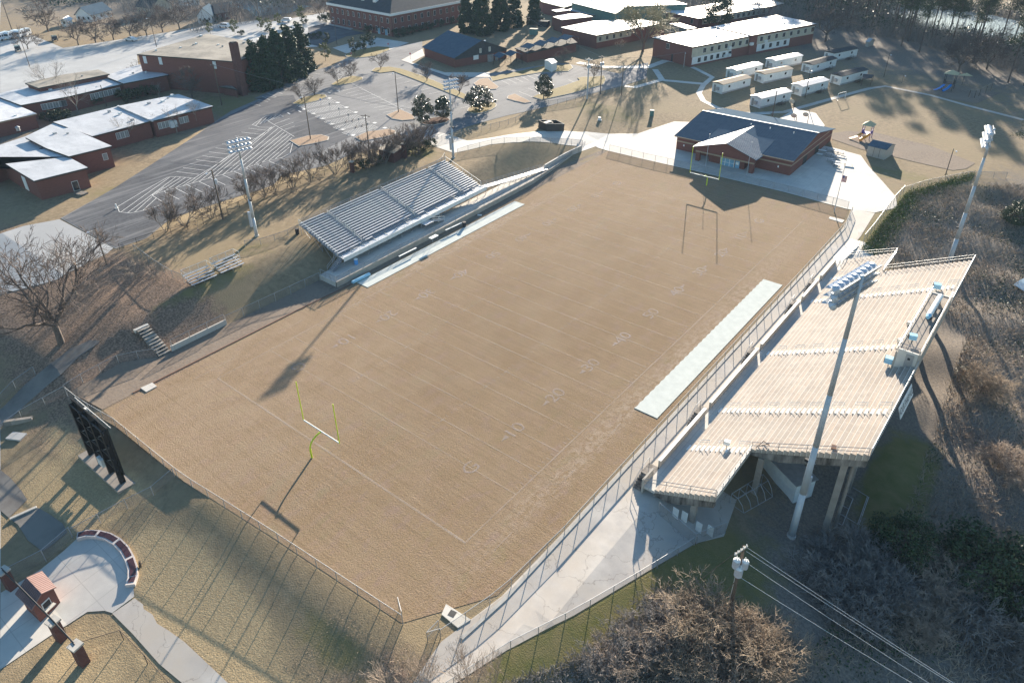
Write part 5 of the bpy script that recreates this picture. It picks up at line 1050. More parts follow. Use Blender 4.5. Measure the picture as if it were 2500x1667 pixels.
# dark gable boards
o_ = (b-a).normalized()*.06
MB().add([(*(b+o_), Z+2.6), (*(c+o_), Z+2.6), (*(c+o_), Z+3.4), (*(m1+o_), Z+7.55), (*(b+o_), Z+3.4)], [(0, 1, 2, 3, 4)]).build('gable_board', 'roof_grey', t)
for x, y in ((2005, 450), (2100, 440)):
    win_row(t, W, c2(x-15, y), c2(x+15, y), 1, Z+4.2, 1.6, 1.6, pane='wall_cream')
win_row(t, W, c2(1960, 520), c2(2005, 510), 1, Z+2.2, 2.2, 1.5, pane='trim_white', name='notice_board')
for x, y, s in ((2080, 555, 2.6), (2075, 500, 1.8), (2140, 545, 1.3)): c = g(*c2(x, y)); MB().obox((c.x-.5, c.y+1.5, Z), s, s*.8, s*.9, .2).build('air_handler', 'galv', t)
b_ = MB(); c = g(*c2(2045, 500)); b_.beam((c.x-1, c.y+2, Z), (c.x-1, c.y+2, Z+5), .4, 8); b_.build('vent_duct', 'lamp', t)
# canopy walkways
def canopy(label, px_a, px_b, n, hz=3.4, w=4.6, pitch=.9, m='roof_blue'):
    A, B = Vector(at(*px_a, Z)[:2]), Vector(at(*px_b, Z)[:2]); d = (B-A).normalized(); nn = Vector((-d.y, d.x)); L = (B-A).length/n
    t = thing('covered_walkway', label, 'covered walkway', (A.x, A.y, Z), 0)
    for i in range(n):
        p0 = A+d*L*i; p1 = A+d*L*(i+1); pm = (p0+p1)/2; z = Z+hz+.15*i
        vs = []
        for q, zz in ((p0, z), (pm, z+pitch), (p1, z)):
            for s_ in (-w/2, w/2): r = q+nn*s_; vs.append((r.x, r.y, zz))
        vs += [(x, y, zz-.15) for x, y, zz in vs]
        MB().add(vs, [(0, 1, 3, 2), (2, 3, 5, 4), (8, 9, 7, 6), (10, 11, 9, 8), (0, 2, 8, 6), (2, 4, 10, 8), (1, 7, 9, 3), (3, 9, 11, 5), (0, 6, 7, 1), (4, 5, 11, 10)]).build('roof_fold', m, t)
    for i in range(n+1):
        p0 = A+d*L*i
        for s_ in (-w/2+.3, w/2-.3): r = p0+nn*s_; MB().beam((r.x, r.y, Z-.2), (r.x, r.y, Z+hz-.1), .09, 6).build('post', 'fascia_dark', t)
canopy('zigzag blue roofed walkway between the hall and the low school wing', c3(150, 545), c3(590, 450), 4, 4.6)
canopy('small blue roofed canopy at the side door of the hall', c3(-100, 590), c3(100, 560), 2, 3.2)
t = thing('link_building', 'long low brick wall building behind the zigzag walkway', 'school building', at(*c3(300, 480), 4)); flat_block(t, rp(c3, [(60, 430), (170, 475), (620, 380), (560, 330)], Z+3.4), Z, Z+3.4, 'brick', 'roof_grey')
# school complex
t = thing('low_school_wing', 'single storey brick school wing behind the big budding tree', 'school building', at(*c3(770, 440), 4))
W = flat_block(t, rp(c3, [(470, 246), (790, 318), (1110, 258), (1420, 205), (1150, 175), (760, 188)], Z+5), Z, Z+5, 'brick', 'roof_white')
band_panel(t, W, c3(768, 350), c3(1100, 290), Z+2.2, Z+4.5)
win_row(t, W, c3(770, 350), c3(1090, 295), 5, Z+3.4, 1.4, 1.6, bars=1)
flat_block(t, rp(c3, [(398, 152), (480, 180), (760, 150), (640, 120), (500, 128)], Z+5.2), Z, Z+5.2, 'brick', 'roof_white')
flat_block(t, rp(c3, [(385, 92), (430, 110), (540, 95), (490, 78)], Z+6.2), Z, Z+6.2, 'brick', 'roof_white')
t = thing('two_storey_school', 'two storey school block with cream window panels and a white roof behind the mobile classrooms', 'school building', at(*c3(1640, 590), 4))
W = flat_block(t, rp(c3, [(1284, 335), (1645, 422), (2168, 320), (1820, 240)], Z+6.6), Z, Z+6.6, 'brick', 'roof_white')
band_panel(t, W, c3(1690, 560), c3(2165, 360), Z+3.0, Z+6.0, 'wall_cream'); band_panel(t, W, c3(1690, 560), c3(2010, 480), Z+.5, Z+2.99, 'wall_white')
for zc in (Z+1.7, Z+4.6): win_row(t, W, c3(1690, 545 if zc < 7 else 450), c3(2010 if zc < 7 else 2140, 475 if zc < 7 else 365), 6 if zc < 7 else 7, zc, 1.6, 1.7, bars=1, pane='glass')
win_row(t, W, c3(1440, 405), c3(1470, 412), 1, Z+4.8, 1.6, 1.8, bars=1); win_row(t, W, c3(1430, 520), c3(1465, 520), 1, Z+1.3, 2.2, 2.5, name='door', frame='fascia_dark')
W2 = flat_block(t, [tuple(at(*q, Z+6.9)[:2]) for q in (c3(1822, 238), c3(2170, 318), c4(492, 213), c4(130, 135))], Z, Z+6.9, 'brick', 'roof_white')
band_panel(t, W2, c4(-50, 360), c4(480, 235), Z+3.2, Z+6.1, 'wall_cream'); band_panel(t, W2, c4(-50, 430), c4(175, 360), Z+.6, Z+3.19, 'wall_white')
for zc in (Z+2.0, Z+4.9): win_row(t, W2, c4(-40, 355 if zc > 7 else 420), c4(470 if zc > 7 else 170, 235 if zc > 7 else 360), 9 if zc > 7 else 4, zc, 1.6, 1.7, bars=1, pane='glass')
k = 0
for x, y in ((1930, 425), (1925, 485), (2240, 365), (2235, 415), (1755, 460)):
    A, B, s = nearest_edge(W if x < 2160 else W2, *c3(x, y), Z+3.6 if y < 440 else Z+1.2); q = A+(B-A).normalized()*s+outn(A, B)*.4; MB().obox((q.x, q.y, Z+3.4 if y < 440 else Z+.8), 1.3, .9, .9, math.atan2((B-A).y, (B-A).x)).build('air_conditioner', 'wall_white', t)
t = thing('back_school_wing', 'long white roofed school wing behind the two storey block', 'school building', at(*c3(1700, 250), 4))
W = flat_block(t, [tuple(at(*q, Z+4.6)[:2]) for q in (c3(1400, 105), c3(1700, 168), c3(2334, 62), c4(200, 32), c4(20, -20), c3(2080, -10))], Z, Z+4.6, 'brick', 'roof_white')
band_panel(t, W, c3(1720, 195), c3(2320, 90), Z+1.8, Z+4.1)
win_row(t, W, c3(1520, 205), c3(1690, 195), 2, Z+2.9, 7, 1.8, frame='wall_cream', bars=3); win_row(t, W, c3(1720, 195), c3(2300, 100), 12, Z+2.9, 1.8, 1.7, bars=1)
t = thing('green_fascia_building', 'white roofed school building with a green fascia near the top of the photo', 'school building', at(*c3(900, 130), 4))
flat_block(t, rp(c3, [(560, 25), (960, 125), (1060, 60), (1600, 40), (1300, -40), (760, -60)], Z+7), Z, Z+7, 'roof_green', 'roof_white', fascia='roof_green')
flat_block(t, rp(c3, [(520, 90), (960, 175), (1000, 130), (620, 60)], Z+4.2), Z, Z+4.2, 'brick', 'roof_white')
t = thing('green_roof_building', 'green metal roofed building at the top of the photo left of the school', 'school building', at(*c3(400, 40), 4)); flat_block(t, rp(c3, [(300, 20), (500, 70), (700, 10), (480, -50), (250, -30)], Z+5), Z, Z+5, 'brick', 'roof_green')
t = thing('link_canopy', 'white framed open canopy joining the two school blocks', 'canopy', at(*c3(1500, 260), 4)); MB().prism(rp(c3, [(1440, 212), (1600, 262), (1680, 250), (1530, 205)], Z+4.2), Z+4.0, Z+4.2).build('roof', 'roof_white', t)
for x, y in ((1450, 215), (1595, 262), (1670, 250), (1520, 235)): c = at(*c3(x, y), Z+4); MB().beam((c.x, c.y, Z), (c.x, c.y, Z+4.0), .12, 6).build('post', 'trim_white', t)
# ---- mobile classrooms
def mobile(roof, step_side):
    t = thing('mobile_classroom', 'white mobile classroom', 'mobile classroom', (0, 0, 0), 0, 'white mobile classrooms')
    L, W_ = 11.5, 4.0; he, hr = 3.0, 3.5
    MB().add([(0, 0, -.3), (L, 0, -.3), (L, W_, -.3), (0, W_, -.3), (0, 0, he), (L, 0, he), (L, W_, he), (0, W_, he), (0, W_/2, hr-.1), (L, W_/2, hr-.1)], [(3, 2, 1, 0), (0, 1, 5, 4), (1, 2, 6, 9, 5), (2, 3, 7, 6), (3, 0, 4, 8, 7)]).build('wall', 'wall_white', t)
    MB().add([(-.2, -.2, he), (L+.2, -.2, he), (L+.2, W_/2, hr), (-.2, W_/2, hr), (L+.2, W_+.2, he), (-.2, W_+.2, he), (-.2, -.2, he-.1), (L+.2, -.2, he-.1), (L+.2, W_+.2, he-.1), (-.2, W_+.2, he-.1)], [(0, 1, 2, 3), (3, 2, 4, 5), (0, 6, 7, 1), (1, 7, 8, 4, 2), (4, 8, 9, 5), (5, 9, 6, 0, 3)]).build('roof', roof, t)
    MB().box(-.02, L+.02, -.03, -.001, -.1, .55).build('skirting', 'galv', t)
    for x in (2.6, 8.6): o = MB().box(x-.45, x+.45, -.06, -.002, 1.5, 2.4).build('window', 'trim_white', t); MB().box(x-.36, x+.36, -.09, -.061, 1.58, 2.32).build('pane', 'glass', o)
    MB().box(-.55, -.005, 1.2, 2.2, 1.0, 1.9).build('air_conditioner', 'galv', t); MB().box(-.05, -.004, 2.6, 3.4, .3, 2.4).build('door', 'panel_grey', t)
    if step_side:
        b = MB(); b.box(6.6, 8.0, -1.5, -.05, .45, .55); b.path([(6.6, -1.5, 0), (6.6, -1.5, 1.5), (8.0, -1.5, 1.5), (8.0, -1.5, 0)], .05, 4); b.path([(6.6, -1.5, 1), (8, -1.5, 1)], .04, 4)
        for k in range(3): b.box(5.7+.3*k, 6.0+.3*k, -1.5, -.05, .12*(k+1), .15*(k+1))
        b.path([(5.7, -1.5, .9), (6.6, -1.5, 1.5)], .05, 4); b.build('wooden_step', 'wood_pole', t)
    return Proto(t)
mpl = mobile('band_tan', False); mpd = mobile('roof_grey', True); mpt = mobile('roof_pale', True); mpw = mobile('roof_white', False)
zq = cp(1740, 120, .2976); dirs = []
MB_L = [((75, 372), (305, 305), mpl, 'white mobile classroom with tan roof nearest the two storey school corner'), ((185, 255), (400, 195), mpw, 'white mobile classroom with rounded white roof behind the first tan roofed one'), ((415, 285), (645, 235), mpl, 'white mobile classroom with tan roof second from the left in the front row'),
        ((505, 170), (725, 125), mpw, 'white mobile classroom with white roof in the middle of the back row'), ((808, 203), (1005, 150), mpd, 'white mobile classroom with dark roof in the middle of the row'), ((985, 105), (1178, 66), mpd, 'white mobile classroom with dark roof farthest to the upper right'),
        ((388, 490), (635, 425), mpt, 'white mobile classroom with pale roof nearest the clubhouse'), ((725, 390), (940, 330), mpt, 'white mobile classroom with brown patched roof and wooden steps in the lower row'), ((1045, 300), (1258, 245), mpd, 'white mobile classroom with dark roof at the lower right near the picnic shelter')]
for (q0, q1, pr, l) in MB_L:
    A, B = g(*zq(*q0)), g(*zq(*q1)); d = B-A; A.z = min(A.z, B.z); pr.place(A, math.atan2(d.y, d.x), l, (d.length/11.5, 1, 1))
# ---- clubhouse
t = thing('clubhouse', 'brick field clubhouse with a ribbed blue metal roof and white gabled porch', 'clubhouse', (22.5, 128, .3))
mk('roof_rib_blue', (.105, .145, .185), (.09, .125, .165), .8, rough=.8, spec=0.); X0c, X1c, YF, YB_, ze, zr, yr = 7.8, 37.6, 128.4, 157.5, 4.3, 7.0, 143.3
MB().add([(X0c, YF, -.3), (X1c, YF, -.3), (X1c, YB_, -.3), (X0c, YB_, -.3), (X0c, YF, ze), (X1c, YF, ze), (X1c, YB_, ze), (X0c, YB_, ze), (X0c, yr, zr-.15), (X1c, yr, zr-.15)], [(3, 2, 1, 0), (0, 1, 5, 4), (1, 2, 6, 9, 5), (2, 3, 7, 6), (3, 0, 4, 8, 7)]).build('wall', 'brick', t)
oe = .55; sl = (zr-ze)/(yr-YF); r = MB()
for (ya, yb) in ((YF-oe, yr), (YB_+oe, yr)):
    vs = [(X0c-.5, ya, ze-sl*oe+.05), (X1c+.5, ya, ze-sl*oe+.05), (X1c+.5, yb, zr+.05), (X0c-.5, yb, zr+.05)]; r.add(vs+[(x, y, z-.16) for x, y, z in vs], [(0, 1, 2, 3), (7, 6, 5, 4), (0, 4, 5, 1), (1, 5, 6, 2), (2, 6, 7, 3), (3, 7, 4, 0)])
r.build('roof', 'roof_rib_blue', t)
rb = MB(); n = 48
for i in range(n+1):
    x = X0c-.5+(X1c-X0c+1)*i/n
    if not 15 < x < 30: rb.bar((x, YF-oe, ze-sl*oe+.09), (x, yr, zr+.09), .07, .09)
    else: rb.bar((x, 136, ze+sl*(136-YF)+.09), (x, yr, zr+.09), .07, .09)
rb.build('roof_seams', 'roof_blue', t)
MB().box(X0c-.6, X1c+.6, yr-.2, yr+.2, zr+.04, zr+.12).build('ridge_cap', 'roof_white', t)
MB().box(X0c-.5, X1c+.5, YF-oe-.08, YF-oe-.003, ze-sl*oe-.18, ze-sl*oe+.06).build('gutter', 'band_tan', t)
for z in (2.7,):
    MB().box(X0c-.03, X1c+.03, YF-.04, YF-.002, z, z+.35).build('tan_band', 'band_tan', t); MB().box(X1c+.002, X1c+.04, YF, YB_, z, z+.35).build('tan_band', 'band_tan', t)
MB().box(X1c+.002, X1c+.05, YF+3, YB_-3, 4.2, 4.45).build('tan_band', 'band_tan', t)
# porch gable
Xa, Xb, YP, xr = 15.1, 30.2, 124.1, 22.9; zp = 6.55
MB().add([(Xa, YP+.3, 2.95), (Xb, YP+.3, 2.95), (Xb, YP+.3, 4.2), (xr, YP+.3, zp-.2), (Xa, YP+.3, 4.2), (Xa, YP+.7, 2.95), (Xb, YP+.7, 2.95), (Xb, YP+.7, 4.2), (xr, YP+.7, zp-.2), (Xa, YP+.7, 4.2)], [(0, 1, 2, 3, 4), (9, 8, 7, 6, 5), (0, 5, 6, 1), (1, 6, 7, 2), (4, 9, 5, 0)]).build('porch_gable', 'brick', t)
MB().box(Xa-.02, Xb+.02, YP+.22, YP+.295, 2.7, 3.05).build('tan_band', 'band_tan', t)
for x in (Xa+.1, Xb-1.1): MB().box(x, x+1.0, YP+.3, YP+1.3, .0, 2.94).build('porch_pillar', 'brick', t)
MB().box(18.2, 27.4, YP+1.5, YF-.003, 0, 2.95).build('porch_room', 'brick', t)
def slope(side):
    s_ = -1 if side == 'L' else 1; xe = Xa-.6 if side == 'L' else Xb+.6; k = (zp-4.2)/(abs(xr-(Xa if side == 'L' else Xb))); zev = 4.2-k*.6+.05
    yj = lambda z: YF+(z-ze)/sl if z > ze else YF-.5
    P = [(xe, YP-.3, zev), (xr, YP-.3, zp+.05), (xr, yj(zp+.05)+.3, zp+.05), (xe, yj(zev)+.3, zev)]
    if side == 'R': P = P[::-1]
    P = P[::-1]
    return MB().add(P+[(x, y, z-.14) for x, y, z in P], [(0, 1, 2, 3), (7, 6, 5, 4), (0, 4, 5, 1), (1, 5, 6, 2), (2, 6, 7, 3), (3, 7, 4, 0)]), zev
m_, zl = slope('L'); m_.build('porch_roof_left', 'roof_white', t); m_, zr_ = slope('R'); m_.build('porch_roof_right', 'roof_rib_blue', t)
rb = MB()
for i in range(18):
    y = YP-.2+i*.6; k = (zp-4.2)/(Xb-xr); ytop = YF+(zp-ze)/sl
    lim = lambda x, z: y < YF+max(0, (z-ze))/sl+.2
    x1 = Xb+.55
    if y > YF: zz = ze+(y-YF)*sl; x1 = min(x1, xr+(zp-zz)/k)
    if x1 > xr+.3: rb.bar((xr+.1, y, zp+.10-k*.1), (x1, y, zp+.10-k*(x1-xr)), .08, .1)
rb.build('porch_seams', 'roof_white', t)
A, B = Vector((27.4, YP+1.5)), Vector((18.2, YP+1.5)); o = MB().box(21.3, 24.9, YP+1.40, YP+1.495, .1, 2.5).build('window', 'trim_white', t)
b = MB()
for i in range(3):
    for j in range(2): b.box(21.45+i*1.15, 21.45+i*1.15+1.0, YP+1.36, YP+1.398, .2+j*1.15, .2+j*1.15+1.05)
b.build('pane', 'glass_pale', o)
o = MB().box(25.1, 26.2, YP+1.41, YP+1.495, .05, 2.3).build('door', 'glass_pale', t); MB().box(25.3, 26.0, YP+1.37, YP+1.409, 1.3, 1.9).build('door_window', 'trim_white', o)
for x in (9.9, 34.6): MB().box(x-.15, x+.15, YF-.06, YF-.003, 1.8, 2.25).build('wall_lamp', 'trim_white', t)
for y in (138, 146.5): MB().box(X1c+.003, X1c+.08, y-1.3, y+1.3, .1, 2.6).build('side_door', 'fascia_dark', t)
for x, y in ((1935, 292), (1895, 290)): pass
for x in (22, 27, 33): MB().beam((x, 140.5, 6.3), (x, 140.5, 7.0), .1, 6).build('roof_pipe', 'trim_white', t)
for px_ in ((19.6, 121.0), (29.8, 121.6)):
    t = thing('flag_pole', 'bare white flagpole in front of the %s of the clubhouse porch' % ('left side' if px_[0] < 20 else 'right side'), 'flagpole', (*px_, 0), 0, 'bare flagpoles by the clubhouse'); MB().beam((*px_, 0), (*px_, 8.8), .06, 8, .04).build('pole', 'lamp', t); MB().beam((*px_, 8.8), (*px_, 9.0), .1, 8).build('ball', 'trim_white', t)
# big flagpole with flag
B_ = at(2036, 518, 0); t = thing('flag_pole_with_flag', 'tall pole with a limp red and white striped flag at the field corner', 'flagpole', B_); MB().beam(B_, B_+up*12.2, .09, 8, .05).build('pole', 'lamp', t)
mk('flag_red', (.45, .05, .06), rough=.8); mk('flag_blue', (.03, .04, .18), rough=.8)
f1 = MB(); f2 = MB(); Fz = 8.2
for i in range(7):
    (f1 if i % 2 == 0 else f2).quad(*[(B_.x+.08+(i+u_i)*.13, B_.y-.1-.05*math.sin(i+u_i), Fz+z_) for u_i, z_ in ((0, -1.2), (1, -1.25), (1, .15), (0, .2))])
f1.build('red_stripes', 'flag_red', t); f2.build('white_stripes', 'trim_white', t); MB().quad((B_.x+.07, B_.y-.14, Fz-.3), (B_.x+.5, B_.y-.2, Fz-.3), (B_.x+.5, B_.y-.2, Fz+.25), (B_.x+.07, B_.y-.14, Fz+.25)).build('blue_canton', 'flag_blue', t)
# shed
zs_ = cp(1980, 260, 260/1165)
A, B, C = g(*zs_(600, 535)), g(*zs_(797, 588)), g(*zs_(890, 530))
t, W, _ = gable_house('garden_shed', 'tan panelled storage shed with a dark blue gable roof on the lawn', 'shed', A, B, C, A.z, 2.5, 3.3, 'shed_wall', 'roof_blue', .15)
A_, B_ = Vector(A[:2]), Vector(B[:2]); d = (B_-A_)
for k in (.36, .67): q = A_.lerp(B_, k)+Vector((d.y, -d.x)).normalized()*.02; MB().obox((q.x, q.y, A.z+.1), .06, .05, 2.3, math.atan2(d.y, d.x)).build('panel_joint', 'fascia_dark', t)
zz4 = cp(1180, 100, 320/1247)
A, B, C = g(*zz4(583, 270)), g(*zz4(650, 303)), g(*zz4(697, 285))
gable_house('white_shed', 'small white storage shed on the kerbed island by the curved drive', 'shed', A, B, C, A.z+.2, 2.6, 3.1, 'wall_white', 'roof_white', .15, ridge='BC')
A, B, C = g(*c4(918, 415)), g(*c4(945, 422)), g(*c4(992, 408)); gable_house('small_play_hut', 'small pale hut at the edge of the pine wood behind the mobile classrooms', 'hut', A, B, C, A.z, 1.8, 2.6, 'shed_wall', 'roof_pale', .2)
# houses
def house(label, a, b, c, he, hr, wall, roof, ridge='AB', wins=3, porch=False, z=4.):
    t, W, R_ = gable_house('house', label, 'house', at(*a, z), at(*b, z), at(*c, z), z, he, hr, wall, roof, .6, ridge)
    for i in range(4):
        A, B = W[i], W[(i+1) % 4]; o_ = outn(A, B)
        if (Vector((CAM[0], CAM[1]))-A).dot(o_) < 0: continue
        L = (B-A).length
        for k in range(wins): window(t, A, B, L*(k+.5)/wins, min(1.2, L/wins*.5), z+1, z+2.3, o_, frame='trim_white')
    return t
house('white house with a dark gable roof behind the row of bare trees', c1(690, 195), c1(820, 200), c1(1000, 150), 3.2, 6.2, 'wall_white', 'roof_blue', 'BC')
house('grey gabled house half hidden by bare trees at the top left', c1(1230, 130), c1(1370, 150), c1(1540, 110), 3.8, 8.0, 'wall_cream', 'roof_grey', 'AB')
house('long white house at the very top of the photo left of the office', c1(1600, 50), c1(1660, 60), c1(1780, 45), 4, 7, 'wall_white', 'roof_grey', 'BC')
t = house('white portico house facing the street with its gable end', c1(1770, 215), c1(1890, 205), c1(1945, 165), 3.4, 6.4, 'wall_white', 'roof_blue', 'BC')
house('dark brick house attached behind the white portico house', c1(1935, 190), c1(2055, 170), c1(2030, 120), 3.2, 6.0, 'brick_dark', 'roof_grey', 'AB', 2)
house('low white outbuilding at the far left behind the bare trees', c1(555, 240), c1(610, 240), c1(650, 215), 2.4, 3.4, 'wall_white', 'roof_white', 'BC', 1)
t = thing('tennis_court', 'blue surfaced fenced court near the top of the photo', 'sports court', g(*c2(150, 100))); o = sheet('court_surface', gpoly(c2, [(-60, 90), (-240, 60), (-200, 10), (150, 20), (520, 60), (300, 120), (0, 150)]), mk('court_blue', (.10, .22, .36), (.08, .28, .30), .2, rough=.8), .12, parent=t)
fence('tall fence around the blue court', [g(*c2(-290, 150)), g(*c2(-200, 165)), g(*c2(0, 155)), g(*c2(300, 120)), g(*c2(520, 75))], 3.0, 4, 'dark_metal', 'chain_dark')
t = thing('picnic_shelter', 'small dark roofed picnic shelter at the corner of the mobile classrooms', 'shelter', g(*c4(920, 750))); P = [g(*c4(*q)) for q in ((880, 770), (965, 765), (980, 735), (890, 725))]
MB().prism([(q.x, q.y) for q in P], P[0].z+2.3, P[0].z+2.45).build('roof', 'roof_grey', t)
for q in P: MB().beam(q, (q.x, q.y, P[0].z+2.3), .08, 5).build('post', 'wood_pole', t)
# brick guard booth on the bank
t = thing('brick_guardhouse', 'small brick guard booth with a weathered lean to roof among the crape myrtles', 'guardhouse', g(*c2(1250, 1440)))
A, B, C = [g(*c2(*q)) for q in ((1120, 1420), (1250, 1455), (1330, 1400))]; D = A+(C-B); z0 = A.z
W = ccw([A, B, C, D]); MB().prism([tuple(q) for q in W], z0-.3, z0+2.5).build('wall', 'brick_dark', t); MB().prism([tuple(q) for q in inset(W, -.3)], z0+2.5, z0+2.65).build('roof', 'roof_tan', t); MB().obox((C.x+.5, C.y, z0), .9, .9, 3.4, .3).build('pillar', 'brick_dark', t); MB().obox((C.x+.5, C.y, z0+3.4), 1.1, 1.1, .2, .3).build('pillar_cap', 'kerb', t)
window(t, W[0], W[1], (W[1]-W[0]).length*.5, 1, z0+.2, z0+2.1, outn(W[0], W[1]), name='doorway', frame='fascia_dark')
c = g(*c2(880, 1535)); t = thing('brick_pillar', 'single dark brick pillar standing at the fence among the crape myrtles', 'pillar', c); MB().obox(tuple(c-up*.2), .8, .8, 2.7, .3).build('shaft', 'brick_dark', t); MB().obox((c.x, c.y, c.z+2.5), 1.0, 1.0, .18, .3).build('cap', 'kerb', t)
# dumpster pen
t = thing('dumpster_pen', 'dark walled dumpster enclosure on the service road', 'enclosure', g(*zz4(690, 860))); A, B = g(*zz4(600, 862)), g(*zz4(765, 862)); d = (B-A).normalized(); n = Vector((-d.y, d.x, 0)); z0 = A.z; Lp = (B-A).length
for (p, q_) in ((A, B), (B, B+n*4), (A+n*4, B+n*4), (A, A+n*4)): MB().bar(p+up*.95, q_+up*.95, .15, 2.1).build('wall', 'fascia_dark', t)
for (p, q_) in ((A, B), (B, B+n*4), (A+n*4, B+n*4)): MB().bar(p+up*2.05, q_+up*2.05, .1, .08).build('top_rail', 'kerb', t)
c = A+d*1.5+n*1.8; t = thing('dumpster', 'dark dumpster with a pale lid inside the walled pen', 'dumpster', c); MB().obox((c.x, c.y, z0), 2.6, 1.8, 1.7, math.atan2(d.y, d.x)).build('bin', 'bin_dark', t); MB().obox((c.x, c.y, z0+1.8), 2.4, 1.2, .1, math.atan2(d.y, d.x)+.3).build('lid', 'concrete', t)
t = thing('green_dumpster', 'green dumpster in the yard behind the zigzag walkway', 'dumpster', g(*c3(230, 310))); c = g(*c3(230, 310)); MB().obox(tuple(c), 3.2, 2, 2.2, .4).build('bin', 'roof_green', t); MB().obox((c.x, c.y, c.z+2.2), 3.3, 2.1, .12, .4).build('lid', 'fascia_dark', t)
t = thing('dark_container', 'dark skip container in the yard behind the school wing', 'container', g(*c3(320, 240))); c = g(*c3(320, 240)); MB().obox(tuple(c), 4.4, 2.4, 2.4, .2).build('body', 'bin_dark', t); MB().obox((c.x, c.y, c.z+2.4), 4.4, .3, .15, .2).build('rim', 'kerb', t)
t = thing('transformer_box', 'pale green electrical box standing in the shaded lawn behind the clubhouse road', 'electrical box', g(*c3(1280, 1035))); c = g(*c3(1280, 1035)); MB().obox(tuple(c), 1.1, .9, 1.6, .4).build('cabinet', 'roof_green', t); MB().obox((c.x, c.y, c.z+1.6), 1.2, 1.0, .15, .4).build('lid', 'concrete', t)
t = thing('white_hydrant_box', 'small white box on a slab in the grass beside the faint track', 'utility box', g(*c3(815, 1070))); c = g(*c3(815, 1070)); MB().obox(tuple(c), .8, .5, .8, .4).build('box', 'trim_white', t); MB().obox(tuple(c-up*.1), 1.4, 1.0, .15, .4).build('slab', 'concrete', t)
# picnic tables
def picnic():
    t = thing('picnic_table', 'white metal picnic table', 'picnic table', (0, 0, 0), 0, 'picnic tables beside the clubhouse')
    MB().box(-.9, .9, -.35, .35, .70, .75).build('table_top', 'galv', t)
    for s_ in (-1, 1): MB().box(-.9, .9, s_*.75-.13, s_*.75+.13, .42, .46).build('bench_seat', 'galv', t)
    MB().path([(-.6, -.75, .42), (-.6, .75, .42)], .03, 4).path([(.6, -.75, .42), (.6, .75, .42)], .03, 4).beam((-.6, -.4, 0), (-.6, .1, .7), .03, 4).beam((.6, -.4, 0), (.6, .1, .7), .03, 4).build('leg_frame', 'dark_metal', t)
    return Proto(t)
pt = picnic()
for i, (q, l) in enumerate((((195, 492), 'picnic table nearest the clubhouse side door, top row'), ((265, 510), 'picnic table in the middle of the top row beside the clubhouse'), ((325, 525), 'picnic table at the right end of the top row beside the clubhouse'), ((190, 545), 'picnic table nearest the clubhouse wall in the second row'), ((270, 572), 'picnic table in the centre of the concrete apron'), ((205, 605), 'picnic table in the lower row at the edge of the clubhouse shadow'), ((258, 635), 'picnic table at the lower end of the apron'), ((280, 665), 'lowest picnic table on the clubhouse apron'))):
    pt.place(g(*zs_(*q), .06), .1, l)
pt = None
def flat_table(label, q, w, l_, rz):
    c = g(*q, .5); t = thing('white_table', label, 'table', c, 0, 'white tables'); MB().obox((c.x, c.y, c.z), l_, w, .06, rz).build('table_top', 'trim_white', t)
    for sx__ in (-.4, .4): MB().beam((c.x+sx__*l_*math.cos(rz), c.y+sx__*l_*math.sin(rz), c.z-.5), (c.x+sx__*l_*math.cos(rz), c.y+sx__*l_*math.sin(rz), c.z), .05, 5).build('leg', 'galv', t)
flat_table('white table in the shade by the clubhouse side door', zs_(115, 500), .8, 2.2, .1); flat_table('bright white table at the corner of the clubhouse shadow', zs_(90, 542), .8, 1.4, .1); flat_table('white table on the sunlit right edge of the apron', zs_(405, 640), 1.1, 2.2, .3)
# ================================================================ play things
def playset(label, q, tall, c_slide, c_roof, c_deck, h=2.4, s=1.):
    c = g(*q); t = thing('playground_set', label, 'playground set', c)
    for dx_ in (-1, 1):
        for dy_ in (-1, 1): MB().beam((c.x+dx_*1.1*s, c.y+dy_*1.1*s, c.z), (c.x+dx_*1.1*s, c.y+dy_*1.1*s, c.z+h*s+1.3), .08, 6).build('post', c_deck, t)
    MB().obox((c.x, c.y, c.z+h*.55*s), 2.3*s, 2.3*s, .12).build('deck', c_deck, t)
    for dx_ in (-1.1, 1.1): MB().obox((c.x+dx_*s, c.y, c.z+h*.6*s), .08, 2.1*s, .8).build('side_panel', c_deck, t)
    z = c.z+h*s+1.2; b = MB(); e = 1.5*s; b.add([(c.x-e, c.y-e, z), (c.x+e, c.y-e, z), (c.x+e, c.y+e, z), (c.x-e, c.y+e, z), (c.x, c.y, z+1.1)], [(0, 1, 4), (1, 2, 4), (2, 3, 4), (3, 0, 4), (3, 2, 1, 0)]); b.build('canopy', c_roof, t)
    pts = [(c.x-1.0, c.y-1.1*s, c.z+h*.6), (c.x-1.6, c.y-2.4, c.z+h*.35), (c.x-2.6, c.y-3.4, c.z+.35), (c.x-3.2, c.y-3.7, c.z+.25)]
    for a, b_ in zip(pts[:-1], pts[1:]): MB().bar(a, b_, .8, .12).build('slide', c_slide, t)
    pts = [(c.x+.8, c.y-1.1, c.z+h*.6), (c.x+.2, c.y-2.6, c.z+.9), (c.x-.6, c.y-3.6, c.z+.3)]
    MB().path(pts, .38, 10).build('tube_slide', c_slide, t); return t
mk('orange', (.75, .30, .03), rough=.4); mk('purple', (.10, .06, .30), rough=.5); mk('play_blue', (.02, .20, .60), rough=.4); mk('canvas', (.45, .40, .25), rough=.8)
playset('small playground set with purple panels, orange slide and cream canopy', zs_(600, 345), 3, 'orange', 'canvas', 'purple')
playset('large playground set with bright blue slide and yellow canopy near the pines', c4(1650, 800), 3, 'play_blue', 'canvas', 'dark_metal', 3.0, 1.3)
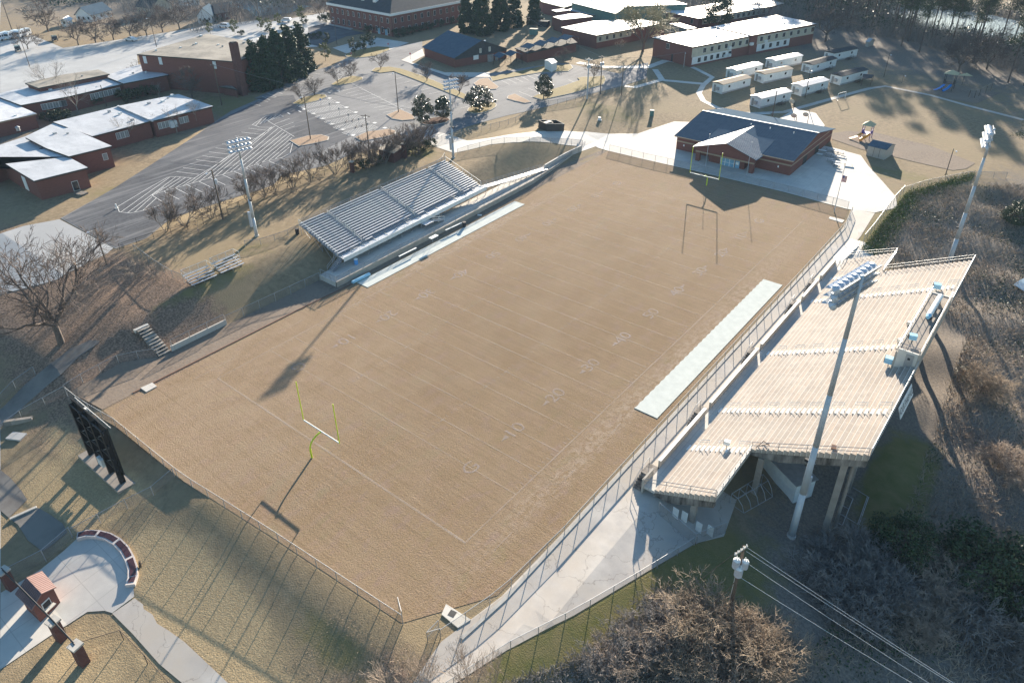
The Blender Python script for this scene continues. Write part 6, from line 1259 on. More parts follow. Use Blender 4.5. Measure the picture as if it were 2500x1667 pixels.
c = g(*c4(1780, 760)); t = thing('shade_canopy', 'yellow fabric shade canopy beside the blue slide', 'canopy', c); MB().add([(c.x-2, c.y-1, c.z+3), (c.x+2.5, c.y-.5, c.z+3.3), (c.x+1.5, c.y+2, c.z+2.8), (c.x+.3, c.y+.3, c.z+3.9)], [(0, 1, 3), (1, 2, 3), (2, 0, 3)]).build('fabric', 'canvas', t); MB().beam(c, c+up*3.8, .07, 6).build('post', 'dark_metal', t)
P = [g(*c4(*q)) for q in ((1840, 870), (1890, 875), (1930, 860), (1990, 830), (2035, 810))]; t = thing('climbing_frame', 'tan tubular climbing frame beside the large playground set', 'climbing frame', P[0])
for q in P: MB().beam(q, q+up*2.3, .09, 6).build('post', 'wood_pole', t)
for a, b_ in zip(P[:-1], P[1:]): MB().path([a+up*2.3, (a+b_)/2+up*2.6, b_+up*2.3], .07, 5).build('top_bar', 'band_tan', t)
A, B = g(*c4(668, 900)), g(*c4(738, 882)); t = thing('soccer_goal', 'small white frame goal on the playground lawn', 'goal', A); n = Vector((0, .9, 0)); MB().path([A, A+up*2.2, B+up*2.2, B], .07, 6).build('front_frame', 'trim_white', t); MB().path([A, A+n*1.6, B+n*1.6, B], .04, 5).path([A+up*2.2, A+n*1.6], .03, 5).path([B+up*2.2, B+n*1.6], .03, 5).build('back_frame', 'galv', t)
def hoop(label, b0, tp, both=True):
    c = g(*b0); t = thing('basketball_hoop', label, 'basketball hoop', c, 0, 'basketball hoops'); MB().path([c, c+up*2.6, c+Vector((-.5, -.8, 3.1))], .08, 6).build('post', 'dark_metal', t)
    q = c+Vector((-.6, -.95, 2.7)); b = MB(); n = 14; b.add([(q.x+.85*math.cos(2*math.pi*i/n), q.y+.04*k, q.z+.55+.6*math.sin(2*math.pi*i/n)) for k in (0, 1) for i in range(n)], [tuple(range(n))[::-1], tuple(range(n, 2*n))]+[(i, (i+1) % n, n+(i+1) % n, n+i) for i in range(n)]); b.build('backboard', 'wall_cream', t)
    rg = [(q.x+.24*math.cos(a), q.y-.3+.24*math.sin(a), q.z+.3) for a in [2*math.pi*i/8 for i in range(9)]]; MB().path(rg, .02, 4).build('rim', 'orange', t)
hoop('basketball hoop at the left end of the court behind the clubhouse', c4(275, 1000), 0); hoop('basketball hoop in the middle of the court with a tall dark post', c4(400, 1120), 0); hoop('basketball hoop nearest the clubhouse roof', c4(295, 1130), 0)
# ================================================================ vehicles
mk('car_white', (.75, .76, .78), rough=.25, spec=.6); mk('car_dark', (.02, .022, .025), rough=.2, spec=.7); mk('tyre', (.02, .02, .02), rough=.9)
def car(kind, paint, cat, label):
    t = thing(kind, label, cat, (0, 0, 0), 0)
    if kind == 'parked_car': pr = [(-2.2, .35), (-2.25, .75), (-1.9, .95), (-1.0, 1.02), (-.45, 1.42), (.75, 1.45), (1.45, 1.05), (2.15, .95), (2.25, .6), (2.2, .32)]; gl = [(-.9, 1.03), (-.42, 1.36), (.72, 1.39), (1.3, 1.05)]
    else: pr = [(-2.4, .45), (-2.45, 1.0), (-1.5, 1.15), (-.8, 1.75), (2.0, 1.78), (2.35, 1.2), (2.4, .45)]; gl = [(-1.3, 1.17), (-.75, 1.68), (1.95, 1.7), (2.2, 1.2)]
    w = .88; n = len(pr)
    MB().add([(x, -w, z) for x, z in pr]+[(x, w, z) for x, z in pr], [tuple(range(n)), tuple(range(n, 2*n))[::-1]]+[(i, i+n, (i+1) % n+n, (i+1) % n) for i in range(n)]).build('body', paint, t)
    n = len(gl); MB().add([(x, -w-.012, z) for x, z in gl]+[(x, w+.012, z) for x, z in gl], [tuple(range(n)), tuple(range(n, 2*n))[::-1]]+[(i, i+n, (i+1) % n+n, (i+1) % n) for i in range(n) if i != 1]).build('windows', 'glass', t)
    for x in (-1.4, 1.4):
        for s_ in (-1, 1): o = MB().beam((x, s_*.95, .34), (x, s_*.70, .34), .34, 12).build('wheel', 'tyre', t); MB().beam((x, s_*.965, .34), (x, s_*.951, .34), .19, 8).build('rim', 'galv', o)
    for s_ in (-.6, .6): MB().box(2.2, 2.32 if kind == 'parked_car' else 2.45, s_-.15, s_+.15, .62, .8).build('headlight', 'trim_white', t)
    return Proto(t)
cw = car('parked_car', 'car_white', 'car', 'a'); cs = car('parked_suv', 'car_white', 'car', 'b'); cdk = car('parked_pickup', 'car_dark', 'car', 'c')
def vpl(pr, q, dz, an, l, sc=1.): c = g(*q, .1); pr.place(c, an, l, sc)
vpl(cw, c1(1170, 368), 0, .35, 'white sedan standing on the street edge below the row of bare trees', 1.1); vpl(cs, c1(2000, 250), 0, .3, 'white estate car on the street in front of the portico house', 1.1); vpl(cs, c2(288, 200), 0, .5, 'white car partly hidden beside the young trees near the office')
vpl(cdk, c1(490, 365), 0, -.3, 'black car in the far left lot beside the bare trees', 1.1); vpl(cdk, c1(165, 455), 0, -.35, 'black car beside the orange strip at the left edge', 1.1)
def coach():
    t = thing('parked_bus', 'x', 'bus', (0, 0, 0), 0, 'white buses parked in a row'); pr = [(-3.6, .5), (-3.7, 2.4), (-3.4, 2.9), (3.2, 2.9), (3.6, 2.5), (3.7, .5)]; n = 6; w = 1.15
    MB().add([(x, -w, z) for x, z in pr]+[(x, w, z) for x, z in pr], [tuple(range(n)), tuple(range(n, 2*n))[::-1]]+[(i, i+n, (i+1) % n+n, (i+1) % n) for i in range(n)]).build('body', 'car_white', t)
    for i in range(5): MB().box(-3+i*1.3, -2.1+i*1.3, -w-.02, w+.02, 1.6, 2.3).build('window', 'glass', t)
    MB().box(3.55, 3.68, -.9, .9, 1.5, 2.3).build('windscreen', 'glass', t)
    for x in (-2.3, 2.3):
        for s_ in (-1, 1): MB().beam((x, s_*1.2, .45), (x, s_*.9, .45), .45, 12).build('wheel', 'tyre', t)
    return Proto(t)
bs = coach()
for q, l in (((35, 360), 'white bus at the very left edge of the photo'), ((120, 345), 'white bus in the middle of the three parked at the left edge'), ((215, 330), 'white bus on the right of the three, nearest the black car')): bs.place(g(*c1(*q), .1), -1.0, l)
# ================================================================ utility poles
def topz(b, px, py):
    best = None
    for i in range(0, 1600):
        z = b.z+i*.02; P = np.array([b.x, b.y, z])-CAM; d = P@f_; v = CY-FO*(P@u_)/d
        if best is None or abs(v-py) < best[0]: best = (abs(v-py), z)
    return best[1]
POLES = {}
def upole(key, f, b0, t0, label, r=.15, m='wood_pole', arm=0, lamp=False, cans=0, armdir=None):
    b = g(*f(*b0)); zt = topz(b, *f(*t0)); T = Vector((b.x, b.y, zt)); t = thing('utility_pole', label, 'utility pole', b, 0, 'utility poles')
    MB().beam(b-up*.3, T, r, 8, r*.7).build('pole', m, t); POLES[key] = T
    ad = Vector(armdir).normalized() if armdir else Vector((1, .3, 0)).normalized()
    for k in range(arm):
        MB().bar(T-up*(.4+.9*k)-ad*1.2, T-up*(.4+.9*k)+ad*1.2, .1, .12).build('crossarm', m, t); i_ = MB()
        for s_ in (-1.1, -.4, .4, 1.1): i_.beam(T-up*(.33+.9*k)+ad*s_, T-up*(.1+.9*k)+ad*s_, .05, 5)
        for j_ in (0,): i_.build('insulator_row', 'galv', t)['kind'] = 'stuff'
    if lamp: q = T-up*.3; e = q+Vector((.8, -1.4, .3)); MB().beam(q, e, .035, 5).build('lamp_arm', 'galv', t); MB().bar(e, e+Vector((.15, -.5, -.05)), .28, .16).build('lamp_head', 'lamp', t)
    for k in range(cans):
        a = 2.2*k+.4; q = T-up*(2.3+.25*(k % 2))+Vector((math.cos(a), math.sin(a), 0))*.42; o = MB().beam(q-up*.5, q+up*.45, .27, 10).build('transformer', 'lamp', t); MB().beam(q+up*.45, q+up*.7, .06, 5).build('bushing', 'trim_white', o)
    return T
upole('a', c5, (1985, 455), (1890, 20), 'tall wooden utility pole with a grey transformer beside the crape myrtle row', .17, arm=0, cans=1, lamp=True)
upole('b', c5, (950, 860), (840, 535), 'leaning wooden pole with a small lamp beside the pale lot', .13, lamp=True)
upole('c', c2, (505, 1245), (455, 850), 'wooden pole on the straw island nearest the hatched bays', .14, lamp=True)
upole('d', c2, (1287, 1005), (1265, 640), 'wooden pole on the straw island beside the magnolias', .14, lamp=True)
upole('e', c2, (1037, 1440), (995, 1020), 'wooden pole rising out of the crape myrtles', .15, arm=1)
upole('f', c1, (1975, 940), (1905, 575), 'wooden pole standing against the gymnasium wall', .17, arm=1)
upole('g', c1, (950, 950), (895, 760), 'wooden pole between the two classroom wings', .13, lamp=True)
upole('h', c1, (265, 595), (165, 350), 'wooden lamp pole on the pale lot at the left edge', .12, lamp=True)
upole('i', c1, (1395, 420), (1315, 160), 'wooden lamp pole at the corner of the gymnasium roof', .13, lamp=True)
upole('j', c3, (705, 885), (700, 520), 'grey steel utility pole on the lawn left of the paired poles', .22, 'steel_pole', arm=1, cans=2)
upole('k', c3, (822, 840), (830, 500), 'dark utility pole right of the grey steel pole with transformers', .16, 'dark_metal', arm=1, cans=3)
upole('l', c3, (1010, 850), (1032, 590), 'thin dark pole at the bend of the footpath', .12)
upole('m', c3, (1565, 600), (1575, 465), 'pole with floodlights in front of the two storey school corner', .12, 'galv', lamp=True)
upole('n', c4, (85, 1085), (130, 795), 'dark floodlight pole behind the clubhouse roof', .14, 'wood_pole', lamp=True)
upole('o', c4, (385, 870), (425, 620), 'dark pole standing between the lower mobile classrooms', .13, lamp=True)
upole('p', c4, (1635, 1560), (1690, 1325), 'thin floodlight pole beside the near playground mulch', .11, 'dark_metal', lamp=True)
upole('q', c2, (740, 400), (725, 180), 'thin lamp pole at the corner of the office drive', .09, 'dark_metal', lamp=True)
upole('r', c4, (1085, 690), (1140, 480), 'dark pole in the shaded lawn right of the mobile classrooms', .12, lamp=True)
upole('s', c4, (1245, 740), (1265, 665), 'short lamp post on the lawn left of the blue slide', .08, 'dark_metal', lamp=True)
upole('t', c2, (60, 240), (45, -20), 'tall utility pole beside the blue court', .15, arm=1)
upole('u', c1, (110, 280), (0, 20), 'tall leaning dark pole at the top left corner', .2)
upole('v', c3, (170, 360), (165, 150), 'wooden pole with crossarms in the yard behind the zigzag walkway', .15, arm=2)
def wires(pairs, r=.012, m='wire', sag=.6, label='overhead wires', nm='overhead_wire'):
    for i, (A, B) in enumerate(pairs):
        n = 14; pts = [A.lerp(B, k/n)-up*sag*4*(k/n)*(1-k/n) for k in range(n+1)]; o = MB().path(pts, r, 4).build(nm, m)
        tag(o, label if isinstance(label, str) else label[i], 'overhead wire', 'overhead wires')
s_ = Vector((.3, .2, 0))
wires([(POLES['f'], POLES['f']+Vector((70, 10, -3))), (POLES['j']-up*.4, POLES['k']-up*.4), (POLES['k']-up*.5, POLES['m']), (POLES['k']-up*.3, POLES['v']), (POLES['a']-up*.5, POLES['e']-up*.5), (POLES['n']-up*.3, POLES['o'])], .03, 'wire', .8, ['wire from the gymnasium pole over the parking lot', 'wire joining the two paired poles', 'wire from the paired poles to the school floodlight pole', 'wire from the paired poles to the yard pole', 'wire along the crape myrtle row', 'wire from the clubhouse floodlight pole to the mobile classrooms'])
# transformer pole bottom right
b = Vector(at(1772, 1530, -3.2)); T = Vector((b.x, b.y, topz(b, 1815, 1333))); t = thing('transformer_pole', 'wooden utility pole with three pale transformer cans in the foreground', 'utility pole', b)
MB().beam(b-up*.5, T, .2, 10, .15).build('pole', 'wood_pole', t)
e0, e1_ = Vector(at(1794, 1354, T.z)), Vector(at(1822, 1334, T.z)); MB().bar(e0, e1_+ (e1_-e0)*.1, .14, .16).build('crossarm', 'kerb', t)
for (x, y, dz, s) in ((1784, 1388, -1.8, 1.0), (1822, 1384, -1.6, .9), (1797, 1430, -2.7, 1.1)):
    q = Vector(at(x, y, T.z+dz)); q = T+Vector(((q-T).x, (q-T).y, dz)); q = T+up*dz+Vector(((q-T).x, (q-T).y, 0)).normalized()*.82; o = MB().beam(q-up*.45*s, q+up*.5*s, .36*s, 14).build('transformer', 'lamp', t); MB().beam(q+up*.5*s, q+up*.66*s, .36*s, 14, .17*s).build('can_lid', 'trim_white', o)
    MB().bar(T+up*dz, q, .08, .1).build('bracket', 'galv', t)
    for a in (0, 2.4): MB().beam(q+Vector((.13*math.cos(a), .13*math.sin(a), .5*s)), q+Vector((.13*math.cos(a), .13*math.sin(a), .95*s)), .045, 6).build('bushing', 'trim_white', o)
i_ = MB()
for k in range(5): q = e0.lerp(e1_, k/4); i_.beam(q, q+up*.3, .05, 6)
i_.build('insulator_row', 'trim_white', t)['kind'] = 'stuff'; MB().path([T-up*2.6+Vector((-.16, -.1, 0)), b+Vector((-.22, -.14, .5))], .035, 5).build('conduit', 'kerb', t)
pr = []
for (sx0, sy0, ex, zz0) in ((1818, 1332, 2342, 0), (1822, 1345, 2334, -.35), (1824, 1374, 2281, -.9), (1806, 1408, 2240, -2.0)):
    A = Vector(at(sx0, sy0, T.z+zz0)); B = Vector(at(ex, 1667, T.z+zz0-.6)); B2 = A+(B-A)*1.9; pr.append((A, B2))
wires(pr, .022, 'wire_bright', .35, ['topmost bright wire from the transformer pole to the lower right', 'second bright wire from the transformer pole', 'third bright wire from the transformer pole', 'lowest bright wire leaving below the transformer cans'])
wires([(Vector(at(1800, 1345, T.z-.4)), g(1643, 1466)), (Vector(at(1794, 1420, T.z-2.6)), g(1722, 1496))], .03, 'wood_pole', .0, ['vine covered guy wire running down left from the transformer pole', 'thin guy wire anchored below the transformer cans'], 'guy_wire')
# sign posts and small lot things
for i, (q, l) in enumerate((((600, 945), 'first'), ((680, 985), 'second'), ((765, 1030), 'third'), ((848, 1085), 'fourth'), ((940, 1125), 'fifth'), ((1020, 1170), 'sixth'))):
    c = g(*c2(*q)); t = thing('sign_post', 'small blue sign on a post, %s from the top of the hatched accessible bays' % l, 'sign', c, 0, 'accessible bay signs'); MB().beam(c, c+up*2.2, .04, 5).build('post', 'galv', t); MB().obox((c.x, c.y-.05, c.z+1.7), .35, .04, .5, .6).build('sign_plate', 'play_blue' if i == 0 else 'panel_grey', t)
for i, (q, l) in enumerate((((822, 1085), 'left of the upper pair'), ((880, 1073), 'right of the upper pair'), ((910, 1133), 'left of the middle pair'), ((965, 1122), 'right of the middle pair'), ((1005, 1178), 'left of the lowest pair'), ((1063, 1167), 'right of the lowest pair'))):
    c = g(*c2(*q), .08); MB_ = MB().obox(tuple(c), 1.9, .18, .16, 2.3); tag(MB_.build('wheel_stop', 'bin_dark'), 'black rubber wheel stop, ' + l + ' in the accessible bays', 'wheel stop', 'black wheel stops')
c = g(*z3(75, 672), .1); t = thing('bollard', 'short white bollard at the tip of the hatched island', 'bollard', c); MB().beam(c, c+up*1.0, .14, 10).build('post', 'trim_white', t); MB().obox((c.x, c.y, c.z-.03), .7, .7, .1).build('foot', 'kerb', t)
for q, l in (((870, 510), 'small red and white sign at the left tip of the oval island'), ((1198, 425), 'small red and white marker at the right tip of the oval island')): c = g(*c2(*q)); t = thing('traffic_sign', l, 'sign', c); MB().beam(c, c+up*1.6, .05, 5).build('post', 'trim_white', t); MB().obox((c.x, c.y, c.z+1.0), .5, .06, .6, .6).build('plate', 'flag_red', t)
c = g(*c2(1395, 535)); t = thing('stop_sign', 'small red octagonal sign at the corner of the walk by the blue roofed hall', 'sign', c); MB().beam(c, c+up*2.2, .04, 5).build('post', 'dark_metal', t); MB().beam((c.x, c.y-.03, c.z+2.2), (c.x, c.y-.06, c.z+2.2), .36, 8).build('plate', 'flag_red', t)
# ================================================================ vegetation
mk('bark', (.16, .13, .11), (.10, .08, .07), 3, rough=.95); mk('bark_pale', (.30, .26, .22), (.20, .17, .145), 3, rough=.95); mk('bark_pine', (.15, .11, .09), (.09, .07, .06), 3, rough=.95)
mk('twig', (.155, .125, .11), (.11, .088, .078), .6, rough=.95); mk('twig_pale', (.42, .34, .27), (.30, .245, .20), .6, rough=.95); mk('twig_grey', (.28, .26, .24), (.18, .165, .155), .6, rough=.95); mk('twig_tan', (.38, .30, .22), (.25, .20, .15), .5, rough=.95)
def leafmat(k, a, b, c=None, rough=.6, spec=.3): return mk(k, a, b, 1.8, c, .5, rough=rough, spec=spec)
leafmat('leaf_conifer', (.040, .080, .032), (.018, .040, .018)); leafmat('leaf_magnolia', (.045, .070, .025), (.020, .035, .015), (.09, .085, .04), rough=.32, spec=.6); leafmat('leaf_yellow', (.16, .17, .05), (.09, .11, .035)); leafmat('leaf_pine', (.075, .10, .035), (.035, .055, .022)); leafmat('leaf_shrub', (.05, .075, .025), (.025, .04, .015)); leafmat('leaf_bud', (.34, .31, .18), (.26, .23, .14)); leafmat('leaf_vine', (.055, .09, .035), (.03, .05, .022))
def segs_mesh(name, segs, n=3):
    "segs: array (N,8): p(3) q(3) r0 r1 -> prisms"
    S = np.array(segs, float); p, q, r0, r1 = S[:, :3], S[:, 3:6], S[:, 6:7], S[:, 7:8]; d = q-p; d /= np.linalg.norm(d, axis=1, keepdims=True)+1e-9
    a = np.cross(d, np.array([.31, .57, .76])); a /= np.linalg.norm(a, axis=1, keepdims=True)+1e-9; b = np.cross(d, a); V_ = []
    for c, r in ((p, r0), (q, r1)):
        for i in range(n): t = 2*math.pi*i/n; V_.append(c+(a*math.cos(t)+b*math.sin(t))*r)
    V_ = np.stack(V_, 1).reshape(-1, 3); N = len(S); base = np.arange(N)[:, None]*2*n; F = np.concatenate([base+np.array([[i, (i+1) % n, n+(i+1) % n, n+i]]) for i in range(n)])
    return npmesh(name, V_, F)
def grow(R, segs, thick, p, d, L, r, lvl, top, kids_=3, up_=.12, wob=.22, ang=.62, shrink=.66, rmin=.012):
    p = np.array(p, float); d = np.array(d, float); d /= np.linalg.norm(d); n = 3; pts = [p]
    for i in range(n):
        d = d+R.normal(0, wob/n**.5, 3)+np.array([0, 0, up_/n]); d /= np.linalg.norm(d); q = pts[-1]+d*L/n; ra = r*(1-.45*i/n); rb = r*(1-.45*(i+1)/n)
        (thick if lvl >= top-1 else segs).append((*pts[-1], *q, ra, rb)); pts.append(q)
    if lvl == 0: return
    for k in range(kids_):
        i = n if k == 0 else R.integers(1, n+1); ax = R.normal(0, 1, 3); ax -= d*ax.dot(d); ax /= np.linalg.norm(ax)+1e-9; a = ang*(.35 if k == 0 else 1)*R.uniform(.7, 1.3)
        grow(R, segs, thick, pts[i], d*math.cos(a)+ax*math.sin(a), L*shrink*R.uniform(.8, 1.15), max(rmin, r*.58), lvl-1, top, kids_, up_, wob, ang, shrink, rmin)
def bare_tree(kind, label, cat, seed, h, stems, tilt, r, lvl, kids_, L0, tw='twig', bk='bark', up_=.12, wob=.22, ang=.62, shrink=.66, trunk_h=.0, rmin=.012, group=None):
    R = np.random.default_rng(seed); segs, thick = [], []
    o = np.array([0, 0, -.2])
    if trunk_h: thick.append((0, 0, -.3, .05, .03, trunk_h, r*1.25, r)); o = np.array([.05, .03, trunk_h])
    for s in range(stems):
        a = 2*math.pi*s/stems+R.uniform(-.4, .4); t = tilt*R.uniform(.55, 1.2) if stems > 1 else 0
        grow(R, segs, thick, o+np.array([math.cos(a), math.sin(a), 0])*.12*(not trunk_h), (math.cos(a)*math.sin(t), math.sin(a)*math.sin(t), math.cos(t)), L0, r*(.75 if stems > 1 else 1), lvl, lvl, kids_, up_, wob, ang, shrink, rmin)
    A = np.array(segs+thick); zt = A[:, 5].max(); sc = h/zt
    segs = np.array(segs); thick = np.array(thick)
    for X in (segs, thick): X[:, :6] *= sc
    t = thing(kind, label, cat, (0, 0, 0), 0, group); link('trunk', segs_mesh('trunk', thick, 6), bk, t, True); link('crown', segs_mesh('crown', segs), tw, t)
    return Proto(t)
def cards(P, size, R, aspect=.6, flat=0.):
    N = len(P); a = R.normal(0, 1, (N, 3)); a[:, 2] *= (1-flat); a /= np.linalg.norm(a, axis=1, keepdims=True); b = R.normal(0, 1, (N, 3)); b[:, 2] *= (1-flat); b -= a*(a*b).sum(1, keepdims=True); b /= np.linalg.norm(b, axis=1, keepdims=True)
    s = size*R.uniform(.6, 1.3, (N, 1)); a = a*s; b = b*s*aspect
    return np.stack([P-a*.5-b*.15, P+b*.5, P+a*.5+b*.15, P-b*.5], 1).reshape(-1, 3), np.arange(N*4).reshape(N, 4)
def leaf_tree(kind, label, cat, seed, h, rad, z0, prof, n, size, mt, bk='bark', clumps=60, group=None, trunk_r=.16, csz=.28):
    "prof(t) -> relative radius at height fraction t; leaves sit in clumps around the crown's surface and inside"
    R = np.random.default_rng(seed); C = []
    while len(C) < clumps:
        t = R.uniform(0, 1); rr = prof(t)
        if R.uniform() > rr+.1: continue
        a = R.uniform(0, 2*math.pi); q = rr*rad*(R.uniform(.25, 1)**.5)*R.uniform(.85, 1.12); C.append((q*math.cos(a), q*math.sin(a), z0+(h-z0)*t))
    C = np.array(C); idx = R.integers(0, clumps, n); cs = rad*csz*R.uniform(.6, 1.25, clumps)
    v = R.normal(0, 1, (n, 3)); v /= np.linalg.norm(v, axis=1, keepdims=True); v *= R.uniform(.3, 1, (n, 1))**.5; P = C[idx]+v*cs[idx][:, None]*np.array([1, 1, .8]); P[:, 2] = np.maximum(P[:, 2], z0*.6)
    vs, fs = cards(P, size, R); t = thing(kind, label, cat, (0, 0, 0), 0, group)
    link('crown', npmesh('crown', vs, fs), mt, t)
    tk = [(0, 0, -.3, 0, 0, h*.8, trunk_r, trunk_r*.3)]
    for q in C[:: max(1, clumps//14)]: zb = max(z0*.5, q[2]*.6); tk.append((0, 0, zb, *q, trunk_r*.35, .02))
    link('trunk', segs_mesh('trunk', tk, 6), bk, t); return Proto(t)
# ---- protos
myr = [bare_tree('crape_myrtle', 'x', 'tree', 11+i, 6.6, 6, .48, .085, 5, 3, 2.2, 'twig', 'bark_pale', .10, .2, .42, .68, rmin=.022, group='bare crape myrtles') for i in range(3)]
isl = [bare_tree('bare_lot_tree', 'x', 'tree', 31+i, 6.4, 5, .62, .10, 5, 3, 2.0, 'twig', 'bark', .06, .22, .5, .7, trunk_h=.7, rmin=.02, group='small bare trees in the parking lot') for i in range(2)]
wide = [bare_tree('bare_tree', 'x', 'tree', 51+i, 9.5, 4, .75, .16, 5, 3, 3.0, 'twig', 'bark', .08, .3, .6, .72, trunk_h=1.6, rmin=.04, group='bare trees') for i in range(3)]
tall = [bare_tree('tall_bare_tree', 'x', 'tree', 61+i, 13, 3, .45, .17, 5, 3, 4.0, 'twig_grey', 'bark_pale', .15, .25, .6, .7, trunk_h=2.5, group='tall bare trees') for i in range(2)]
for (q, k, s, l) in ((c5(1480, 565), 0, .85, 'bare crape myrtle nearest the pale lot, first of the row'), (c5(1645, 518), 1, 1.15, 'large bare crape myrtle second in the row beside the lot'), (c5(1885, 450), 2, 1.05, 'bare crape myrtle in front of the transformer pole'), (c5(2222, 300), 0, .95, 'bare crape myrtle behind the left light pole'),
                     (c6(95, 258), 1, 1, 'bare crape myrtle just right of the left light pole'), (c6(195, 225), 2, .95, 'second bare crape myrtle right of the left light pole'), (c6(345, 178), 0, 1, 'third bare crape myrtle right of the left light pole'), (c6(505, 122), 1, 1.05, 'fourth bare crape myrtle right of the left light pole'), (c2(722, 1548), 2, 1.12, 'bare crape myrtle just left of the brick pillar'),
                     (c2(830, 1505), 0, .95, 'slim bare crape myrtle touching the brick pillar'), (c2(1000, 1500), 1, 1.0, 'bare crape myrtle right of the brick pillar'), (c2(1085, 1478), 2, 1.1, 'bare crape myrtle behind the dark hedge left of the guardhouse'), (c2(1165, 1455), 0, 1.0, 'bare crape myrtle against the guardhouse wall'),
                     (c2(1405, 1372), 1, 1.15, 'bare crape myrtle just right of the guardhouse'), (c2(1480, 1345), 2, 1.1, 'bare crape myrtle at the right end of the dark hedge'), (c2(1330, 1395), 0, .95, 'bare crape myrtle behind the guardhouse pillar')):
    myr[k].place(g(*q), rnd.uniform(0, 6), l, (s*1.22, s*1.22, s*1.02))
for (q, k, s, l) in ((c2(430, 905), 0, 1.0, 'bare tree on the left end of the grassy island above the hatched bays'), (c2(540, 855), 1, .95, 'bare tree on the right end of the grassy island above the hatched bays'), (c2(750, 745), 0, .95, 'bare tree on the left of the middle island'), (c2(866, 695), 1, 1, 'bare tree on the right of the middle island'),
                     (c2(1130, 620), 0, 1.05, 'bare tree at the tip of the long curved island'), (c2(1540, 725), 1, 1.1, 'bare tree in the middle of the long curved island'), (c2(1830, 840), 0, 1.2, 'bare tree at the lower end of the long curved island'), (c3(765, 700), 1, 1.0, 'pale bare tree beside the paired utility poles'), (c3(490, 560), 0, .9, 'pale bare tree behind the small white shed')):
    isl[k].place(g(*q), rnd.uniform(0, 6), l, (s*1.15, s*1.15, s*.95))
for (q, k, s, l) in ((c1(1710, 868), 0, .85, 'round bare tree against the gymnasium wall'), (c1(700, 405), 1, 1.0, 'spreading bare tree nearest the buses in the street row'), (c1(855, 382), 2, 1.0, 'spreading bare tree second in the street row'), (c1(1012, 358), 0, 1.0, 'bare tree left of the white sedan'), (c1(1165, 335), 1, 1.0, 'bare tree right behind the white sedan'),
                     (c1(1310, 322), 2, 1.0, 'bare tree behind the lamp pole in the street row'), (c1(1450, 290), 0, 1.0, 'bare tree near the right end of the street row'), (c1(1600, 260), 1, 1.1, 'bare tree left of the portico house'), (c1(250, 440), 2, .8, 'bare tree on the orange strip at the left'), (c1(430, 285), 0, 1.3, 'large bare tree behind the black car'), (c2(605, 175), 1, .8, 'dark bare tree left of the office corner'), (c1(2110, 180), 2, .9, 'bare tree at the corner of the blue court'),
                     (c1(1345, 700), 2, .8, 'bare round tree over the roof corner beside the gymnasium'), (c4(565, 375), 1, 1.5, 'large pale bare tree at the edge of the wood beyond the two storey block'), (c4(1750, 640), 0, 1.2, 'bare grey tree at the edge of the wood above the blue slide'), (c4(2000, 620), 2, 1.1, 'bare grey tree at the edge of the wood beside the right pine'), (c4(1880, 560), 1, 1.2, 'bare grey tree deeper in the wood above the blue slide')):
    wide[k].place(g(*q), rnd.uniform(0, 6), l, (s*1.45, s*1.45, s*1.2))
for (q, k, s, l) in ((c1(480, 870), 0, .95, 'tall bare tree behind the north classroom wing roof'), (c1(700, 1010), 1, .9, 'tall bare tree between the two classroom wings'), (c1(1165, 1278), 0, .62, 'small bare tree in front of the classroom wing windows'), (c1(1580, 1190), 1, .62, 'bare tree beside the wall mounted air conditioner'), (c1(1765, 1130), 0, .62, 'bare tree near the end wall of the classroom wing'), (c1(850, 1500), 1, .4, 'small bare shrub against the classroom block corner'), (c1(1345, 1180), 0, .45, 'thin bare tree in the middle of the classroom wing'), (c1(1420, 870), 1, .4, 'short bare tree among the evergreen bushes')):
    tall[k].place(g(*q), rnd.uniform(0, 6), l, s)
sm = bare_tree('small_bare_tree', 'x', 'tree', 77, 3.6, 4, .75, .06, 4, 3, 1.2, 'twig_pale', 'bark_pale', .05, .25, .6, .72, trunk_h=.5, group='small pale bare trees')
for q, s, l in ((c5(1215, 985), 1.2, 'small pale bare tree below the crossing bank fence'), (c5(1370, 1000), .85, 'smaller pale bare tree right beside the crossing bank fence'), (c3(1000, 455), 1.3, 'small pale bare tree left of the big budding tree')): sm.place(g(*q), rnd.uniform(0, 6), l, s)
sp = [bare_tree('bare_sapling', 'x', 'sapling', 81+i, 6.0, 5, .22, .05, 4, 3, 2.6, 'twig_pale', 'bark_pale', .2, .18, .4, .66, group='bare saplings at the bottom edge') for i in range(2)]
for q, s, l in (((990, 1720), 1.1, 'pale bare sapling cluster at the bottom edge left of the gate'), ((1040, 1705), 1.0, 'second bare sapling cluster left of the gate'), ((1130, 1700), 1.05, 'bare sapling over the cracked walkway, left one'), ((1165, 1715), 1.1, 'bare sapling over the cracked walkway, middle one'), ((1205, 1690), 1.0, 'bare sapling over the cracked walkway, right one'), ((930, 1700), .8, 'low bare sapling at the foot of the near end slope')):
    sp[len(l) % 2].place(g(*q), rnd.uniform(0, 6), l, s)
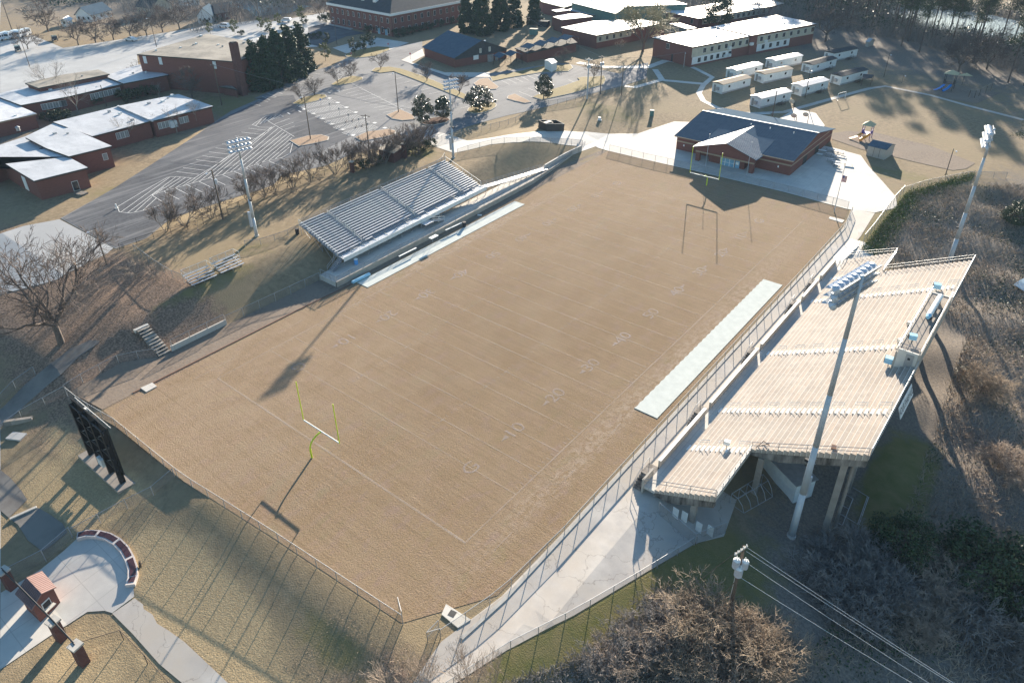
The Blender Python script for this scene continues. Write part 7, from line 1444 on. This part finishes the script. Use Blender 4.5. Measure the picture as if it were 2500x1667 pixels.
# big bare tree, left
bt = bare_tree('big_bare_tree', 'large spreading bare tree at the head of the old road on the left', 'tree', 5, 17.5, 5, .62, .30, 6, 3, 5.2, 'twig', 'bark', .10, .28, .55, .72, trunk_h=3.2, rmin=.022)
bt.place(g(150, 838), 1.0, None, (1.45, 1.45, 1.18))
bt2 = bare_tree('forked_bare_tree', 'slender pale bare tree right of the big bare tree', 'tree', 6, 11, 3, .5, .10, 5, 3, 4, 'twig_pale', 'bark_pale', .1, .25, .6, .7, trunk_h=1.2); bt2.place(g(*c5(680, 1130)), 0, None, 1)
bud = bare_tree('budding_tree', 'big round budding tree with pale yellow haze in front of the school', 'tree', 9, 15, 6, .55, .26, 6, 3, 4.2, 'leaf_bud', 'bark', .06, .26, .52, .72, trunk_h=2.2, rmin=.035); bud.place(g(*c3(1200, 458)), 0, None, (1.6, 1.6, 1.3))
# evergreens
con = [leaf_tree('evergreen_conifer', 'x', 'tree', 91+i, 16, 3.9, .4, lambda t: min(1, (1.02-t)**.7), 9000, .7, 'leaf_conifer', clumps=150, group='dense dark evergreens', csz=.27) for i in range(2)]
for q, s, l in ((c2(40, 800), .95, 'dark evergreen at the left end of the dense row beside the gymnasium'), (c2(150, 790), 1.0, 'second dark evergreen of the row beside the gymnasium'), (c2(255, 745), 1.05, 'third dark evergreen in the middle of the dense row'), (c2(350, 690), 1.05, 'fourth dark evergreen of the dense row'), (c2(440, 630), 1.0, 'dark evergreen at the right end of the dense row'), (c2(345, 660), .6, 'low bushy evergreen in front of the dense row'),
                (c2(1900, 290), 1.0, 'wide dark evergreen at the right corner of the office'), (c2(2030, 310), 1.15, 'tallest dark evergreen behind the blue roofed hall'), (c2(2200, 270), 1.1, 'dark evergreen right of the tallest one behind the hall'), (c2(2310, 240), .95, 'dark evergreen at the right end of the group behind the hall'), (c3(235, 215), .85, 'lone dark evergreen behind the school yard')):
    con[len(l) % 2].place(g(*q), rnd.uniform(0, 6), l, (s*1.12, s*1.12, s*.98))
rp_ = lambda t: max(0., math.sin(math.pi*min(1, .12+t*.88)))**.6
mg = [leaf_tree('magnolia_tree', 'x', 'tree', 101+i, 7, 2.7, .8, rp_, 5200, .34, 'leaf_magnolia', clumps=75, group='magnolia trees') for i in range(2)]
mg[0].place(g(*c2(1505, 1105)), 0, 'tall yellow green magnolia left of the far light pole', (1.1, 1.1, 1.12)); mg[1].place(g(*c2(1690, 1055)), 1, 'smaller round magnolia between the yellow green one and the light pole', (.95, .95, .85)); mg[0].place(g(*c2(2012, 982)), 2, 'broad spreading magnolia on the oval island', (1.55, 1.55, .95)); mg[1].place(g(*c3(318, 885)), 3, 'conical magnolia on the long island near the white shed', (1.05, 1.05, 1.0))
ml = leaf_tree('round_broadleaf_tree', 'dark round broadleaf tree between the two school roofs', 'tree', 111, 11, 5, 2, rp_, 7000, .45, 'leaf_shrub', clumps=80); ml.place(g(*c3(1850, 285)), 0, None, (1.25, 1.25, 1.3))
yt = leaf_tree('young_leafy_tree', 'x', 'tree', 121, 5.5, 1.7, 1.3, rp_, 1500, .3, 'leaf_yellow', clumps=30, group='young leafy trees', trunk_r=.08)
dt = leaf_tree('young_dark_tree', 'x', 'tree', 122, 5.5, 1.9, 1.3, rp_, 1700, .3, 'leaf_shrub', clumps=30, group='young dark trees', trunk_r=.08)
for q, s, l in ((c2(430, 205), 1.35, 'yellow green young tree left of the office corner'), (c2(65, 268), 1.0, 'young tree at the left of the three by the court'), (c2(135, 280), 1.0, 'young tree in the middle of the three by the court'), (c2(220, 235), 1.0, 'young tree at the right of the three by the court'), (c2(640, 545), 1.2, 'yellow topped young tree below the office drive'), (c1(1875, 310), .9, 'yellow green bushy young tree at the gymnasium roof edge'), (c1(2095, 308), 1.1, 'young tree right of the white estate car')): yt.place(g(*q), rnd.uniform(0, 6), l, s)
for q, s, l in ((c2(648, 405), .9, 'small dark tree beside the office drive'), (c2(897, 495), 1.15, 'left dark tree on the oval island'), (c2(975, 475), 1.15, 'middle dark tree on the oval island'), (c2(1045, 435), 1.15, 'right dark tree on the oval island')): dt.place(g(*q), rnd.uniform(0, 6), l, s)
bu = leaf_tree('evergreen_shrub', 'x', 'shrub', 131, 2.6, 1.6, 0, rp_, 1300, .28, 'leaf_shrub', clumps=26, group='evergreen shrubs', trunk_r=.05)
shr = [(c1(500, 1060), 1.5, 'below the tall bare tree'), (c1(565, 1065), 1.5, 'bright green one beside the white roof building'), (c1(430, 1080), 1.3, 'leftmost against the white roof'), (c1(1130, 900), 2.0, 'leftmost of the group under the gymnasium roof corner'), (c1(1190, 880), 1.8, 'second of the group between the wings'), (c1(1260, 860), 1.7, 'third of the group between the wings'), (c1(1335, 850), 1.9, 'rightmost of the group between the wings'), (c1(860, 930), 1.3, 'olive one beside the north wing windows'), (c1(1200, 1238), 1.0, 'dark one in front of the classroom wing windows'),
       (c2(570, 345), 1.4, 'low hedge piece left of the office bay'), (c2(500, 350), 1.2, 'low hedge piece at the lamp pole'), (c2(610, 190), 1.3, 'rounded one at the office corner'), (c2(680, 200), 2.0, 'tall rounded one at the left office corner'), (c2(1030, 290), 1.5, 'beside the office side door'), (c2(1300, 330), 1.8, 'first of the row along the right office wall'), (c2(1380, 310), 1.6, 'second of the row along the right office wall'), (c2(1460, 285), 1.6, 'third of the row along the right office wall'), (c2(1560, 265), 1.6, 'fourth of the row along the right office wall'), (c2(1650, 240), 1.6, 'fifth of the row along the right office wall'), (c2(1740, 215), 1.6, 'sixth of the row along the right office wall'),
       (c2(260, 265), 1.0, 'round one beside the young trees by the court'), (c2(130, 290), 1.0, 'flat one under the young trees by the court'), (c2(450, 215), 1.1, 'flat one under the yellow green young tree'), (c1(2150, 315), 1.0, 'flat one at the gymnasium roof edge by the street'), (c1(1830, 215), 1.0, 'in front of the portico house'), (c1(1960, 195), 1.0, 'between the portico house and the brick house'),
       (c2(940, 1500), 1.1, 'dark hedge piece right of the brick pillar'), (c2(1010, 1490), 1.1, 'dark hedge piece under the crape myrtle'), (c2(1090, 1465), 1.1, 'dark hedge piece left of the guardhouse'), (c2(1350, 1375), 1.2, 'hedge piece against the guardhouse pillar'), (c2(1430, 1360), 1.2, 'hedge piece right of the guardhouse'), (c2(1510, 1335), 1.2, 'hedge piece near the right end of the hedge'), (c2(1575, 1310), 1.1, 'last hedge piece at the service road')]
for q, s, l in shr: bu.place(g(*q), rnd.uniform(0, 6), 'evergreen shrub, '+l, (s, s, s*.8))
# ---- pines
def pine(seed, h=28, n=7000):
    R = np.random.default_rng(seed); C = []; tk = [(0, 0, -.4, .2, .1, h*.5, .30, .2), (.2, .1, h*.5, .1, .2, h*.97, .2, .05)]
    for i in range(34):
        z = h*R.uniform(.45, 1.0); rr = (1.05-z/h)*5.2+.6; a = R.uniform(0, 6.28); q = rr*R.uniform(.5, 1); c = (q*math.cos(a), q*math.sin(a), z+q*.12); C.append(c); tk.append((.12, .12, z-.5, *c, .06, .025))
    for i in range(6): z = h*R.uniform(.25, .48); a = R.uniform(0, 6.28); tk.append((.1, .1, z, 1.6*math.cos(a), 1.6*math.sin(a), z+.2, .04, .02))
    C = np.array(C); idx = R.integers(0, 34, n); v = R.normal(0, 1, (n, 3))*np.array([1.15, 1.15, .45]); P = C[idx]+v; vs, fs = cards(P, .55, R, .28)
    t = thing('pine_tree', 'x', 'tree', (0, 0, 0), 0, 'tall pines of the wood'); link('crown', npmesh('crown', vs, fs), 'leaf_pine', t); link('trunk', segs_mesh('trunk', tk, 6), 'bark_pine', t); return Proto(t)
pn = [pine(201), pine(202), pine(203)]
fx = [(c4(1240, 415), 1.0, 'left one of the two bare trunked pines at the wood edge'), (c4(1400, 468), 1.0, 'right one of the two bare trunked pines at the wood edge'), (c4(1640, 402), 1.0, 'tall pine behind the bare grey trees'), (c4(2190, 738), .9, 'tall pine standing nearest the climbing frame'), (c4(2330, 765), .95, 'tall pine at the right edge of the photo beside the lawn')]
used = []
for i, (q, s, l) in enumerate(fx): p_ = g(*q); used.append((p_.x, p_.y)); pn[i % 3].place(p_, i*1.3, l, s)
R = np.random.default_rng(4); k = 0; tries = 0
while k < 125 and tries < 9000:
    tries += 1; x, y = R.uniform(-60, 150), R.uniform(225, 380); lim = 284-max(0, x-25)*.62 if x < 95 else 242
    if x < 8: lim = 296
    if x < -25: lim = 318
    if y < lim or any((x-a)**2+(y-b)**2 < 20 for a, b in used): continue
    if ((x-38)/34)**2+((y-345)/22)**2 < 1: continue
    used.append((x, y)); row = 'front' if y < lim+18 else ('middle' if y < lim+50 else 'back')
    side = 'left' if x < 25 else ('middle' if x < 65 else 'right'); pn[k % 3].place(V(x, y), R.uniform(0, 6), 'tall pine in the %s rows, %s part of the wood' % (row, side), R.uniform(.8, 1.15), 'tall pines in the %s rows of the %s part of the wood' % (row, side)); k += 1
pn[1].place(Vector(at(2545, 455, 3)), 2.2, 'pine whose green branches reach in at the right edge above the valley', .95) if False else None
def near_pine():
    R = np.random.default_rng(9); C = []; tk = []; q_ = at(2550, 335, 9); base = Vector((q_.x, q_.y, H(q_.x, q_.y))); top = base+up*19; tk.append((*base, *top, .28, .06))
    for i in range(30): z = R.uniform(.4, 1); a = R.uniform(0, 6.28); rr = (1.1-z)*6.5+1; c = base+up*19*z+Vector((math.cos(a)*rr, math.sin(a)*rr, 0)); C.append(c); q = base+up*(19*z-.6); tk.append((*q, *c, .05, .02))
    C = np.array(C); n = 7000; P = C[R.integers(0, 30, n)]+R.normal(0, 1, (n, 3))*np.array([.9, .9, .35]); vs, fs = cards(P, .42, R, .25)
    t = thing('edge_pine', 'green pine whose boughs reach in at the right edge of the photo', 'tree', base); link('crown', npmesh('crown', vs, fs), 'leaf_pine', t); link('trunk', segs_mesh('trunk', tk, 6), 'bark_pine', t)
near_pine()
# ---- distant woods: masses nobody could count
def thicket(name, label, region, n, hlo, hhi, mt, seed, wdt=.05, lean=.5, size=None, crown=None):
    "region(R,n) -> xy array; upright twigs or leaf cards"
    R = np.random.default_rng(seed); XY = region(R, n); z = np.array([H(x, y) for x, y in XY]); h = R.uniform(hlo, hhi, len(XY))
    if size: P = np.column_stack([XY, z+h*R.uniform(0, 1, len(XY))**.7]); vs, fs = cards(P, size, R)
    else:
        b = np.column_stack([XY, z-.05]); d = R.normal(0, lean, (len(XY), 3)); d[:, 2] = 1; d /= np.linalg.norm(d, axis=1, keepdims=True); t_ = b+d*h[:, None]; s = R.normal(0, 1, (len(XY), 3)); s[:, 2] = 0; s /= np.linalg.norm(s, axis=1, keepdims=True); s *= wdt
        m_ = (b+t_)/2+R.normal(0, .12, (len(XY), 3))*h[:, None]
        vs = np.stack([b-s, b+s, m_+s*.8, m_-s*.8, t_+s*.2, t_-s*.2], 1).reshape(-1, 3); k = np.arange(len(XY))[:, None]*6; fs = np.concatenate([k+np.array([[0, 1, 2, 3]]), k+np.array([[3, 2, 4, 5]])])
    o = link(name, npmesh(name, vs, fs), mt); return tag(o, label, kind='stuff')
def noise_pick(R, n, box, dens):
    out = []
    while len(out) < n:
        P = np.column_stack([R.uniform(box[0], box[1], n*2), R.uniform(box[2], box[3], n*2)]); w = np.array([dens(x, y) for x, y in P]); out += list(P[R.uniform(0, 1, len(P)) < w])
    return np.array(out[:n])
def inpoly(x, y, P):
    c = False; j = len(P)-1
    for i in range(len(P)):
        if (P[i][1] > y) != (P[j][1] > y) and x < (P[j][0]-P[i][0])*(y-P[i][1])/(P[j][1]-P[i][1])+P[i][0]: c = not c
        j = i
    return c
lump = lambda x, y, s=1.: .5+.5*math.sin(x*.37*s+1.3*math.sin(y*.23*s))*math.cos(y*.31*s+1.1*math.sin(x*.19*s))
val = [(83, 8), (86, 40), (84, 84), (80, 88), (70, 96), (62.5, 104), (62.5, 134), (66, 142), (80, 155), (125, 165), (150, 130), (140, 40), (120, 0), (100, -20), (70, -15), (72, 2), (78, 8)]
thicket('bramble_scrub', 'tangled brown bramble scrub covering the slope and valley on the right', lambda R, n: noise_pick(R, n, (62, 150, -20, 165), lambda x, y: (.25+.75*lump(x, y))*inpoly(x, y, val)), 90000, .3, 1.5, 'twig_tan', 301, .045, 1.1)
thicket('pale_scrub', 'pale dead brush tangled through the bramble scrub', lambda R, n: noise_pick(R, n, (62, 150, -20, 165), lambda x, y: (lump(x+9, y+31, 1.7)**2)*inpoly(x, y, val)), 45000, .3, 1.3, 'twig_pale', 306, .04, 1.3)
thicket('vine_cover', 'low dark green vine cover among the valley scrub', lambda R, n: noise_pick(R, n, (62, 150, -20, 165), lambda x, y: (lump(x+20, y+7, .7)**3)*inpoly(x, y, val)), 30000, .1, .9, 'leaf_vine', 302, size=.32)
thicket('ivy_edge', 'bright green ivy along the wooden topped fence of the bramble slope', lambda R, n: noise_pick(R, n, (62, 72, 100, 156), lambda x, y: math.exp(-((x-63.2-max(0, y-134)*.42)/1.5)**2)), 9000, .1, .9, mk('leaf_ivy', (.12, .16, .03), (.07, .10, .02), 1), 303, size=.28)
near = [(64, -12), (78, -14), (86, 2), (82, 12), (76, 12), (71, 4), (66, -3), (61, -12), (57, -22), (64, -30), (74, -26)]
thicket('foreground_scrub', 'grey brown scrub in the shade below the walkway', lambda R, n: noise_pick(R, n, (57, 90, -30, 14), lambda x, y: (.3+.7*lump(x, y, 1.6))*inpoly(x, y, near)), 45000, .2, 1.0, 'twig_grey', 304, .03, 1.0)
thicket('bank_leaf_litter', 'scattered twigs and leaves on the near end slope', lambda R, n: noise_pick(R, n, (44, 58, -26, -12), lambda x, y: .6), 6000, .05, .3, 'twig_tan', 305, .02, 1.5)
def bush(seed, rx, ry, h, n, mt, wdt=.026):
    R = np.random.default_rng(seed); v = R.normal(0, 1, (n, 3)); v[:, 2] = np.abs(v[:, 2]); v /= np.linalg.norm(v, axis=1, keepdims=True); rr = R.uniform(.45, 1, (n, 1))**.6
    lum = 1+.22*np.sin(v[:, 0:1]*5+seed)*np.cos(v[:, 1:2]*6)+.15*np.sin(v[:, 2:3]*9+seed); P = v*rr*lum*np.array([rx, ry, h]); d = v*.5+R.normal(0, .75, (n, 3)); L = R.uniform(.4, 1.3, (n, 1)); q = P+d*L*.6
    segs = np.concatenate([np.column_stack([P, q, np.full(n, wdt), np.full(n, wdt*.4)])]); t = thing('bare_thicket_bush', 'x', 'bush', (0, 0, 0), 0, 'bare thicket bushes'); link('crown', segs_mesh('crown', segs), mt, t)
    tk = [(0, 0, -.3, rx*.6*math.cos(a), ry*.6*math.sin(a), h*.75, .06, .02) for a in np.linspace(0, 6, 9)]; link('stems', segs_mesh('stems', tk, 5), 'bark', t); return Proto(t)
def bush2(seed, h, mt, rm=.02, stems=13):
    return bare_tree('bare_thicket_bush', 'x', 'bush', seed, h, stems, .95, .05, 4, 4, 1.5, mt, 'bark', .05, .38, .75, .70, rmin=rm, group='bare thicket bushes')
bA = [bush2(401, 4.3, 'twig_tan'), bush2(402, 4.3, 'twig_pale'), bush2(403, 3.8, 'twig_grey', .028)]
for q, z, k, s, l in ((e3(1700, 1130), -3.2, 0, 1.25, 'large round sunlit brown thicket left of the transformer pole'), (e3(1880, 1160), -3.2, 0, 1.0, 'brown thicket bush touching the transformer pole'), (e3(1560, 1400), -3.2, 0, 1.1, 'tan thicket bush at the bottom edge left of the big round one'), (e3(1800, 1450), -3.2, 1, 1.2, 'pale thicket bush at the bottom edge under the big round one'), (e3(2210, 1290), -3.4, 0, 1.05, 'orange brown thicket bush right of the transformer pole'), (e3(2330, 1450), -3.4, 0, 1.2, 'orange brown thicket bush at the bottom edge right of the pole'), (e3(2080, 1480), -3.3, 0, 1.0, 'tan thicket bush at the bottom edge below the pole'),
                      (e3(1320, 1180), -3, 2, .8, 'dark low thicket bush beside the green strip'), (e3(1100, 1270), -3, 2, .8, 'dark thicket bush lower along the green strip'), (e3(1040, 1450), -3, 1, .9, 'pale thicket bush near the bottom edge'), (e3(820, 1500), -3, 2, .7, 'dark thicket bush at the bottom edge beside the green strip'), (e3(1330, 990), -2.8, 2, .6, 'small dark thicket bush at the corner of the stand shadow'),
                      (e4(1570, 680), -4.5, 1, 1.05, 'pale bare bush catching the sun in the dark valley, upper one'), (e4(1640, 850), -4.5, 1, .8, 'pale bare bush just below the upper sunlit one'), (e4(1420, 1060), -4.5, 1, .75, 'pale bare bush lower left in the dark valley'), (e4(1350, 1200), -4.5, 1, .5, 'smallest pale bare bush in the dark valley'), (e4(1060, 650), -4, 2, 1.0, 'grey bare bush in the shade left of the pale ones'), (e4(1050, 800), -4, 2, 1.0, 'grey bare bush below the first grey one'), (e4(620, 620), -3.6, 2, 1.1, 'grey bare bush near the power wires'), (e4(800, 430), -3.5, 2, 1.0, 'grey bare bush right of the flat goal frame'), (e4(780, 950), -4, 2, 1.0, 'grey bare bush under the power wires'),
                      (e4(1900, 900), -4.8, 2, 1.3, 'wide grey bare bush at the right edge of the dark valley'), (e4(2150, 1100), -5, 2, 1.3, 'grey bare bush near the right edge'), (e4(2100, 450), -5, 0, 1.1, 'brown bare bush near the right edge of the valley'), (d4(2260, 1200), -4.8, 1, 1.0, 'pale bare bush half way up the right edge'), (d4(1950, 500), -4.5, 0, 1.0, 'brown bramble bush in the sunlit valley strip')):
    p_ = at(*q, z+1.5*s); p_.z = H(p_.x, p_.y); bA[k].place(p_, rnd.uniform(0, 6), l, (s*1.15, s*1.15, s))
gr = leaf_tree('green_cedar_mound', 'x', 'shrub', 141, 4.5, 4.0, 0, rp_, 7000, .3, 'leaf_vine', clumps=60, group='dark green mounds in the valley')
for q, s, l in ((e4(1950, 700), 1.4, 'large dark green mound at the right of the shaded valley'), (e4(2180, 830), 1.3, 'dark green mound at the right edge of the shaded valley'), (e4(1250, 380), .9, 'dark green mound above the grey bare bushes'), (c8(2290, 480), .9, 'green bush by the scrub at the right edge')): p_ = g(*q); gr.place(p_, rnd.uniform(0, 6), l, s)
# woods beyond
def wood(name, label, n, box, seed, mt='twig_grey', h=(5, 13), cond=lambda x, y: True, size=1.1):
    return thicket(name, label, lambda R, n: noise_pick(R, n, box, lambda x, y: (.3+.7*lump(x, y, .6))*cond(x, y)), n, h[0], h[1], mt, seed, .07, .35, size=size)
wood('far_woodland', 'dark evergreen woodland at the top left corner', 26000, (-430, -230, 120, 330), 501, 'leaf_conifer', (2, 10), lambda x, y: y > 175-(x+235)*.35 and not (x > -300 and y > 250) or (x < -330), 1.3)
thicket('far_bare_woodland', 'grey bare woodland at the top left', lambda R, n: noise_pick(R, n, (-420, -215, 95, 330), lambda x, y: lump(x, y, .4)*(y > 128-(x+230)*.1)*(abs(x+235) > 12 or y > 160)), 30000, 3, 10, 'twig_grey', 502, .07, .35)
thicket('wood_understorey', 'dense bare understorey of the pine wood', lambda R, n: noise_pick(R, n, (-45, 150, 232, 385), lambda x, y: (.25+.75*lump(x, y, .5))*(y > (290-max(0, x-25)*.62 if x < 95 else 247))*(((x-38)/36)**2+((y-350)/24)**2 > 1)), 42000, 2, 8, 'twig_grey', 503, .05, .4)
wood('wood_evergreens', 'dark evergreen undergrowth of the pine wood', 26000, (-45, 150, 240, 400), 504, 'leaf_conifer', (1, 7), lambda x, y: y > (300-max(0, x-25)*.62 if x < 95 else 255) and ((x-38)/36)**2+((y-350)/24)**2 > 1 and not (20 < x < 110 and 312 < y < 375), 1.0)
thicket('backyard_woodland', 'bare woodland behind the school at the top', lambda R, n: noise_pick(R, n, (-200, -20, 285, 420), lambda x, y: .3+.7*lump(x, y, .5)), 20000, 3, 9, 'twig_grey', 505, .08, .35)
o = sheet('pond', [(-2, 340), (20, 325), (48, 312), (78, 300), (95, 305), (88, 335), (60, 365), (20, 385), (-10, 375)], mk('water', (.25, .30, .34), rough=.08, spec=1.), .25, label='bright pond glinting between the pine trunks')
o = sheet('valley_pool', gpoly(c8, [(2230, 1060), (2330, 1000), (2500, 960), (2500, 1160), (2330, 1120)]), 'water', .5, label='small blue pool in the scrub at the right edge')
# ================================================================ haze, sky, sun
EL = math.radians(14.6); SD = Vector((-.4196*math.cos(EL), .9077*math.cos(EL), math.sin(EL)))
w = bpy.data.worlds.new('World'); scn.world = w; w.use_nodes = True; nt = w.node_tree; bg = nt.nodes['Background']; sky = nt.nodes.new('ShaderNodeTexSky'); sky.sky_type = 'NISHITA'; sky.sun_disc = False
sky.sun_elevation = EL; sky.sun_rotation = math.atan2(SD.x, SD.y); sky.altitude = 300; sky.air_density = 1.3; sky.dust_density = .6; sky.ozone_density = 2.5
hs = nt.nodes.new('ShaderNodeHueSaturation'); hs.inputs['Saturation'].default_value = 1.15; nt.links.new(sky.outputs[0], hs.inputs['Color']); nt.links.new(hs.outputs[0], bg.inputs['Color']); bg.inputs['Strength'].default_value = .068
sl_ = bpy.data.lights.new('sun', 'SUN'); sl_.energy = 5.0; sl_.angle = math.radians(.53); sl_.color = (1, .87, .71); so = bpy.data.objects.new('sun', sl_); col.objects.link(so); so.rotation_euler = SD.to_track_quat('Z', 'Y').to_euler(); so.location = SD*300
hz = MB().box(-900, 900, -120, 900, -8, 90).build('haze', 'wire'); hz['kind'] = 'stuff'; hz['label'] = 'thin bluish winter haze in the air'
hm = bpy.data.materials.new('haze'); hm.use_nodes = True; nt = hm.node_tree; nt.nodes.remove(nt.nodes['Principled BSDF']); pv = nt.nodes.new('ShaderNodeVolumePrincipled'); pv.inputs['Density'].default_value = HAZE; pv.inputs['Color'].default_value = (.50, .72, 1, 1); pv.inputs['Anisotropy'].default_value = 0
nt.links.new(pv.outputs[0], nt.nodes['Material Output'].inputs['Volume']); hz.data.materials.clear(); hz.data.materials.append(hm)
if HAZE <= 0: bpy.data.objects.remove(hz)
scn.view_settings.view_transform = 'Standard'; scn.view_settings.look = 'None'; scn.view_settings.gamma = 1; scn.view_settings.exposure = EXPO
scn.cycles.max_bounces = 5; scn.cycles.transparent_max_bounces = 12; scn.cycles.volume_bounces = 0
